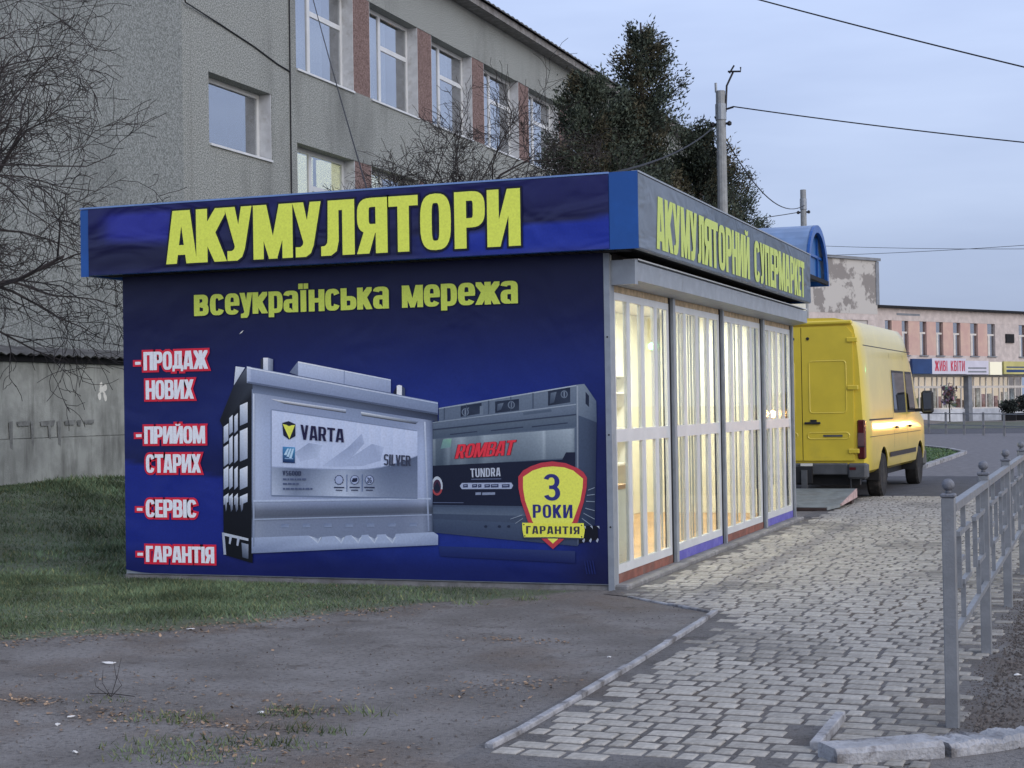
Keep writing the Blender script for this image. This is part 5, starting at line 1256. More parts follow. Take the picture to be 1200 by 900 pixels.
LABEL_MARKS = [
  ([(-3.198,1.491),(-3.131,1.507),(-3.06,1.478),(-3.061,1.366),(-3.129,1.335),(-3.188,1.375)], [(22,24,50),(22,24,50),(22,24,50),(22,24,50),(22,24,50),(22,24,50)]),
  ([(-3.193,1.481),(-3.131,1.467),(-3.064,1.47),(-3.124,1.34)], [(222,218,96),(222,218,96),(222,218,96),(222,218,96)]),
  ([(-3.185,1.487),(-3.129,1.499),(-3.069,1.476),(-3.127,1.459)], [(22,24,50),(22,24,50),(22,24,50),(22,24,50)]),
  ([(-3.196,1.269),(-3.068,1.261),(-3.07,1.113),(-3.198,1.12)], [(70,128,190),(60,140,200),(20,40,92),(16,30,80)]),
  ([(-3.185,1.192),(-3.148,1.251),(-3.13,1.251),(-3.158,1.188)], [(170,200,236),(170,200,236),(170,200,236),(170,200,236)]),
  ([(-3.158,1.176),(-3.121,1.251),(-3.103,1.25),(-3.132,1.172)], [(170,200,236),(170,200,236),(170,200,236),(170,200,236)]),
  ([(-3.132,1.16),(-3.094,1.251),(-3.077,1.25),(-3.105,1.156)], [(170,200,236),(170,200,236),(170,200,236),(170,200,236)]),
  ([(-3.177,1.164),(-3.087,1.16),(-3.087,1.15),(-3.177,1.154)], [(120,150,200),(120,150,200),(120,150,200),(120,150,200)]),
  ([(-2.57,0.958),(-2.573,0.942),(-2.583,0.927),(-2.598,0.918),(-2.616,0.914),(-2.633,0.918),(-2.648,0.927),(-2.657,0.941),(-2.661,0.958),(-2.657,0.975),(-2.647,0.99),(-2.632,0.999),(-2.614,1.003),(-2.597,0.999),(-2.582,0.99),(-2.573,0.975)], [(70,82,120),(70,82,120),(70,82,120),(70,82,120),(70,82,120),(70,82,120),(70,82,120),(70,82,120),(70,82,120),(70,82,120),(70,82,120),(70,82,120),(70,82,120),(70,82,120),(70,82,120),(70,82,120)]),
  ([(-2.577,0.958),(-2.58,0.944),(-2.588,0.932),(-2.601,0.924),(-2.616,0.921),(-2.63,0.923),(-2.643,0.932),(-2.651,0.944),(-2.654,0.958),(-2.65,0.973),(-2.642,0.985),(-2.629,0.993),(-2.614,0.996),(-2.6,0.993),(-2.587,0.985),(-2.579,0.973)], [(150,164,208),(150,164,208),(150,164,208),(150,164,208),(150,164,208),(150,164,208),(150,164,208),(150,164,208),(150,164,208),(150,164,208),(150,164,208),(150,164,208),(150,164,208),(150,164,208),(150,164,208),(150,164,208)]),
  ([(-2.669,0.895),(-2.564,0.893),(-2.564,0.882),(-2.669,0.884)], [(40,48,80),(40,48,80),(40,48,80),(40,48,80)]),
  ([(-2.651,0.869),(-2.582,0.867),(-2.582,0.858),(-2.652,0.86)], [(50,58,90),(50,58,90),(50,58,90),(50,58,90)]),
  ([(-2.41,0.959),(-2.414,0.942),(-2.424,0.928),(-2.439,0.918),(-2.456,0.915),(-2.473,0.918),(-2.488,0.927),(-2.498,0.942),(-2.501,0.958),(-2.497,0.975),(-2.487,0.99),(-2.472,0.999),(-2.455,1.002),(-2.438,0.999),(-2.423,0.99),(-2.414,0.975)], [(70,82,120),(70,82,120),(70,82,120),(70,82,120),(70,82,120),(70,82,120),(70,82,120),(70,82,120),(70,82,120),(70,82,120),(70,82,120),(70,82,120),(70,82,120),(70,82,120),(70,82,120),(70,82,120)]),
  ([(-2.417,0.959),(-2.42,0.944),(-2.429,0.932),(-2.441,0.924),(-2.456,0.921),(-2.471,0.924),(-2.483,0.932),(-2.491,0.944),(-2.494,0.958),(-2.491,0.973),(-2.482,0.985),(-2.47,0.993),(-2.455,0.996),(-2.44,0.993),(-2.428,0.985),(-2.42,0.973)], [(150,164,208),(150,164,208),(150,164,208),(150,164,208),(150,164,208),(150,164,208),(150,164,208),(150,164,208),(150,164,208),(150,164,208),(150,164,208),(150,164,208),(150,164,208),(150,164,208),(150,164,208),(150,164,208)]),
  ([(-2.509,0.896),(-2.405,0.894),(-2.405,0.883),(-2.509,0.885)], [(40,48,80),(40,48,80),(40,48,80),(40,48,80)]),
  ([(-2.492,0.87),(-2.422,0.868),(-2.422,0.858),(-2.492,0.86)], [(50,58,90),(50,58,90),(50,58,90),(50,58,90)]),
  ([(-2.261,0.959),(-2.265,0.942),(-2.275,0.928),(-2.289,0.918),(-2.306,0.915),(-2.324,0.918),(-2.338,0.928),(-2.348,0.942),(-2.351,0.959),(-2.347,0.975),(-2.337,0.99),(-2.322,0.999),(-2.305,1.002),(-2.288,0.999),(-2.274,0.99),(-2.264,0.975)], [(70,82,120),(70,82,120),(70,82,120),(70,82,120),(70,82,120),(70,82,120),(70,82,120),(70,82,120),(70,82,120),(70,82,120),(70,82,120),(70,82,120),(70,82,120),(70,82,120),(70,82,120),(70,82,120)]),
  ([(-2.268,0.959),(-2.271,0.944),(-2.279,0.932),(-2.292,0.924),(-2.306,0.921),(-2.321,0.924),(-2.333,0.932),(-2.341,0.944),(-2.344,0.959),(-2.341,0.973),(-2.332,0.985),(-2.32,0.993),(-2.305,0.996),(-2.291,0.993),(-2.279,0.985),(-2.271,0.973)], [(150,164,208),(150,164,208),(150,164,208),(150,164,208),(150,164,208),(150,164,208),(150,164,208),(150,164,208),(150,164,208),(150,164,208),(150,164,208),(150,164,208),(150,164,208),(150,164,208),(150,164,208),(150,164,208)]),
  ([(-2.359,0.896),(-2.255,0.894),(-2.255,0.883),(-2.359,0.885)], [(40,48,80),(40,48,80),(40,48,80),(40,48,80)]),
  ([(-2.342,0.87),(-2.273,0.868),(-2.273,0.859),(-2.342,0.861)], [(50,58,90),(50,58,90),(50,58,90),(50,58,90)]),
  ([(-2.567,0.958),(-2.57,0.954),(-2.576,0.954),(-2.579,0.958),(-2.576,0.963),(-2.57,0.963)], [(30,36,70),(30,36,70),(30,36,70),(30,36,70),(30,36,70),(30,36,70)]),
  ([(-2.575,0.934),(-2.578,0.93),(-2.585,0.93),(-2.588,0.934),(-2.584,0.939),(-2.578,0.939)], [(30,36,70),(30,36,70),(30,36,70),(30,36,70),(30,36,70),(30,36,70)]),
  ([(-2.597,0.92),(-2.6,0.915),(-2.606,0.915),(-2.609,0.919),(-2.606,0.924),(-2.6,0.924)], [(30,36,70),(30,36,70),(30,36,70),(30,36,70),(30,36,70),(30,36,70)]),
  ([(-2.622,0.919),(-2.626,0.915),(-2.632,0.915),(-2.635,0.919),(-2.632,0.924),(-2.625,0.924)], [(30,36,70),(30,36,70),(30,36,70),(30,36,70),(30,36,70),(30,36,70)]),
  ([(-2.643,0.934),(-2.646,0.93),(-2.653,0.93),(-2.656,0.934),(-2.652,0.939),(-2.646,0.939)], [(30,36,70),(30,36,70),(30,36,70),(30,36,70),(30,36,70),(30,36,70)]),
  ([(-2.651,0.958),(-2.654,0.954),(-2.66,0.954),(-2.663,0.958),(-2.66,0.963),(-2.654,0.963)], [(30,36,70),(30,36,70),(30,36,70),(30,36,70),(30,36,70),(30,36,70)]),
  ([(-2.643,0.982),(-2.646,0.978),(-2.652,0.978),(-2.655,0.982),(-2.652,0.987),(-2.646,0.987)], [(30,36,70),(30,36,70),(30,36,70),(30,36,70),(30,36,70),(30,36,70)]),
  ([(-2.621,0.997),(-2.624,0.993),(-2.631,0.993),(-2.634,0.997),(-2.63,1.002),(-2.624,1.002)], [(30,36,70),(30,36,70),(30,36,70),(30,36,70),(30,36,70),(30,36,70)]),
  ([(-2.595,0.997),(-2.598,0.993),(-2.605,0.993),(-2.608,0.997),(-2.604,1.002),(-2.598,1.002)], [(30,36,70),(30,36,70),(30,36,70),(30,36,70),(30,36,70),(30,36,70)]),
  ([(-2.575,0.982),(-2.578,0.978),(-2.584,0.978),(-2.587,0.982),(-2.584,0.987),(-2.578,0.987)], [(30,36,70),(30,36,70),(30,36,70),(30,36,70),(30,36,70),(30,36,70)]),
  ([(-2.486,0.949),(-2.473,0.973),(-2.429,0.977),(-2.425,0.957),(-2.438,0.941),(-2.478,0.937)], [(30,36,66),(30,36,66),(30,36,66),(30,36,66),(30,36,66),(30,36,66)]),
  ([(-2.537,1.008),(-2.53,1.008),(-2.533,0.851),(-2.54,0.851)], [(80,100,150),(80,100,150),(80,100,150),(80,100,150)]),
  ([(-2.381,1.008),(-2.374,1.008),(-2.377,0.851),(-2.384,0.851)], [(80,100,150),(80,100,150),(80,100,150),(80,100,150)]),
  ([(-3.197,0.973),(-3.159,0.972),(-3.159,0.955),(-3.198,0.956)], [(74,86,124),(74,86,124),(74,86,124),(74,86,124)]),
  ([(-3.15,0.973),(-3.131,0.972),(-3.131,0.955),(-3.15,0.956)], [(74,86,124),(74,86,124),(74,86,124),(74,86,124)]),
  ([(-3.122,0.973),(-3.084,0.972),(-3.085,0.955),(-3.122,0.956)], [(74,86,124),(74,86,124),(74,86,124),(74,86,124)]),
  ([(-3.075,0.973),(-3.057,0.972),(-3.058,0.955),(-3.076,0.956)], [(74,86,124),(74,86,124),(74,86,124),(74,86,124)]),
  ([(-3.048,0.973),(-3.006,0.972),(-3.006,0.955),(-3.049,0.956)], [(74,86,124),(74,86,124),(74,86,124),(74,86,124)]),
  ([(-2.997,0.973),(-2.956,0.972),(-2.956,0.955),(-2.997,0.956)], [(74,86,124),(74,86,124),(74,86,124),(74,86,124)]),
  ([(-3.198,0.93),(-3.155,0.929),(-3.155,0.912),(-3.198,0.913)], [(74,86,124),(74,86,124),(74,86,124),(74,86,124)]),
  ([(-3.146,0.93),(-3.106,0.929),(-3.107,0.912),(-3.146,0.913)], [(74,86,124),(74,86,124),(74,86,124),(74,86,124)]),
  ([(-3.097,0.93),(-3.067,0.929),(-3.067,0.912),(-3.098,0.913)], [(74,86,124),(74,86,124),(74,86,124),(74,86,124)]),
  ([(-3.058,0.93),(-3.031,0.929),(-3.032,0.912),(-3.058,0.913)], [(74,86,124),(74,86,124),(74,86,124),(74,86,124)]),
  ([(-3.199,0.884),(-3.177,0.883),(-3.177,0.865),(-3.199,0.866)], [(74,86,124),(74,86,124),(74,86,124),(74,86,124)]),
  ([(-3.168,0.884),(-3.127,0.883),(-3.127,0.866),(-3.168,0.866)], [(74,86,124),(74,86,124),(74,86,124),(74,86,124)]),
  ([(-3.118,0.884),(-3.083,0.883),(-3.083,0.866),(-3.118,0.866)], [(74,86,124),(74,86,124),(74,86,124),(74,86,124)]),
  ([(-3.074,0.884),(-3.045,0.883),(-3.045,0.866),(-3.074,0.867)], [(74,86,124),(74,86,124),(74,86,124),(74,86,124)]),
  ([(-3.036,0.884),(-3.001,0.883),(-3.001,0.866),(-3.036,0.867)], [(74,86,124),(74,86,124),(74,86,124),(74,86,124)]),
  ([(-2.992,0.884),(-2.972,0.884),(-2.973,0.866),(-2.992,0.867)], [(74,86,124),(74,86,124),(74,86,124),(74,86,124)]),
  ([(-2.963,0.884),(-2.922,0.884),(-2.922,0.866),(-2.964,0.867)], [(74,86,124),(74,86,124),(74,86,124),(74,86,124)]),
  ([(-2.913,0.884),(-2.89,0.884),(-2.891,0.866),(-2.913,0.867)], [(74,86,124),(74,86,124),(74,86,124),(74,86,124)]),
]
def picture(name, items, d0, k=1.0):
    q = MB()
    for i, (pts, cols) in enumerate(items):
        q.poly([pb(x, z, d0+0.00003*i) for x, z in pts], [ink(*c, k) for c in cols])
    return q
dk = picture('dark', DARK_BATTERY, 0.0005).build('dark_battery_picture', m_print, banner)
sv = picture('silver', SILVER_BATTERY, 0.0045)
for i, (pts, cols) in enumerate(LABEL_MARKS):
    sv.poly([pb(x, z, 0.0125+0.00003*i) for x, z in pts], [ink(*c) for c in cols])
def quadplace(qd, base):
    (ax, az), (bx_, bz), (cx, cz), (dx, dz) = qd
    def f(u, v, d):
        return (ax*(1-u)*(1-v)+bx_*u*(1-v)+cx*u*v+dx*(1-u)*v, -0.0135-base-d, az*(1-u)*(1-v)+bz*u*(1-v)+cz*u*v+dz*(1-u)*v)
    return f
word(sv, 'VARTA', 0, 1, 0, 1, quadplace([(-3.004, 1.334), (-2.559, 1.303), (-2.553, 1.425), (-3.006, 1.473)], 0.0150), 0, ink(28, 26, 66), gap=0.06)
word(sv, 'SILVER', 0, 1, 0, 1, quadplace([(-2.16, 1.094), (-1.89, 1.085), (-1.889, 1.178), (-2.154, 1.195)], 0.0150), 0, ink(52, 58, 84), gap=0.06)
word(sv, 'VS600D', 0, 1, 0, 1, quadplace([(-3.2, 1.0), (-3.006, 0.997), (-3.006, 1.04), (-3.199, 1.045)], 0.0150), 0, ink(40, 48, 84), gap=0.12)
word(sv, '26', 0, 1, 0, 1, quadplace([(-2.33, 0.934), (-2.283, 0.932), (-2.282, 0.979), (-2.33, 0.981)], 0.0150), 0, ink(30, 36, 70), gap=0.12)
sv.build('silver_battery_picture', m_print, banner)
q = MB()
word(q, 'ROMBAT', 0, 1, 0, 1, quadplace([(-1.458, 1.149), (-0.905, 1.181), (-0.869, 1.313), (-1.425, 1.275)], 0.0060), 0, ink(120, 24, 40), d=0.012, gap=0.03)
word(q, 'ROMBAT', 0, 1, 0, 1, quadplace([(-1.458, 1.149), (-0.905, 1.181), (-0.869, 1.313), (-1.425, 1.275)], 0.0075), 0, ink(206, 50, 70), gap=0.03)
q.build('battery_lettering', m_print, banner)
q = MB()
word(q, 'TUNDRA', 0, 1, 0, 1, quadplace([(-1.31, 0.981), (-1.024, 0.992), (-1.023, 1.068), (-1.313, 1.059)], 0.0060), 0, ink(168, 178, 206), gap=0.10)
q.build('battery_lettering', m_print, banner)
bg_ = picture('badge', BADGE, 0.0085)
letter(bg_, '3', -0.62, -0.466, 0.777, 1.012, pb, 0.0100, ink(44, 46, 122))
word(bg_, 'РОКИ', -0.723, -0.356, 0.626, 0.742, pb, 0.0100, ink(40, 42, 120), gap=0.12)
word(bg_, 'ГАРАНТІЯ', 0, 1, 0, 1, quadplace([(-0.789, 0.484), (-0.294, 0.487), (-0.293, 0.553), (-0.788, 0.553)], 0.0105), 0, ink(52, 52, 70), gap=0.14)
bg_.build('guarantee_badge', m_print, banner)
# a nick in the sheet
q = MB(); q.poly([pb(x, z, 0.001) for x, z in ((-3.65, 2.335), (-3.62, 2.35), (-3.60, 2.375), (-3.625, 2.36))], ink(214, 214, 226)); q.build('scratch', m_print, banner)

# fittings inside the shop
def lamp_tube(x, y, lab):
    o = thing('ceiling_lamp', (x, y, 2.858), lab, 'lamp', 'tube lamps on the shop ceiling')
    bx('lamp_body', m_white, o, x-0.06, x+0.06, y-0.62, y+0.62, 2.82, 2.856)
    q = MB(); q.tube([(x, y-0.6, 2.795), (x, y+0.6, 2.795)], 0.02, 8); q.build('tube', m_tube, o)
    ld = bpy.data.lights.new('shop_lamp', 'AREA')
    ld.shape = 'RECTANGLE'; ld.size = 0.12; ld.size_y = 1.2
    ld.energy = 50; ld.color = (1.0, 0.985, 0.88)
    lo = bpy.data.objects.new('tube_light', ld); lo.location = (0, 0, -0.09); col.objects.link(lo); lo.parent = o
for y, lab in ((1.1, 'lit tube lamp inside the first glazed bay'), (3.2, 'lit tube lamp inside the second glazed bay'), (5.3, 'lit tube lamp inside the third glazed bay'), (7.4, 'lit tube lamp inside the last glazed bay')): lamp_tube(-1.0, y, lab)
ct = thing('counter', (-0.6, 0.75, 0.1), 'light wooden counter just inside the first glazed bay', 'counter')
bx('counter_top', m_wood, ct, -1.3, -0.24, 0.25, 1.35, 0.82, 0.86)
bx('counter_front', m_cream, ct, -0.28, -0.25, 0.27, 1.33, 0.101, 0.815)
bx('counter_side', m_wood, ct, -1.28, -0.285, 0.27, 0.30, 0.101, 0.815)
m_bcase = mat('battery_case', lin(70, 74, 78), 0.5, 0.1, 5)
m_bred = mat('battery_red', lin(190, 60, 50), 0.5, 0.1, 5)
for i, (x, y) in enumerate(((-0.42, 0.46), (-0.42, 0.86), (-0.72, 0.66))):
    o = thing('car_battery', (x, y, 0.861), ('car battery on the counter nearest the banner wall', 'car battery on the counter behind the second pane', 'car battery at the back of the counter')[i], 'battery', 'batteries on the counter')
    bx('case', m_bcase, o, x-0.085, x+0.085, y-0.13, y+0.13, 0.861, 1.02, bev=0.006)
    bx('lid', m_bred, o, x-0.087, x+0.087, y-0.132, y+0.132, 1.021, 1.055, bev=0.006)
    for s in (-0.09, 0.09):
        q = MB(); q.lathe([(0.011, 0), (0.010, 0.022)], x+0.05, y+s, 1.056, 'z', 8); q.build('terminal', m_alu, o)
def shelf(x, y0, y1, label):
    o = thing('shelf_unit', (x, y0, 0.1), label, 'shelves')
    for y in (y0, y1-0.03): bx('upright', m_white, o, x-0.3, x, y, y+0.03, 0.101, 2.0)
    for z in (0.4, 0.85, 1.3, 1.75, 1.97): bx('shelf_board', m_white, o, x-0.3, x, y0+0.032, y1-0.032, z, z+0.025)
shelf(-1.70, 2.6, 4.0, 'white shelf unit against the inner wall, second bay')
shelf(-1.70, 5.2, 6.6, 'white shelf unit against the inner wall, third bay')

# ------------------------------------------------------------------ grey three-storey building behind the shop
m_plaster = mat('pebble_dash', lin(112, 116, 113), 0.95, 0, 34, 0.9, 60, c2=lin(174, 177, 172), pos=(0.41, 0.60), det=3)
layer(m_plaster, lin(84, 86, 84), 0.45, (0.52, 0.72), stretch=(1, 1, 0.35), amount=0.55)
layer(m_plaster, lin(88, 88, 84), 1.1, (0.58, 0.72), stretch=(1, 3.2, 0.10), amount=0.28)
layer(m_plaster, lin(134, 134, 128), 0.8, (0.60, 0.75), amount=0.4)
m_plaster2 = mat('pebble_dash_darker', lin(108, 113, 110), 0.95, 0, 34, 0.9, 60, c2=lin(156, 160, 158), pos=(0.41, 0.60), det=3)
layer(m_plaster2, lin(80, 84, 84), 0.4, (0.50, 0.72), stretch=(1, 1, 0.35), amount=0.55)
m_pier = mat('red_brown_pebble', lin(96, 76, 72), 0.95, 0, 34, 0.9, 60, c2=lin(146, 124, 118), pos=(0.41, 0.60), det=3)
m_reveal = mat('white_reveal', lin(196, 198, 200), 0.85, 0.08, 5, 0.2, 40)
layer(m_reveal, lin(150, 146, 140), 4, (0.55, 0.72), amount=0.6)
m_bglass = glass('building_pane', tint=(0.78, 0.82, 0.86), refl=0.48)
m_fglass = glass('far_pane', tint=(0.6, 0.64, 0.7), refl=0.5)
m_room = mat('dim_room', lin(70, 72, 76), 0.9, 0.3, 0.6)
m_curt = mat('net_curtain', lin(190, 194, 204), 0.9, 0.08, 2, stretch=(1, 12, 0.2))
m_warm = emit('lit_room', (0.82, 0.78, 0.42), 1.5)
m_slate = mat('asbestos_slate', lin(92, 92, 92), 0.95, 0.25, 3, 0.4, 60)
m_cable = mat('black_cable', lin(32, 32, 36), 0.7, 0.1, 5)
BX = -13.0
bld = thing('grey_building', (BX, 14, 0), 'grey pebble-dashed three-storey building with red-brown piers between white windows', 'building')
BY0, BY1, BZT = 2.0, 62.0, 13.10
heads, sills = [11.79, 7.68, 3.57], [9.37, 5.26, 1.15]
W0, PER, OPEN, DEP = 18.94, 3.93, 3.0, 0.30
nwin = 11
segs = MB()
# left part standing 0.1 proud, with one small window
bx('wall', m_plaster2, bld, BX-0.4, BX+0.10, BY0, 13.98, 0.0, BZT)
swy0, swy1, swz0, swz1 = 15.13, 17.77, 7.10, 8.56
q = MB()
q.box(BX-0.4, BX, 13.985, W0, 0.0, swz0)
q.box(BX-0.4, BX, 13.985, W0, swz1, BZT)
q.box(BX-0.4, BX, 13.985, swy0, swz0, swz1)
q.box(BX-0.4, BX, swy1, W0, swz0, swz1)
q.build('wall', m_plaster, bld)
# spandrel bands between the window rows
zb = [0.0] + [z for pair in zip(sills[::-1], heads[::-1]) for z in pair] + [BZT]
for a, b in zip(zb[0::2], zb[1::2]):
    bx('wall_band', m_plaster, bld, BX-0.4, BX, W0, BY1, a, b)
for r in range(3):
    for k in range(nwin):
        ya = W0+PER*k
        bx('pier', m_pier, bld, BX-0.4, BX-0.012, ya+OPEN, min(ya+PER, BY1), sills[r]+0.002, heads[r]-0.002)
def building_window(y0, y1, z0, z1, lit, k, small=False):
    xg = BX-DEP
    fr = MB()
    t = 0.10
    fr.box(xg-0.06, xg, y0, y0+t, z0, z1); fr.box(xg-0.06, xg, y1-t, y1, z0, z1)
    fr.box(xg-0.06, xg, y0+t, y1-t, z0, z0+t); fr.box(xg-0.06, xg, y0+t, y1-t, z1-t, z1)
    if not small:
        ym = y0+(y1-y0)*0.40
        fr.box(xg-0.06, xg-0.002, ym-0.065, ym+0.065, z0+t, z1-t)
        zm = z0+(z1-z0)*0.64
        fr.box(xg-0.06, xg-0.004, ym+0.065, y1-t, zm-0.06, zm+0.06)
    f = fr.build('window', m_pvc, bld)
    if small:
        bx('pane', m_bglass, f, xg-0.035, xg-0.028, y0+t, y1-t, z0+t, z1-t)
    else:
        bx('pane', m_bglass, f, xg-0.035, xg-0.028, y0+t, ym-0.05, z0+t, z1-t)
        bx('pane', m_bglass, f, xg-0.035, xg-0.028, ym+0.05, y1-t, z0+t, zm-0.045)
        bx('pane', m_bglass, f, xg-0.035, xg-0.028, ym+0.05, y1-t, zm+0.045, z1-t)
    bx('room', m_warm if lit else m_room, f, xg-1.1, xg-1.0, y0-0.3, y1+0.3, z0-0.2, z1+0.2)
    if not lit and not small:
        bx('curtain', m_curt, f, xg-0.18, xg-0.14, y0+t, y0+(y1-y0)*(0.62 if k % 2 else 0.72), z0+t, z1-t)
    # white reveals, sill
    bx('reveal', m_reveal, bld, xg, BX-0.014, y1+0.001, y1+0.02, z0, z1)
    bx('reveal', m_reveal, bld, xg, BX-0.014, y0-0.02, y0-0.001, z0, z1)
    bx('sill', m_pvc, bld, xg-0.05, BX+0.04, y0, y1, z0-0.05, z0-0.004)
for r in range(3):
    for k in range(nwin):
        ya = W0+PER*k
        if ya+OPEN > BY1: continue
        building_window(ya+0.021, ya+OPEN-0.021, sills[r], heads[r], r == 1 and k < 2, k)
bx('glow_blocker', m_room, bld, BX-1.6, BX-0.42, W0-0.40, W0-0.34, 4.5, 9.2)  # added unseen wall, keeps the lit room's glow from the small window
building_window(swy0+0.021, swy1-0.021, swz0+0.002, swz1-0.002, False, 0, True)
# other sides
bx('wall', m_plaster2, bld, -26.0, BX-0.41, BY0, BY0+0.4, 0.0, BZT)
bx('wall', m_plaster, bld, -26.0, BX-0.41, BY1-0.4, BY1, 0.0, BZT)
bx('wall', m_plaster, bld, -26.4, -26.001, BY0, BY1, 0.0, BZT)
bx('cornice', m_conc, bld, -26.6, -12.55, BY0-0.3, BY1+0.3, BZT+0.001, BZT+0.20)
q = MB()
nwv = 300
for i in range(nwv):
    ya, yb = BY0-0.35+(BY1-BY0+0.7)*i/nwv, BY0-0.35+(BY1-BY0+0.7)*(i+1)/nwv
    za, zb_ = 0.035*(i % 2), 0.035*((i+1) % 2)
    q.poly([(-12.44, ya, 13.33+za), (-12.44, yb, 13.33+zb_), (-19.5, yb, 15.2+zb_), (-19.5, ya, 15.2+za)])
    q.poly([(-12.44, ya, 13.302), (-12.44, yb, 13.302), (-12.44, yb, 13.33+zb_), (-12.44, ya, 13.33+za)])
    q.poly([(-19.5, ya, 15.2+za), (-19.5, yb, 15.2+zb_), (-26.7, yb, 13.33+zb_), (-26.7, ya, 13.33+za)])
q.build('roof', m_slate, bld)
# cables fixed to the facade
q = MB(); q.tube([(BX+0.02, 18.62, 0.5), (BX+0.02, 18.60, 6.0), (BX+0.02, 18.63, 13.0)], 0.016, 5); q.build('facade_cable', m_cable, bld)
q = MB(); q.tube([(BX+0.12, 13.94, 13.0), (BX+0.12, 13.94, 10.4), (BX+0.12, 13.96, 9.98), (BX+0.06, 14.2, 9.75), (BX+0.02, 15.6, 9.62), (BX+0.02, 17.0, 9.45), (BX+0.02, 18.0, 9.28), (BX+0.02, 18.6, 9.22)], 0.016, 5); q.build('facade_cable', m_cable, bld)

# low concrete outbuilding with slate roof at the foot of the building
m_ocon = mat('stained_concrete', lin(154, 156, 150), 0.95, 0.16, 2.2, 0.4, 50)
layer(m_ocon, lin(86, 86, 82), 1.4, (0.50, 0.70), stretch=(1, 3.0, 0.5), amount=0.6)
layer(m_ocon, lin(40, 40, 42), 3.0, (0.70, 0.76), amount=0.5)
shed = thing('outbuilding', (-12.3, 8, 0.3), 'low stained concrete outbuilding with slate eaves at the left', 'outbuilding')
bx('wall', m_ocon, shed, -12.85, -12.3, 1.5, 13.0, -0.2, 1.22)
bx('wall', m_ocon, shed, -12.85, -12.315, 1.5, 13.0, 1.232, 2.46)
bx('wall_joint', m_ocon, shed, -12.84, -12.33, 1.5, 13.0, 1.221, 1.231)
bx('fascia_board', m_dark, shed, -12.84, -12.26, 1.45, 13.05, 2.465, 2.56)
q = MB()
n_ = 190
for i in range(n_):
    ya, yb = 1.3+11.8*i/n_, 1.3+11.8*(i+1)/n_
    h = lambda j: 0.022*math.sin(j*math.pi*0.5)
    q.poly([(-12.10, ya, 2.585+h(i)), (-12.10, yb, 2.585+h(i+1)), (-12.895, yb, 2.74+h(i+1)), (-12.895, ya, 2.74+h(i))])
    q.poly([(-12.10, yb, 2.575+h(i+1)), (-12.10, ya, 2.575+h(i)), (-12.895, ya, 2.73+h(i)), (-12.895, yb, 2.73+h(i+1))])
    q.poly([(-12.10, ya, 2.575+h(i)), (-12.10, yb, 2.575+h(i+1)), (-12.10, yb, 2.585+h(i+1)), (-12.10, ya, 2.585+h(i))])
q.build('slate_roof', m_slate, shed)
q = MB()
for i in range(9):
    a = random.uniform(0, 6.28)
    y, z = 10.3+random.uniform(-0.10, 0.10), 2.02+random.uniform(-0.18, 0.14)
    r = random.uniform(0.03, 0.07)
    q.poly([(-12.311+0.0006*i, y+r*math.cos(t*0.785+a)*random.uniform(.7, 1.1), z+r*1.3*math.sin(t*0.785+a)) for t in range(8)])
q.build('white_splash', m_white, shed)
m_graf = mat('faded_black_paint', lin(122, 123, 120), 0.9, 0.25, 6)
q = MB()
for i, (y, w_, h) in enumerate(((7.75, .1, .45), (7.95, .35, .07), (8.3, .08, .40), (8.55, .4, .08), (8.75, .08, .3), (9.0, .10, .42), (9.2, .3, .07), (9.55, .12, .09), (9.75, .3, .06))):
    q.poly([(-12.2985+0.0003*i, y, 1.50), (-12.2985+0.0003*i, y+w_, 1.51), (-12.2985+0.0003*i, y+w_*.9, 1.50-h), (-12.2985+0.0003*i, y+.02, 1.49-h*.9)])
q.build('faded_scrawl', m_graf, shed)

# ------------------------------------------------------------------ trees
m_bark = mat('bark', lin(62, 58, 56), 0.95, 0.25, 20, 0.6, 60)
m_twig = mat('twigs', lin(58, 53, 52), 0.95, 0.2, 10)
def grow_branch(mb, p, d, length, r, lvl, rnd, droop, spread, maxlvl, twigs, rmin=0.0042):
    n = 5 if lvl < 2 else 4
    pts = [p]; rads = [r]
    q = p.copy(); dd = d.copy()
    for i in range(n):
        dd = (dd + Vector((rnd.gauss(0, 0.27), rnd.gauss(0, 0.27), rnd.gauss(0, 0.22)-droop*(0.4 if lvl else 0.05)))).normalized()
        q = q + dd*length/n
        pts.append(q.copy()); rads.append(max(rmin, r*(1-0.75*(i+1)/n)))
    mb.tube(pts, rads, 5 if r > 0.03 else (4 if r > 0.012 else 3), cap=False)
    if lvl >= maxlvl: return
    nc = twigs[lvl]
    for k in range(nc):
        t = rnd.uniform(0.25 if lvl else 0.4, 1.0)
        i = min(n-1, int(t*n)); f = t*n-i
        b = pts[i].lerp(pts[i+1], f)
        ax = (pts[i+1]-pts[i]).normalized()
        side = ax.orthogonal().normalized()
        side.rotate(Matrix.Rotation(rnd.uniform(0, 6.283), 3, ax))
        a = rnd.uniform(*spread)
        nd = (ax*math.cos(a)+side*math.sin(a)).normalized()
        grow_branch(mb, b, nd, length*rnd.uniform(0.34, 0.60), max(rmin, rads[i]*rnd.uniform(0.42, 0.60)), lvl+1, rnd, droop, spread, maxlvl, twigs)
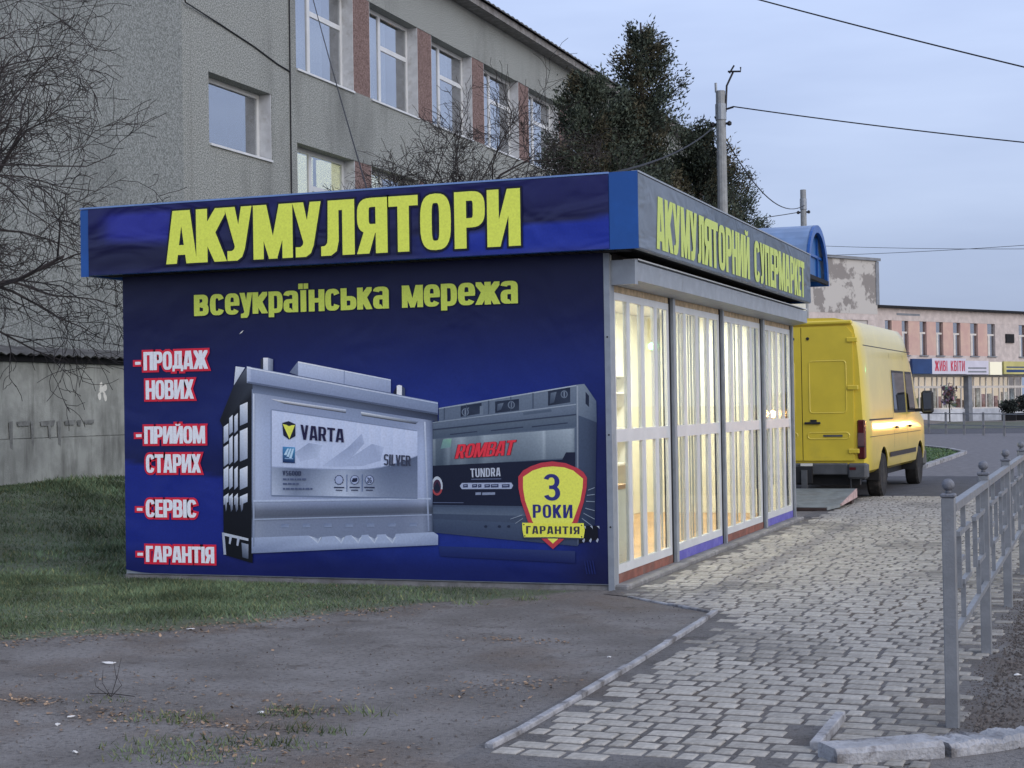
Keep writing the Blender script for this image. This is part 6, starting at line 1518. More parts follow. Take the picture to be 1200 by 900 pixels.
def bare_tree(name, loc, label, seed, trunk_h, r0, starts, length, droop, spread, twigs, maxlvl):
    rnd = random.Random(seed)
    t = thing(name, loc, label, 'tree')
    q = MB()
    b = Vector(loc)
    top = b+Vector((0.1, 0.05, trunk_h))
    q.tube([b-Vector((0, 0, 0.2)), b+Vector((0.04, 0, trunk_h*0.5)), top], [r0*1.25, r0, r0*0.85], 8)
    q.build('trunk', m_bark, t, smooth=True)
    c_ = MB()
    for (dx, dy, dz, k) in starts:
        grow_branch(c_, b+Vector((0.1, 0.05, trunk_h*(0.8+0.2*rnd.random()))), Vector((dx, dy, dz)).normalized(), length*k, r0*0.5, 0, rnd, droop, spread, maxlvl, twigs)
    c_.build('crown', m_twig, t)
    return t
bare_tree('bare_tree', (-10.45, 1.8, 0.15), 'bare spreading tree with drooping twigs in front of the building at the far left', 11, 2.9, 0.14,
          [(0.9, 0.3, 0.55, 1.05), (0.6, -0.5, 0.9, 1.0), (0.95, 0.1, 0.15, 0.95), (0.2, 0.3, 1.2, 1.1), (-0.8, 0.2, 0.8, 1.0), (0.7, 0.6, 1.1, 1.05), (0.8, -0.2, 0.85, 1.1), (-0.3, -0.7, 0.8, 1.0), (0.7, 0.2, 1.5, 1.25), (0.5, -0.1, 1.3, 1.3)],
          3.2, 0.06, (0.5, 1.15), (9, 7, 6), 3)
bare_tree('bare_shrub', (-6.05, 11.7, 0.1), 'bare shrubby tree rising behind the front fascia of the shop', 5, 3.4, 0.10,
          [(-0.55, 0, 1, 1.0), (0.45, 0.1, 1, 1.0), (0.1, 0.2, 1, 1.12), (-0.2, -0.2, 1, 1.05), (0.7, 0, 0.8, 0.9), (-0.85, 0, 0.8, 0.95)],
          2.75, -0.03, (0.35, 0.9), (11, 9, 6), 3)

m_needle = mat('conifer_foliage', lin(78, 86, 74), 0.85, 0.3, 3, spec=0.2)
attr_tint(m_needle)
def conifer(loc, h, w_, seed, label, n_pl, per, base=0.10, lean=(0, 0)):
    r = np.random.default_rng(seed)
    t = thing('conifer_tree', loc, label, 'tree', 'conifers behind the shop')
    b = Vector(loc)
    q = MB(); q.tube([b-Vector((0, 0, .2)), b+Vector((lean[0]*.3, lean[1]*.3, h*0.5)), b+Vector((lean[0], lean[1], h*0.93))], [0.16, 0.10, 0.02], 7)
    # plumes: upswept sprays round the stem
    C, D, T = [], [], []
    br = MB()
    for i in range(n_pl):
        u = r.random()**0.85
        z0 = h*(base+(0.9-base)*u)
        prof = (1-u)**0.55*(0.35+0.65*min(1, u/0.18)) if u < 1 else 0
        reach = w_*(0.15+prof)*r.uniform(0.55, 1.12)
        a = r.uniform(0, 2*math.pi)
        ln = reach*r.uniform(0.9, 1.2)
        d = np.array([math.cos(a), math.sin(a), r.uniform(0.5, 1.3)]); d /= np.linalg.norm(d)
        st = np.array([loc[0]+lean[0]*u, loc[1]+lean[1]*u, loc[2]+z0-0.25*ln])
        en = st+d*ln
        br.tube([tuple(st), tuple(en)], [0.025, 0.006], 3, cap=False)
        m = int(per*(0.5+ln/w_))
        s = r.random(m)**0.6
        cen = st+np.outer(s, d*ln)+r.normal(0, 1, (m, 3))*np.array([0.11, 0.11, 0.16])*(0.45+0.8*ln/w_)
        C.append(cen)
        dd = d+r.normal(0, 0.55, (m, 3)); dd /= np.linalg.norm(dd, axis=1)[:, None]
        D.append(dd)
        pt = r.uniform(0.6, 1.25)
        brown = r.random() < 0.18
        tone = np.ones((m, 3))*pt*r.uniform(0.7, 1.3, (m, 1))
        if brown: tone *= np.array([1.35, 1.0, 0.85])
        T.append(tone)
    C, D, T = np.concatenate(C), np.concatenate(D), np.concatenate(T)
    n = len(C)
    sidev = np.cross(D, r.normal(0, 1, (n, 3))); sidev /= np.linalg.norm(sidev, axis=1)[:, None]+1e-9
    L_ = r.uniform(0.035, 0.09, (n, 1)); W_ = r.uniform(0.010, 0.024, (n, 1))
    P = np.stack([C-D*L_*.4-sidev*W_*.4, C+sidev*W_, C+D*L_, C-sidev*W_], axis=1)
    q.v += []; 
    q.build('trunk', m_bark, t, smooth=True)
    br.build('branches', m_bark, t)
    me = quads_mesh('crown', P, T, m_needle, loc)
    link('crown', me, t)
    return t
conifer((-5.85, 18.6, 0.0), 9.2, 2.5, 1, 'broad dark conifer left of the pair, against the grey building', 130, 420, lean=(-0.15, 0))
conifer((-5.10, 19.6, 0.0), 10.5, 1.9, 2, 'tallest dark conifer with a thin ragged tip', 140, 400)
conifer((-4.25, 20.9, 0.0), 8.3, 2.2, 3, 'dark conifer just left of the concrete pole', 120, 400)
conifer((-5.75, 29.9, 0.0), 9.0, 2.4, 4, 'low dark conifer right of the concrete pole', 120, 400)

# ------------------------------------------------------------------ poles and wires
m_pole = mat('pole_concrete', lin(150, 152, 152), 0.9, 0.12, 8, 0.3, 60)
m_steel = mat('dark_steel', lin(46, 46, 50), 0.6, 0.15, 8)
m_insul = mat('insulator', lin(36, 34, 34), 0.4, 0.1, 8)
def pole(loc, h, r, label, br):
    o = thing('utility_pole', loc, label, 'pole')
    x, y, z = loc
    q = MB(); q.tube([(x, y, -0.3), (x, y, h)], [r*1.25, r*0.95], 12); q.build('shaft', m_pole, o, smooth=False)
    q = MB(); q.tube([(x, y, h-0.62), (x, y, h-0.28)], [r*1.12, r*1.12], 12); q.build('steel_band', m_alu, o)
    q = MB(); q.tube([(x-r*1.6, y, h-0.70), (x+r*1.6, y, h-0.70)], 0.025, 6); q.build('cross_arm', m_steel, o)
    for s in (-1, 1):
        q = MB(); q.lathe([(0.02, 0), (0.05, 0.02), (0.05, 0.07), (0.02, 0.10)], x+s*r*1.7, y, h-0.75, 'z', 8); q.build('insulator', m_insul, o)
    if br:
        q = MB(); q.tube([(x+r*0.9, y, h-0.40), (x+r*2.6, y, h-0.36)], 0.022, 6); q.build('insulator_arm', m_steel, o)
        q = MB(); q.tube([(x+r, y, h-0.45), (x+r*1.3, y, h+0.1), (x+r*2.6, y+0.02, h+0.38)], 0.024, 6); q.build('bracket', m_steel, o)
        q = MB(); q.tube([(x+r*1.6, y, h+0.40), (x+r*4.2, y, h+0.38), (x+r*4.2, y, h+0.47)], 0.020, 6); q.build('bracket_head', m_steel, o)
        q = MB(); q.tube([(x+r*1.9, y, h+0.36), (x+r*2.9, y, h+0.52)], 0.020, 6); q.build('bracket_head', m_steel, o)
        q = MB(); q.tube([(x-r*0.9, y, h-0.02), (x-r*0.95, y, h+0.18)], 0.03, 6); q.build('lightning_rod', m_alu, o)
    return o
PO1, PO2 = (-3.50, 20.06, 0.0), (-4.68, 36.67, 0.0)
pole(PO1, 8.25, 0.105, 'tall grey concrete utility pole with bent steel bracket behind the conifers', True)
pole(PO2, 8.25, 0.095, 'shorter-looking far concrete pole above the blue arched roof', False)
def wire(a, b, sag, label, r=0.013, n=18):
    a, b = Vector(a), Vector(b)
    pts = []
    for i in range(n+1):
        t = i/n
        p = a.lerp(b, t); p.z -= sag*4*t*(1-t)
        pts.append(p)
    q = MB(); q.tube(pts, r, 4, cap=False)
    return tag(q.build('overhead_wire', m_cable, origin=a), label, 'wire', 'overhead wires')
wire((-3.24, 20.06, 7.90), (6.15, 20.2, 6.14), 0.08, 'wire running right from the top of the near concrete pole', 0.016)
wire((-2.3, 11.7, 8.48), (5.32, 10.3, 5.52), 0.05, 'highest wire crossing the top right corner of the sky', 0.014)
wire((-3.66, 20.06, 7.50), (-0.15, -0.1, 3.58), 0.15, 'supply wire dropping from the near pole to the corner of the shop roof', 0.012)
wire((-3.62, 20.0, 7.70), (-4.64, 36.6, 7.75), 0.75, 'slack wire sagging between the two concrete poles', 0.014)
wire((-4.78, 36.6, 7.55), (-13, 30.0, 6.9), 0.3, 'upper wire from the far pole towards the building', 0.014)
wire((-4.78, 36.6, 7.05), (-13, 30.0, 6.3), 0.3, 'lower wire from the far pole towards the building', 0.014)
wire((-12, 62, 9.3), (9, 48, 6.9), 0.25, 'upper thin wire over the pink building', 0.012)
wire((-12, 62, 8.6), (9, 48, 7.55), 0.25, 'lower thin wire over the pink building', 0.012)
wire((-13.0, 19.3, 12.0), (-3.1, 2.0, 3.45), 0.1, 'thin wire slanting down the facade to the shop roof', 0.010)

# ------------------------------------------------------------------ pavilion with blue arched roof behind the shop
m_bluev = mat('blue_roof_sheet', lin(112, 138, 176), 0.35, 0.1, 2, 0.05, 20, spec=0.5)
m_bluein = mat('blue_end_sheet', lin(44, 98, 158), 0.4, 0.1, 2)
pav = thing('arched_pavilion', (-4.9, 25.9, 0), 'pavilion with blue barrel-vaulted roof behind the shop', 'pavilion')
ya, yb_, zb0, zt_ = 24.4, 27.3, 4.65, 5.92
arcp = [((ya+yb_)/2-(yb_-ya)/2*math.cos(math.pi*i/16), zb0+(zt_-zb0)*math.sin(math.pi*i/16)) for i in range(17)]
q = MB()
for (a, b) in zip(arcp, arcp[1:]):
    q.poly([(-2.5, *a), (-2.5, *b), (-7.6, *b), (-7.6, *a)])
    q.poly([(-2.5, a[0], a[1]-0.04), (-7.6, a[0], a[1]-0.04), (-7.6, b[0], b[1]-0.04), (-2.5, b[0], b[1]-0.04)])
q.build('vault_roof', m_bluev, pav, smooth=True)
q = MB()
ctr = ((ya+yb_)/2, zb0)
inn = [(ctr[0]+(y-ctr[0])*0.86, ctr[1]+(z-ctr[1])*0.86) for y, z in arcp]
for i in range(16):
    q.prism([arcp[i], arcp[i+1], inn[i+1], inn[i]], 'x', -2.52, -2.44)
q.build('end_arch', m_bluem, pav)
q = MB(); q.prism([(y, z) for y, z in inn] , 'x', -2.62, -2.60); q.build('end_sheet', m_bluein, pav)
bx('arch_bar', m_bluem, pav, -2.598, -2.55, ya+0.2, yb_-0.2, 5.15, 5.21)
bx('arch_bar', m_bluem, pav, -2.598, -2.55, ctr[0]+0.5, ctr[0]+0.56, 4.7, 5.7)
bx('eaves_beam', m_bluem, pav, -7.6, -2.44, ya-0.03, ya+0.05, zb0-0.12, zb0)
bx('eaves_beam', m_bluem, pav, -7.6, -2.44, yb_-0.05, yb_+0.03, zb0-0.12, zb0)
bx('end_beam', m_dark, pav, -2.52, -2.44, ya+0.052, yb_-0.052, zb0-0.10, zb0-0.004)
bx('wall', m_cream, pav, -7.5, -3.0, ya+0.2, yb_-0.2, 0.0, zb0-0.121)
for x in (-6.3, -4.6):
    f = bx('window', m_pvc, pav, x, x+1.2, ya+0.17, ya+0.199, 1.2, 2.4)
    bx('pane', m_bglass, f, x+0.08, x+1.12, ya+0.16, ya+0.169, 1.28, 2.32)

# ------------------------------------------------------------------ far building with flower shop
FA = math.radians(60)
fd = Vector((math.cos(FA), math.sin(FA), 0)); fn_ = Vector((math.sin(FA), -math.cos(FA), 0))
F0 = Vector((-8.576, 109.84, 0))
m_pink = mat('pink_plaster', lin(196, 162, 152), 0.9, 0, 0.9, 0.2, 20, c2=lin(206, 176, 160))
m_wbrick = mat('white_brick', lin(196, 184, 178), 0.92, 0.10, 2, 0.3, 14)
m_gbrick = mat('patched_brick', lin(188, 184, 178), 0.92, 0, 0.55, 0.3, 14, c2=lin(138, 133, 129), pos=(0.52, 0.56), det=8)
m_shopfr = mat('shop_frame', lin(212, 206, 198), 0.6, 0.08, 3)
m_lowwall = mat('white_low_wall', lin(196, 200, 206), 0.85, 0.1, 2)
m_shade = mat('grey_soffit', lin(130, 134, 140), 0.9, 0.1, 2)
m_bluesign = mat('blue_sign', lin(34, 64, 112), 0.5, 0.1, 1)
m_whitesign = mat('white_sign', lin(206, 204, 216), 0.5, 0.05, 1)
m_yelsign = mat('yellow_sign', lin(196, 188, 120), 0.5, 0.1, 1)
m_litsign = emit('lit_sign', (0.80, 0.76, 0.58), 0.22)
m_shoplit = emit('lit_shop_room', (0.95, 0.78, 0.62), 0.42)
m_redink = mat('red_letters', lin(190, 60, 84), 0.6, 0.1, 2)
far = thing('pink_building', tuple(F0), 'far pink and white two-storey building with a lit flower shop', 'building', rz=FA)
# local frame: x along the facade, -y out of it
def fb(name, m, parent, s0, s1, o0, o1, z0, z1, bev=0):
    q = MB(); q.box(s0, s1, -o1, -o0, z0, z1, bev=bev)
    return q.build(name, m, parent, local=True)
wins = [(-4.15, .62), (-2.30, .62), (-0.2, .70), (1.85, .75), (4.1, .8), (6.35, .85), (8.6, .9)]
edges = [-6.15]
fb('wall', m_wbrick, far, -6.15, 26, -0.4, 0, 7.55, 8.45)
fb('wall', m_wbrick, far, -6.15, 26, -0.4, 0, 4.55, 5.02)
x = -6.15
wl = sorted([(-4.30, .80), (-2.30, .80), (-0.10, .85), (1.95, .90), (4.15, .95), (6.40, 1.0), (8.70, 1.05), (13.0, 1.0), (16, 1.0), (19, 1.0)])
for i, (c_, wd) in enumerate(wl):
    m_ = m_wbrick if i in (0, 7) else m_pink
    fb('wall_pier', m_, far, x, c_-wd/2, -0.4, -0.01, 5.022, 7.548)
    f = fb('window', m_shopfr, far, c_-wd/2+0.02, c_+wd/2-0.02, -0.17, -0.12, 6.62, 6.76)
    fb('frame_bar', m_shopfr, f, c_-wd*0.28, c_-wd*0.04, -0.17, -0.12, 5.05, 6.62)
    fb('frame_bar', m_shopfr, f, c_-wd/2+0.02, c_-wd/2+0.10, -0.17, -0.12, 5.05, 6.62)
    fb('pane', m_fglass, f, c_-wd/2, c_+wd/2, -0.20, -0.18, 5.05, 7.54)
    fb('sill', m_shade, f, c_-wd/2-0.1, c_+wd/2+0.1, -0.3, 0.10, 4.94, 5.02)
    x = c_+wd/2
fb('wall_pier', m_wbrick, far, x, 26, -0.4, -0.01, 5.022, 7.548)
fb('roof_edge', m_dark, far, -6.2, 26.2, -0.5, 0.35, 8.452, 8.62)
fb('roof', m_slate, far, -6.2, 26.2, -9, -0.501, 8.452, 8.60)
fb('back_wall', m_wbrick, far, -6.1, 26, -8.9, -8.5, 0, 8.45)
fb('name_strip', m_shade, far, -3.3, -0.5, 0.0, 0.02, 7.95, 8.10)
fb('side_vent', m_dark, far, 10.6, 11.7, 0.0, 0.10, 6.1, 6.8)
fb('chimney', m_dark, far, -3.9, -2.9, -3.0, -2.0, 8.62, 9.1)
# antenna mast
q = MB()
q.tube([(-3.4, 2.5, 9.1), (-3.4, 2.5, 11.0)], 0.05, 5)
for z in (9.9, 10.3, 10.7): q.tube([(-3.75, 2.5, z), (-3.05, 2.5, z)], 0.03, 4)
q.build('aerial', m_steel, far, local=True)
# shop front
fb('canopy', m_bluesign, far, -2.6, -0.2, 0.6, 0.8, 3.62, 4.72)
fb('canopy', m_shade, far, -2.6, 22, 0.0, 0.58, 3.50, 4.54)
sg = fb('shop_sign', m_whitesign, far, -0.18, 4.1, 0.6, 0.78, 3.60, 4.78)
q = MB()
pl_ = lambda x, z, d: (x, -0.785-d, z)
word(q, 'ЖИВІ КВІТИ', 0.15, 3.95, 3.82, 4.60, pl_, 0, (0.5, 0.5, 0.5, 1), gap=0.12, space=0.5)
q.build('lettering', m_redink, sg, local=True)
sg = fb('shop_sign', m_whitesign, far, 4.14, 7.1, 0.6, 0.76, 3.58, 4.62)
for k in range(2):
    fb('print_line', m_shade, sg, 4.4, 6.8, 0.761, 0.765, 3.72+0.28*k, 3.84+0.28*k)
fb('lit_sign', m_litsign, far, 7.3, 8.9, 0.6, 0.76, 3.55, 4.55)
sg = fb('shop_sign', m_yelsign, far, 9.2, 13.0, 0.6, 0.76, 3.60, 4.60)
fb('print_line', m_bluesign, sg, 9.5, 12.7, 0.761, 0.765, 3.75, 3.95)
fb('print_line', m_bluesign, sg, 9.5, 12.7, 0.761, 0.765, 4.1, 4.2)
fb('low_wall', m_lowwall, far, -3.0, 14.0, -0.3, 0.0, 0.0, 0.95)
fb('column', m_shade, far, 5.0, 5.5, -0.1, 0.35, 0.0, 3.5)
fb('shop_back', m_shoplit, far, -2.5, 14.0, -2.2, -2.1, 0.5, 3.5)
fb('wall', m_wbrick, far, -6.15, -2.6, -0.4, 0, 0, 4.549)
fb('wall', m_wbrick, far, 14.0, 26, -0.4, 0, 0, 4.549)
gl_ = fb('shop_window', m_shopfr, far, -2.6, 14, -0.2, -0.12, 2.55, 2.72)
fb('frame_bar', m_shopfr, gl_, -2.6, 14, -0.2, -0.12, 3.38, 3.5)
fb('frame_bar', m_shopfr, gl_, -2.6, 14, -0.2, -0.12, 0.951, 1.06)
xx = -2.6
k = 0
rr = random.Random(4)
m_goods = [mat('goods_%s' % n, lin(*c), 0.8, 0.3, 4) for n, c in (('green', (110, 122, 98)), ('rose', (190, 146, 140)), ('pale', (210, 204, 196)), ('grey', (150, 154, 160)))]
while xx < 13.9:
    wd = rr.choice((0.62, 0.75, 0.9))
    fb('frame_bar', m_shopfr, gl_, xx, xx+0.12, -0.2, -0.121, 1.06, 3.38)
    fb('pane', m_pane, gl_, xx+0.12, xx+wd, -0.17, -0.16, 1.06, 3.38)
    fb('display', m_goods[rr.randrange(4)], gl_, xx+0.15, xx+wd-0.1, -0.9, -0.6, 0.9, rr.uniform(1.5, 2.9))
    xx += wd; k += 1
# taller brick end with peeling facing
tw = thing('brick_end_block', tuple(F0+fd*-9.0), 'taller white brick block with grey patches where the facing has fallen', 'building', rz=FA)
def fb2(name, m, s0, s1, o0, o1, z0, z1):
    q = MB(); q.box(s0+9.0, s1+9.0, -o1, -o0, z0, z1); return q.build(name, m, tw, local=True)
fb2('wall', m_gbrick, -16.0, -6.2, -0.4, 0.5, 7.9, 11.75)
fb2('wall', m_wbrick, -16.0, -6.2, -0.4, 0.49, 7.45, 7.899)
fb2('wall', m_wbrick, -16.0, -6.2, -0.4, 0.49, 0, 4.6)
fb2('pier', m_wbrick, -7.3, -6.2, -0.4, 0.49, 4.602, 7.448)
fb2('pier', m_pink, -11.0, -9.4, -0.4, 0.47, 4.602, 7.448)
fb2('bricked_window', m_gbrick, -9.398, -7.302, -0.4, 0.40, 4.602, 7.448)
fb2('pier', m_wbrick, -11.6, -11.002, -0.4, 0.48, 4.602, 7.448)
fb2('dark_window', m_dark, -12.8, -11.602, -0.4, 0.20, 4.602, 7.448)
fb2('pier', m_pink, -16, -12.802, -0.4, 0.48, 4.602, 7.448)
fb2('corner_strip', m_shade, -6.35, -6.0, -8, 0.55, 8.6, 11.7)
fb2('parapet', m_shade, -16.2, -5.9, -9, 0.65, 11.752, 11.95)
fb2('side_wall', m_wbrick, -6.6, -6.201, -8.9, -0.41, 0, 11.74)
fb2('back_wall', m_wbrick, -16, -6.61, -8.9, -8.5, 0, 11.74)
fb2('side_wall', m_wbrick, -16, -15.6, -8.49, -0.41, 0, 11.74)
# darker roof of another building just seen over the pink one
m_farroof = mat('far_roof', lin(96, 98, 106), 0.9, 0.15, 1)
oth = thing('far_dark_roof_house', (6, 150, 0), 'grey roof seen over the right end of the pink building', 'building')
bx('wall', m_wbrick, oth, -1, 26, 150, 160, 0, 10.4)
q = MB(); q.prism([(149.5, 10.4), (155, 12.0), (160.5, 10.4)], 'x', -1.6, 26.6); q.build('roof', m_farroof, oth)

# ------------------------------------------------------------------ yellow van
m_yel = mat('yellow_van_paint', lin(222, 197, 62), 0.32, 0.05, 1.5, spec=0.5, coat=0.7)
layer(m_yel, lin(150, 136, 70), 2.0, (0.52, 0.75), amount=0.55, zlim=(0.3, 1.3))
m_black = mat('black_plastic', lin(40, 40, 42), 0.6, 0.15, 6)
m_bump = mat('grey_bumper', lin(84, 86, 88), 0.65, 0.15, 5)
m_tyre = mat('tyre_rubber', lin(40, 39, 39), 0.9, 0.2, 8, 0.3, 60)
layer(m_tyre, lin(96, 90, 84), 5, (0.5, 0.7), amount=0.5)
m_rim = mat('steel_rim', lin(120, 122, 124), 0.5, 0.15, 6, metal=0.4)
m_tail = mat('tail_lamp', lin(84, 22, 26), 0.15, 0.15, 6, spec=0.7)
m_tail2 = mat('tail_lamp_clear', lin(110, 84, 84), 0.15, 0.15, 6, spec=0.7)
m_vglass = glass('van_glass', tint=(0.25, 0.28, 0.30), refl=0.25)
van = thing('delivery_van', (-0.50, 14.25, 0), 'yellow high-roofed delivery van parked behind the shop, rear doors towards the camera', 'van', rz=math.radians(-2.0))
van.scale = (1.03, 1.03, 1.045)
YR, YF = -1.62, 5.25
def vsec(y):
    """half outline (x,z) bottom to top of the body at station y; rear axle at y=0"""
    wdt, zt, zb0, zbelt = 0.985, 2.84, 0.42, 1.22
    if y > 3.05:
        t = min(1, (y-3.05)/0.65); zt = 2.84-0.42*t*t*(3-2*t)
    if y > 3.70:
        t = (y-3.70)/0.85; zt = 2.42-1.18*min(1, t)**1.05
    if y > 4.55:
        t = (y-4.55)/0.70; zt = 1.24-0.42*t*t; zbelt = min(zbelt, zt-0.06); wdt = 0.985-0.12*t*t
    if y > 3.7: zbelt = min(1.22, zt-0.03)
    if y < YR+0.10: wdt = 0.955
    rows_ = [(0.90, zb0), (0.975, zb0+0.05), (1.0, 0.62), (1.0, 1.0 if zbelt > 1.05 else zbelt*0.85), (0.992, zbelt)]
    for s, u in ((0.968, 0.28), (0.935, 0.60), (0.90, 0.80), (0.86, 0.905), (0.78, 0.965), (0.55, 0.993), (0.0, 1.0)):
        rows_.append((s, zbelt+(zt-zbelt)*u))
    return [(wdt*a, z) for a, z in rows_]
st = [YR, YR+0.04, YR+0.12, -1.0, -0.3, 0.3, 1.0, 1.8, 2.5, 3.05, 3.25, 3.45, 3.70, 3.95, 4.25, 4.55, 4.8, 5.05, YF]
secs = []
for i, y in enumerate(st):
    s = vsec(y)
    if i == 0: s = [(x*0.985, z if z > 0.5 else z+0.02) for x, z in s]
    full = [(-x, y, z) for x, z in s] + [(x, y, z) for x, z in reversed(s[:-1])]
    secs.append(full)
q = MB()
n = len(secs[0])
vsv = [p for s in secs for p in s]
fsv = []
for i in range(len(secs)-1):
    for j in range(n-1):
        fsv.append((i*n+j, (i+1)*n+j, (i+1)*n+j+1, i*n+j+1))
    fsv.append((i*n+n-1, (i+1)*n+n-1, (i+1)*n, i*n))
fsv.append(tuple(range(n)))
fsv.append(tuple((len(secs)-1)*n+j for j in range(n-1, -1, -1)))
q.mesh(vsv, fsv)
body = q.build('body', m_yel, van, local=True)
bm = bmesh.new(); bm.from_mesh(body.data); bmesh.ops.recalc_face_normals(bm, faces=bm.faces)
bm.to_mesh(body.data); bm.free()
# wheel openings cut through the sides
for yw in (0.0, 4.10):
    cu = MB(); cu.lathe([(0.45, -1.3), (0.45, 1.3)], 0, yw, 0.36, 'x', 24)
    co = cu.build('cutter', m_black, local=True)
    bmx = bmesh.new(); bmx.from_mesh(co.data); bmesh.ops.recalc_face_normals(bmx, faces=bmx.faces); bmx.to_mesh(co.data); bmx.free()
    co.parent = van
    mod = body.modifiers.new('cut', 'BOOLEAN'); mod.operation = 'DIFFERENCE'; mod.object = co; mod.solver = 'EXACT'
    bpy.context.view_layer.update()
    dg = bpy.context.evaluated_depsgraph_get()
    nm = bpy.data.meshes.new_from_object(body.evaluated_get(dg))
    body.modifiers.clear()
    body.data = nm
    bpy.data.objects.remove(co, do_unlink=True)
body.data.name = 'body'
for p in body.data.polygons: p.use_smooth = True
try:
    body.data.set_sharp_from_angle(angle=math.radians(28))
except Exception: pass
def vb(name, m, parent, *a, bev=0.0):
    k = MB(); k.box(*a, bev=bev)
    return k.build(name, m, parent, local=True)
def rrect(x0, x1, z0, z1, r, n=5):
    pts = []
    for cx, cz, a0 in ((x1-r, z1-r, 0), (x0+r, z1-r, 90), (x0+r, z0+r, 180), (x1-r, z0+r, 270)):
        for i in range(n+1):
            a = math.radians(a0+90*i/n); pts.append((cx+r*math.cos(a), cz+r*math.sin(a)))
    return pts
# rear doors: proud sheets with pressed panels
for s in (-1, 1):
    x0, x1 = (0.006, 0.80) if s > 0 else (-0.80, -0.006)
    k = MB()
    zt = 2.70
    pr = [(x0, 0.64), (x1, 0.64), (x1, 1.2), (x1-s*0.0 if s > 0 else x1, 2.4), (x1 if s > 0 else x1, zt-0.12), (x1-0.10 if s > 0 else x1, zt), (x0 if s > 0 else x0+0.10, zt), (x0, zt-0.12 if s < 0 else zt)]
    pr2 = []
    for p_ in pr:
        if not pr2 or p_ != pr2[-1]: pr2.append(p_)
    if pr2[0] == pr2[-1]: pr2.pop()
    k.prism(pr2, 'y', YR-0.035, YR-0.001)
    dr = k.build('rear_door', m_yel, van, local=True)
    # raised pressing around a sunk field
    def ringp(xa, xb, za, zb_, name):
        o_ = rrect(xa, xb, za, zb_, 0.06); i_ = rrect(xa+0.022, xb-0.022, za+0.022, zb_-0.022, 0.045)
        k = MB()
        nn = len(o_)
        vv = [(x, YR-0.0355, z) for x, z in o_]+[(x, YR-0.046, z) for x, z in [((a[0]+b[0])/2, (a[1]+b[1])/2) for a, b in zip(o_, i_)]]+[(x, YR-0.0355, z) for x, z in i_]
        ff = []
        for j in range(nn):
            j2 = (j+1) % nn
            ff += [(j, j2, nn+j2, nn+j), (nn+j, nn+j2, 2*nn+j2, 2*nn+j)]
        k.mesh(vv, ff)
        k.build(name, m_yel, dr, local=True, smooth=True)
    xa, xb = (x0+0.10, x1-0.10)
    ringp(xa, xb, 1.36, 2.18, 'pressed_panel')
    ringp(x0+0.06, x1-0.06, 0.96, 1.08, 'pressed_panel')
    if s > 0:
        vb('handle', m_black, dr, x0+0.03, x0+0.28, YR-0.07, YR-0.037, 1.20, 1.235, bev=0.008)
        vb('handle_recess', m_black, dr, x0+0.12, x0+0.22, YR-0.045, YR-0.0365, 1.236, 1.27)
        vb('badge', m_bump, dr, x0+0.32, x0+0.62, YR-0.049, YR-0.047, 1.005, 1.035)
        for z in (0.75, 1.72, 2.45):
            vb('hinge', m_yel, dr, x1-0.09, x1+0.08, YR-0.06, YR-0.037, z, z+0.07, bev=0.008)
    k = MB(); k.lathe([(0.025, 0), (0.025, 0.012), (0.012, 0.014)], 0, 0, 0, 'y', 10)
    k.v = [(x+(x0+0.10 if s > 0 else x1-0.12), YR-0.037-y, z+2.52) for x, y, z in k.v]
    k.build('rubber_stop', m_black, dr, local=True)
vb('door_gap', m_black, van, -0.004, 0.004, YR-0.020, YR-0.0005, 0.66, 2.68)
vb('roof_gutter', m_yel, van, -0.80, 0.80, YR-0.05, YR+0.05, 2.725, 2.79, bev=0.02)
k = MB(); k.lathe([(0.03, 0), (0.03, 0.03), (0.015, 0.05)], 0.83, YR+0.05, 2.50, 'z', 8); k.build('marker_lamp', m_black, van, local=True)
# tail lamps
for s in (-1, 1):
    x0, x1 = (0.845, 0.968) if s > 0 else (-0.968, -0.845)
    tl = vb('tail_lamp', m_tail, van, x0, x1, YR-0.03, YR+0.10, 0.66, 1.26, bev=0.02)
    vb('lamp_lens', m_tail2, tl, x0+0.01, x1-0.01, YR-0.034, YR-0.03, 0.86, 1.06)
    vb('lamp_bar', m_black, tl, x0+0.005, x1-0.005, YR-0.033, YR-0.0305, 0.845, 0.858)
    vb('bumper_corner', m_bump, van, s*0.70 if s > 0 else -0.99, 0.99 if s > 0 else -0.70, YR-0.10, YR+0.18, 0.36, 0.60, bev=0.03)
    vb('reflector', m_tail, van, s*0.78-0.05, s*0.78+0.05, YR-0.106, YR-0.1005, 0.50, 0.54)
vb('rear_step', m_bump, van, -0.70, 0.70, YR-0.08, YR+0.1, 0.42, 0.60, bev=0.02)
vb('tow_bracket', m_black, van, -0.10, 0.16, YR-0.16, YR-0.081, 0.30, 0.55)
vb('number_lamp', m_white, van, -0.02, 0.16, YR-0.14, YR-0.101, 0.56, 0.60)
vb('tow_post', m_bump, van, 0.0, 0.09, YR-0.20, YR-0.161, 0.16, 0.50)
vb('under_beam', m_black, van, -0.85, 0.85, YR+0.12, YR+0.24, 0.26, 0.40)
vb('chassis', m_black, van, -0.70, 0.70, YR+0.2, YF-0.5, 0.28, 0.45)
vb('axle', m_black, van, -0.75, 0.75, -0.08, 0.08, 0.28, 0.42)
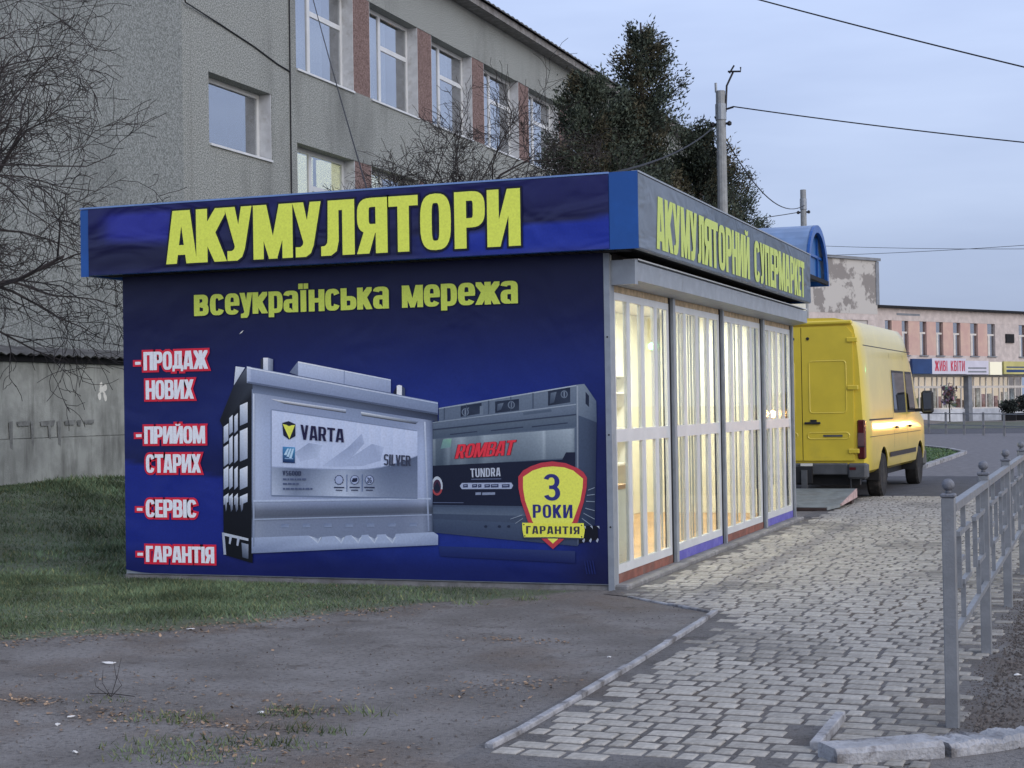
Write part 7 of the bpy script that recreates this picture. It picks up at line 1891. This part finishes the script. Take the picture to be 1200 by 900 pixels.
# wheels
for yw in (0.0, 4.10):
    for s in (-1, 1):
        cx = s*0.86
        k = MB(); k.lathe([(0.20, -0.10), (0.335, -0.115), (0.36, -0.08), (0.36, 0.08), (0.335, 0.115), (0.20, 0.10)], cx, yw, 0.355, 'x', 28)
        wh = k.build('tyre', m_tyre, van, local=True, smooth=False)
        k = MB(); k.lathe([(0.20, 0.0), (0.20, 0.085), (0.17, 0.075), (0.13, 0.04), (0.06, 0.06), (0.05, 0.09)], cx, yw, 0.355, 'x', 24)
        if s < 0: k.v = [(cx-(x-cx), y, z) for x, y, z in k.v]
        k.build('rim', m_rim, wh, local=True)
        k = MB()
        for i in range(14):
            a0, a1 = math.pi*(-0.05+1.1*i/14), math.pi*(-0.05+1.1*(i+1)/14)
            P = []
            for a in (a0, a1):
                P.append([(s*0.60, yw+0.44*math.cos(a), 0.36+0.44*math.sin(a)), (s*0.965, yw+0.445*math.cos(a), 0.36+0.445*math.sin(a))])
            k.poly([P[0][0], P[0][1], P[1][1], P[1][0]])
        k.build('wheel_arch_liner', m_black, van, local=True)
# side glass and trim; the side leans in above the belt
def side_x(z, y=1.0):
    s = vsec(y)
    for (xa, za), (xb, zb_) in zip(s, s[1:]):
        if za <= z <= zb_: return xa+(xb-xa)*(z-za)/max(1e-6, zb_-za)
    return s[-1][0]
def side_patch(name, m, parent, y0, y1, z0, z1, s, out, yt=None, r=0):
    k = MB()
    zs = [z0+(z1-z0)*i/4 for i in range(5)]
    for a, b in zip(zs, zs[1:]):
        ya = lambda z: y1 if yt is None else y1+(yt-y1)*(z-z0)/(z1-z0)
        k.poly([(s*(side_x(a)+out), y0, a), (s*(side_x(a)+out), ya(a), a), (s*(side_x(b)+out), ya(b), b), (s*(side_x(b)+out), y0, b)])
    return k.build(name, m, parent, local=True)
for s in (1, -1):
    side_patch('window_rubber', m_black, van, 1.18, 2.52, 1.34, 2.06, s, 0.003)
    side_patch('pane', m_vglass, van, 1.22, 2.48, 1.38, 2.02, s, 0.006)
    side_patch('window_rubber', m_black, van, 2.68, 3.66, 1.34, 2.06, s, 0.003, yt=3.45)
    side_patch('pane', m_vglass, van, 2.72, 3.60, 1.38, 2.02, s, 0.006, yt=3.42)
    for (y0, y1, z0, z1) in ((2.585, 2.600, 0.60, 2.34), (1.085, 1.100, 0.60, 2.34), (YR+0.3, 3.6, 2.405, 2.418), (YR+0.3, 4.2, 0.985, 0.995)):
        side_patch('seam', m_black, van, y0, y1, z0, z1, s, 0.0025)
    side_patch('slide_rail', m_black, van, -1.3, 1.0, 1.24, 1.265, s, 0.004)
    side_patch('side_moulding', m_black, van, 0.55, 3.5, 0.62, 0.70, s, 0.012)
    for yh in (1.2, 2.72):
        vb('door_handle', m_black, van, s*0.985 if s > 0 else -1.02, 1.02 if s > 0 else -0.985, yh, yh+0.18, 1.08, 1.12)
    # mirror
    ar = vb('mirror', m_black, van, s*1.08 if s > 0 else -1.30, 1.30 if s > 0 else -1.08, 3.62, 3.74, 1.30, 1.72, bev=0.04)
    vb('mirror_arm', m_black, ar, s*0.93 if s > 0 else -1.08, 1.08 if s > 0 else -0.93, 3.64, 3.70, 1.34, 1.40)
    vb('mirror_glass', m_vglass, ar, s*1.11 if s > 0 else -1.27, 1.27 if s > 0 else -1.11, 3.612, 3.619, 1.34, 1.68)
    k = MB(); k.tube([(s*0.90, YF-0.02, 0.80), (s*0.62, YF+0.01, 0.80)], 0.09, 10); k.build('headlamp', m_rim, van, local=True)
k = MB()
k.poly([(-0.80, 3.76, 2.37), (0.80, 3.76, 2.37), (0.90, 4.52, 1.30), (-0.90, 4.52, 1.30)][::-1])
k.build('windscreen', m_vglass, van, local=True)
vb('front_bumper', m_bump, van, -0.93, 0.93, YF-0.12, YF+0.10, 0.30, 0.62, bev=0.05)
# black hose hanging below the bumper
k = MB(); k.tube([(0.74, YR-0.06, 0.38), (0.76, YR-0.14, 0.10), (0.70, YR-0.22, 0.03), (0.55, YR-0.28, 0.03), (0.46, YR-0.25, 0.06)], 0.012, 5); k.build('hose', m_black, van, local=True)

# tail-lift plate lying behind the van
m_plate = mat('worn_steel_plate', lin(132, 138, 138), 0.6, 0.15, 3, 0.2, 50, metal=0.2)
layer(m_plate, lin(96, 96, 94), 2.5, (0.52, 0.68), amount=0.6)
m_redw = mat('worn_pink_edge', lin(186, 160, 154), 0.6, 0.2, 9)
m_red2 = mat('dark_rusty_edge', lin(70, 56, 52), 0.7, 0.2, 9)
pl = thing('tail_lift_plate', (-0.4, 11.3, 0.02), 'grey steel tail-lift plate lowered to the paving behind the van', 'tail lift')
q = MB()
top = [(-1.35, 10.40, 0.060), (0.16, 10.40, 0.060), (0.30, 10.72, 0.085), (0.31, 12.28, 0.235), (-1.35, 12.28, 0.235)]
q.mesh(top+[(x, y, z-0.045) for x, y, z in top], [(0, 1, 2, 3, 4), (9, 8, 7, 6, 5), (0, 5, 6, 1), (1, 6, 7, 2), (2, 7, 8, 3), (3, 8, 9, 4), (4, 9, 5, 0)])
q.build('plate', m_plate, pl)
q = MB(); q.mesh([(0.302, 10.74, 0.088), (0.312, 12.28, 0.238), (0.330, 12.28, 0.238), (0.320, 10.74, 0.088), (0.302, 10.74, 0.058), (0.312, 12.28, 0.10), (0.330, 12.28, 0.10), (0.320, 10.74, 0.058)], [(0, 1, 2, 3), (7, 6, 5, 4), (3, 2, 6, 7), (0, 4, 5, 1), (0, 3, 7, 4), (1, 5, 6, 2)]); q.build('side_edge', m_redw, pl)
q = MB(); q.box(-1.35, 0.155, 10.385, 10.399, 0.01, 0.05); q.build('front_edge', m_red2, pl)
bx('lift_arm', m_black, pl, -0.9, -0.80, 12.285, 12.9, 0.12, 0.20)
bx('lift_arm', m_black, pl, 0.02, 0.12, 12.285, 12.9, 0.12, 0.20)
bx('support_block', m_red2, pl, 0.20, 0.30, 11.9, 12.1, 0.021, 0.13)

# ------------------------------------------------------------------ near fence
m_fence = mat('silver_fence_paint', lin(132, 134, 136), 0.5, 0.10, 9, 0.12, 90, metal=0.2, spec=0.4)
layer(m_fence, lin(120, 104, 92), 12, (0.62, 0.74), amount=0.5)
m_fball = mat('cast_iron_ball', lin(110, 112, 118), 0.6, 0.15, 20, 0.4, 90)
FXc = 3.30
fence = thing('railing', (FXc, -5.245, 0), 'silver steel railing with ball-topped posts along the pavers at the right', 'railing')
posts = [-5.245+2.405*i for i in range(7)]
pm = MB(); pm.box(-0.032, 0.032, -0.032, 0.032, -0.1, 1.125, bev=0.004); pmd = pm.data('post', m_fence)
cm = MB(); cm.box(-0.037, 0.037, -0.037, 0.037, 1.1255, 1.146, bev=0.006); cmd = cm.data('post_cap', m_fball)
bm_ = MB(); bm_.lathe([(0.014, 0.0), (0.014, 0.010)]+[(0.031*math.sin(math.pi*(0.12+0.88*i/9)), 0.041-0.031*math.cos(math.pi*(0.12+0.88*i/9))) for i in range(10)], 0, 0, 1.1465, 'z', 16)
bmd = bm_.data('ball', m_fball, smooth=True)
for y in posts:
    p = link('post', pmd, fence, (0, y+5.245, 0))
    link('post_cap', cmd, p); link('ball', bmd, p)
BXF = 0.012
bars = {}
def fbar(name, y0, y1, z0, z1, w_=0.0125):
    key = (round(y1-y0, 3), round(z1-z0, 3), w_)
    if key not in bars:
        k = MB(); k.box(-w_, w_, -(y1-y0)/2, (y1-y0)/2, -(z1-z0)/2, (z1-z0)/2); bars[key] = k.data(name, m_fence)
    link(name, bars[key], fence, (BXF, (y0+y1)/2, (z0+z1)/2))
t_ = 0.0125
for i in range(len(posts)-1):
    o_ = posts[i]+5.245
    fbar('top_rail', o_+0.034, o_+2.405-0.034, 1.055, 1.095, 0.022)
    fbar('bottom_rail', o_+0.034, o_+2.405-0.034, 0.435, 0.465, 0.015)
    for mo in (0.0, 1.07):
        b = o_+mo
        fbar('bar', b+0.68-t_, b+0.68+t_, 0.934, 1.054)
        fbar('bar', b+0.34, b+1.08, 0.908, 0.933)
        fbar('bar', b+0.40-t_, b+0.40+t_, 0.793, 0.907)
        fbar('bar', b+0.40-t_, b+0.62, 0.768, 0.792)
        fbar('bar', b+0.40-t_, b+0.40+t_, 0.640, 0.767)
        fbar('bar', b+0.95-t_, b+0.95+t_, 0.666, 0.907)
        fbar('bar', b+0.58, b+1.05, 0.640, 0.665)
        fbar('bar', b+0.62-t_, b+0.62+t_, 0.466, 0.639)

# far fence beyond the paving
ff = thing('far_railing', (-3.0, 62, 0), 'thin grey railing far off between the paving and the road', 'railing')
fa, fb_ = Vector((-5.2, 70.5, 0)), Vector((6.0, 46.0, 0))
nP = 11
pm2 = MB(); pm2.box(-0.05, 0.05, -0.05, 0.05, 0, 1.05); pm2d = pm2.data('post', m_fence)
for i in range(nP+1):
    p = fa.lerp(fb_, i/nP)
    link('post', pm2d, ff, tuple(p-Vector((-3.0, 62, 0))))
for z in (0.98, 0.45):
    q = MB(); q.tube([fa+Vector((0, 0, z)), fb_+Vector((0, 0, z))], 0.03, 4); q.build('rail', m_fence, ff)

# planters and a flower stand by the far shop
m_bush = mat('dark_bush', lin(44, 50, 46), 0.9, 0.3, 6)
attr_tint(m_bush)
def bush(loc, r, h, seed, label, name='planted_bush', planter=True):
    g = np.random.default_rng(seed)
    o = thing(name, loc, label, 'bush', 'bushes by the far shop')
    n = 900
    d = g.normal(0, 1, (n, 3)); d /= np.linalg.norm(d, axis=1)[:, None]
    C = d*(g.random((n, 1))**0.4)*np.array([r, r, h/2])*g.uniform(0.7, 1.15, (n, 1))+np.array([0, 0, 0.5+h/2])
    D = g.normal(0, 1, (n, 3)); D /= np.linalg.norm(D, axis=1)[:, None]
    S_ = np.cross(D, g.normal(0, 1, (n, 3))); S_ /= np.linalg.norm(S_, axis=1)[:, None]
    P = np.stack([C-D*.12, C+S_*.06, C+D*.12, C-S_*.06], axis=1)
    link('foliage', quads_mesh('foliage', P, g.uniform(0.6, 1.3, (n, 1))*np.ones((1, 3)), m_bush), o)
    k = MB(); k.box(-r*.7, r*.7, -r*.7, r*.7, 0.0, 0.55, bev=0.03); k.build('planter', m_dark, o, local=True)
def fpos(s, o_): 
    p = F0+fd*s+fn_*o_; return (p.x, p.y, 0.02)
bush(fpos(6.3, 3.0), 0.75, 1.1, 1, 'small dark bush in a planter left of the others by the far shop')
bush(fpos(8.6, 3.0), 1.0, 1.5, 2, 'largest dark bush in a planter by the far shop')
bush(fpos(11.0, 3.0), 0.95, 1.1, 3, 'dark bush in a planter at the right edge by the far shop')
fs = thing('flower_stand', fpos(1.3, 1.2), 'tall stand of faded flowers outside the far flower shop', 'flowers')
k = MB(); k.tube([(0, 0, 0), (0, 0, 1.6)], 0.05, 6); k.build('stem', m_dark, fs, local=True)
m_flow = mat('faded_flowers', lin(146, 134, 132), 0.8, 0.4, 3); attr_tint(m_flow)
g = np.random.default_rng(9); n = 260
C = g.normal(0, 1, (n, 3))*np.array([.20, .20, .36])+np.array([0, 0, 2.0])
D = g.normal(0, 1, (n, 3))*.12; S_ = g.normal(0, 1, (n, 3))*.08
tag(link('blooms', quads_mesh('blooms', np.stack([C-D, C+S_, C+D, C-S_], axis=1), g.uniform(.5, 1.3, (n, 3)), m_flow), fs), kind='stuff')

# ------------------------------------------------------------------ grass, leaf litter, scraps
def blades(n, region, hmin, hmax, seed, dens=None, wmin=0.003, wmax=0.006):
    g = np.random.default_rng(seed)
    x0, x1, y0, y1 = region
    X = g.uniform(x0, x1, n*3); Y = g.uniform(y0, y1, n*3)
    keep = np.array([dens(x, y, g.random()) for x, y in zip(X, Y)])
    X, Y = X[keep][:n], Y[keep][:n]
    m = len(X)
    Z = np.array([ground_z(x, y) for x, y in zip(X, Y)])-0.004
    a = g.uniform(0, 6.283, m); h = g.uniform(hmin, hmax, m)*(0.6+0.4*np.sin(X*2.3+1)*np.sin(Y*1.9))
    h = np.abs(h)+0.012
    wd = g.uniform(wmin, wmax, m); ln = g.uniform(0.2, 1.3, m)*h; la = g.uniform(0, 6.283, m)
    B0 = np.stack([X-np.cos(a)*wd, Y-np.sin(a)*wd, Z], 1)
    B1 = np.stack([X+np.cos(a)*wd, Y+np.sin(a)*wd, Z], 1)
    T = np.stack([X+np.cos(la)*ln, Y+np.sin(la)*ln, Z+h], 1)
    P = np.stack([B0, B1, T], 1)
    cl_ = 0.82+0.30*np.sin(X*2.9+1.3*np.sin(Y*1.7))*np.sin(Y*3.3+X)
    t = (g.uniform(0.6, 1.3, m)*cl_)[:, None]*np.ones((1, 3))
    dry = g.random(m) < 0.14
    t[dry] = t[dry]*np.array([1.7, 1.25, 1.1])
    return P, t
def lawn_d(x, y, r):
    if not inside(x, y, LAWN): return False
    k = 0.72+0.28*math.sin(x*1.3+0.7*y)*math.cos(y*1.1-0.5*x)
    # thinner towards the trodden edge and by the shop corner
    dx = min(1.0, max(0.12, (-(x+0.3)*0.30)))
    e = sstep(0.0, 0.9, (y-(-3.95+(x+3.34)*1.02))*0.7) if y < 0.3 else 1.0
    return r < k*dx*max(0.12, e)
P1, T1 = blades(64000, (-6.4, -0.3, -6.6, 0.0), 0.018, 0.055, 1, lawn_d)
P2, T2 = blades(60000, (-12.2, -4.98, -5.0, 9.0), 0.03, 0.09, 2, lambda x, y, r: inside(x, y, LAWN) and r < 0.9, 0.005, 0.009)
P3, T3 = blades(16000, (-12.2, -5.0, 6.0, 14), 0.05, 0.13, 3, lambda x, y, r: inside(x, y, LAWN), 0.007, 0.012)
me = quads_mesh('lawn_grass', np.concatenate([P1, P2, P3]), np.concatenate([T1, T2, T3]), m_grass)
tag(link('lawn_grass', me), 'short winter grass on the lawn left of the shop', 'grass', kind='stuff')
tuftc = [(-0.15, -6.75, .42, .34), (0.02, -6.95, .5, .2), (-1.20, -5.78, .16, .13), (-0.02, -5.80, .25, .15), (-0.9, -1.15, .18, .12), (-1.45, -1.75, .16, .10), (-0.5, -0.75, .2, .12), (0.35, -5.7, .2, .10), (-0.6, -6.1, .35, .2), (0.15, -6.55, .45, .16), (0.28, -6.2, .3, .1)]
def tuft_d(x, y, r):
    v = 0
    for (cx, cy, rx, ry) in tuftc:
        v = max(v, 1-((x-cx)/rx)**2-((y-cy)/ry)**2)
    return v > 0 and r < v*0.8
Pt, Tt = blades(11000, (-1.8, 0.8, -7.3, -0.4), 0.02, 0.06, 5, tuft_d)
tag(link('sparse_grass', quads_mesh('sparse_grass', Pt, Tt*np.array([1.05, 1.0, .9]), m_grass)), 'sparse tufts of grass in the trodden dirt in the foreground', 'grass', kind='stuff')
# grass bed behind the van
bed = [(-0.13, 25.8), (-0.05, 31), (-0.03, 36.2), (-0.7, 39.0), (-1.8, 42.4), (-6.0, 40), (-5.0, 27)]
Pb, Tb = blades(9000, (-6, 0, 25.8, 42.5), 0.03, 0.08, 6, lambda x, y, r: inside(x, y, bed), 0.01, 0.02)
Pb[:, :, 2] = Pb[:, :, 2]+0.06
q = MB(); q.poly([(x, y, 0.05) for x, y in bed])
m_bed = mat('bed_soil', lin(66, 84, 54), 0.95, 0.25, 3)
tag(q.build('grass_bed', m_bed), 'green grass bed with pale kerb behind the van', kind='structure')
tag(link('bed_grass', quads_mesh('bed_grass', Pb, Tb*np.array([0.9, 1.1, .9]), m_grass)), 'short grass in the bed behind the van', 'grass', kind='stuff')

# fallen leaves along the lawn edge and over the dirt
g = np.random.default_rng(21)
def leaf_polys(X, Y, size):
    m = len(X)
    Z = np.array([ground_z(x, y) for x, y in zip(X, Y)])+0.006
    a = g.uniform(0, 6.283, m); s = g.uniform(size[0], size[1], m)
    D = np.stack([np.cos(a), np.sin(a), g.normal(0, .25, m)], 1)*s[:, None]
    S_ = np.stack([-np.sin(a), np.cos(a), g.normal(0, .25, m)], 1)*s[:, None]*0.6
    C = np.stack([X, Y, Z+s*0.15], 1)
    return np.stack([C-D, C+S_, C+D, C-S_], 1)
t = g.random(1500)
ex = np.interp(t, [0, .35, .6, .8, 1], [-4.4, -3.34, -2.6, -2.0, -1.3]); ey = np.interp(t, [0, .35, .6, .8, 1], [-4.9, -3.95, -3.25, -2.45, -1.45])
X = ex+g.normal(0.02, .15, 1500); Y = ey+g.normal(-.02, .19, 1500)
X2 = g.uniform(-2.2, 1.1, 1100); Y2 = g.uniform(-7.2, -4.9, 1100)
keep = (np.sin(X2*3.1)*np.cos(Y2*2.7) > -0.1)
cl = [(-0.02, -5.72, .28, .12), (-1.6, -5.9, .3, .12), (-0.15, -6.2, .4, .12), (-0.9, -6.1, .4, .2), (0.75, -4.7, .35, .25), (0.2, -3.0, .5, .12), (0.1, -6.6, .4, .2)]
for (cx, cy, rx, ry) in cl:
    X2 = np.concatenate([X2[keep], cx+g.normal(0, rx*.5, 130)]); Y2 = np.concatenate([Y2[keep], cy+g.normal(0, ry*.6, 130)]); keep = np.ones(len(X2), bool)
X = np.concatenate([X, X2[keep], g.uniform(-6, -1, 260)]); Y = np.concatenate([Y, Y2[keep], g.uniform(-4, 0, 260)])
PL = leaf_polys(X, Y, (0.006, 0.018))
TL = g.uniform(0.55, 1.5, (len(PL), 1))*np.array([[1.0, .95, .9]])*np.ones((len(PL), 3))
tag(link('leaf_litter', quads_mesh('leaf_litter', PL, TL, m_leaf)), 'scatter of small dead leaves along the lawn edge and dirt', 'leaves', kind='stuff')
# crumbs of soil and grit
def grit(n, fn, size, seed):
    r = random.Random(seed); q = MB()
    for i in range(n):
        x, y = fn(r)
        s = r.uniform(*size); z = ground_z(x, y)+0.004
        pts = [(x+s*r.uniform(.6, 1.2)*math.cos(k*1.257), y+s*r.uniform(.6, 1.2)*math.sin(k*1.257), z-0.002) for k in range(5)]
        top = (x+r.uniform(-.3, .3)*s, y+r.uniform(-.3, .3)*s, z+s*r.uniform(.5, .9))
        b = len(q.v); q.v += pts+[top]
        for k in range(5): q.f.append((b+k, b+(k+1) % 5, b+5)); q.c.append(None); q.t.append(None)
    return q
m_grit = mat('grit', lin(108, 102, 97), 0.95, 0.4, 30)
m_grit2 = mat('soil_crumbs', lin(84, 78, 74), 0.95, 0.4, 30)
tag(grit(1100, lambda r: (r.uniform(-2.4, 1.2), r.uniform(-7.4, -1.0)), (0.003, 0.010), 1).build('grit', m_grit), 'fine grit strewn over the dirt in the foreground', 'grit', kind='stuff')
tag(grit(3200, lambda r: (3.28+abs(r.gauss(0, .28)), r.uniform(-5.7, 0.5)), (0.004, 0.013), 2).build('soil_crumbs', m_grit2), 'dark soil crumbs beside the railing posts', 'soil', kind='stuff')
tag(grit(260, lambda r: (r.uniform(1.35, 3.3), r.uniform(-6.2, -1.5)), (0.004, 0.010), 3).build('paver_grit', m_grit2), 'dark crumbs lying on the pavers', 'grit', kind='stuff')
# scraps of litter, each its own piece
m_scrap = mat('white_scrap', lin(214, 212, 208), 0.7, 0.1, 20)
scr = [((-1.98, -4.62), 0.075, 0.03, 'crumpled pale strip of litter lying on the dirt behind the weed', 0.2), ((-0.587, -6.928), 0.020, 0.012, 'small bright white scrap in the bottom left foreground', 0.1),
       ((-1.064, -6.406), 0.020, 0.012, 'white scrap below the weed sprig', 0.5), ((-1.111, -6.231), 0.028, 0.014, 'torn white scrap just under the small grass tuft', 0.8), ((-0.193, -5.854), 0.030, 0.022, 'pale stone-like scrap beside the leaf heap', 0.3),
       ((-0.177, -6.224), 0.012, 0.010, 'tiny white scrap in front of the leaf heap', 0.0), ((-2.35, -3.05), 0.05, 0.014, 'flat white scrap at the edge of the lawn', 0.1), ((1.05, -3.6), 0.02, 0.012, 'white scrap beside the edging strip', 0.4), ((3.52, -3.6), 0.03, 0.016, 'white scrap on the soil right of the railing', 0.3)]
for (x, y), a, b, lab, rz in scr:
    q = MB(); z = ground_z(x, y)
    n = 7
    a *= 0.75; b *= 0.8
    pts = []
    for k in range(n):
        t = 2*math.pi*k/n
        pts.append((a*math.cos(t)*random.uniform(.75, 1.1), b*math.sin(t)*random.uniform(.75, 1.1), 0.004+random.uniform(0, 0.012)))
    pts = [(p*math.cos(rz)-w_*math.sin(rz), p*math.sin(rz)+w_*math.cos(rz), h) for p, w_, h in pts]
    q.mesh(pts+[(0, 0, 0.016)]+[(p, w_, h-0.003) for p, w_, h in pts], [(k, (k+1) % n, n) for k in range(n)]+[(k, n+1+k, n+1+(k+1) % n, (k+1) % n) for k in range(n)]+[tuple(n+1+k for k in range(n-1, -1, -1))])
    o = q.build('litter_scrap', m_scrap, local=True)
    o.location = (x, y, z)
    tag(o, lab, 'litter', 'scraps of litter')
# dry weed sprig
q = MB()
for (dx, dz, bend) in ((0.02, 0.20, .02), (-0.05, 0.15, -.04), (0.07, 0.22, .0), (-0.11, 0.10, -.05), (0.03, 0.13, .05)):
    q.tube([(0, 0, 0), (dx*.5+bend, 0.01, dz*.5), (dx, 0.0, dz)], [0.002, 0.0016, 0.001], 4)
q.tube([(-0.14, 0.0, 0.012), (0.0, 0.02, 0.014), (0.16, -0.01, 0.012)], 0.003, 4)
o = q.build('weed_sprig', m_twig, local=True); o.location = (-1.225, -5.70, ground_z(-1.225, -5.70))
tag(o, 'dry bare weed sprig sticking out of the dirt at the left', 'weed')
# thin dry stems against the outbuilding
for k, (x, y) in enumerate(((-11.4, 10.4), (-11.3, 11.0))):
    q = MB(); r = random.Random(k)
    for i in range(5):
        a = r.uniform(-.5, .5)
        q.tube([(0, 0, 0), (a*.3, r.uniform(-.2, .2), .5), (a, r.uniform(-.3, .3), r.uniform(.8, 1.2))], [0.008, 0.006, 0.003], 4)
    o = q.build('dry_stems', m_twig, local=True); o.location = (x, y, ground_z(x, y))
    tag(o, ('dry stems against the outbuilding wall, left clump', 'dry stems against the outbuilding wall, right clump by the shop')[k], 'weed')

# ------------------------------------------------------------------ traffic further along the road on the right (seen mirrored in the shop glass)
m_carp = mat('dark_car_paint', lin(52, 56, 64), 0.3, 0.05, 2, spec=0.5, coat=0.6)
m_beam = emit('lit_headlamp', (1.0, 0.48, 0.14), 420.0)
m_green = emit('lit_green_lens', (0.10, 1.0, 0.45), 30.0)
car = thing('oncoming_minibus', (15.5, 90.0, 0.0), 'dark minibus with lit headlamps coming along the road', 'minibus')
prof = [(-0.0, 0.35), (0.0, 0.85), (0.15, 1.15), (0.75, 1.30), (1.45, 2.20), (1.9, 2.35), (5.4, 2.38), (5.6, 2.2), (5.65, 0.40)]
q = MB()
for (x0, x1, k) in ((-0.98, -0.84, 0.97), (-0.84, 0.84, 1.0), (0.84, 0.98, 0.97)):
    q.prism([(y, z*k if z > 0.5 else z) for y, z in prof], 'x', x0, x1)
q.build('body', m_carp, car, local=True)
k = MB(); k.poly([(-0.80, 0.77, 1.36), (0.80, 0.77, 1.36), (0.72, 1.40, 2.17), (-0.72, 1.40, 2.17)]); k.build('windscreen', m_vglass, car, local=True)
for s in (-1, 1):
    k = MB(); k.lathe([(0.20, 0.0), (0.20, 0.05), (0.06, 0.07)], s*0.70, -0.06, 0.92, 'y', 12); k.build('headlamp', m_beam, car, local=True)
    for yw in (0.95, 4.5):
        k = MB(); k.lathe([(0.18, -0.09), (0.30, -0.10), (0.31, 0.10), (0.18, 0.09)], s*0.90, yw, 0.31, 'x', 16); k.build('tyre', m_tyre, car, local=True)
tl = thing('traffic_light', (8.1, 31.5, 0.0), 'traffic light showing green beside the road', 'traffic light')
k = MB(); k.tube([(0, 0, 0), (0, 0, 4.1)], 0.06, 8); k.build('post', m_alu, tl, local=True)
k = MB(); k.box(-0.17, 0.17, -0.28, -0.07, 3.15, 4.1, bev=0.03); hd = k.build('signal_head', m_black, tl, local=True)
for z, m_ in ((3.95, m_tail), (3.62, m_dark), (3.30, m_green)):
    k = MB(); k.lathe([(0.10, 0.0), (0.10, 0.015), (0.05, 0.03)], 0, 0, 0, 'y', 14)
    k.v = [(x, -0.281-y, zz+z) for x, y, zz in k.v]; k.build('lens', m_, hd, local=True)
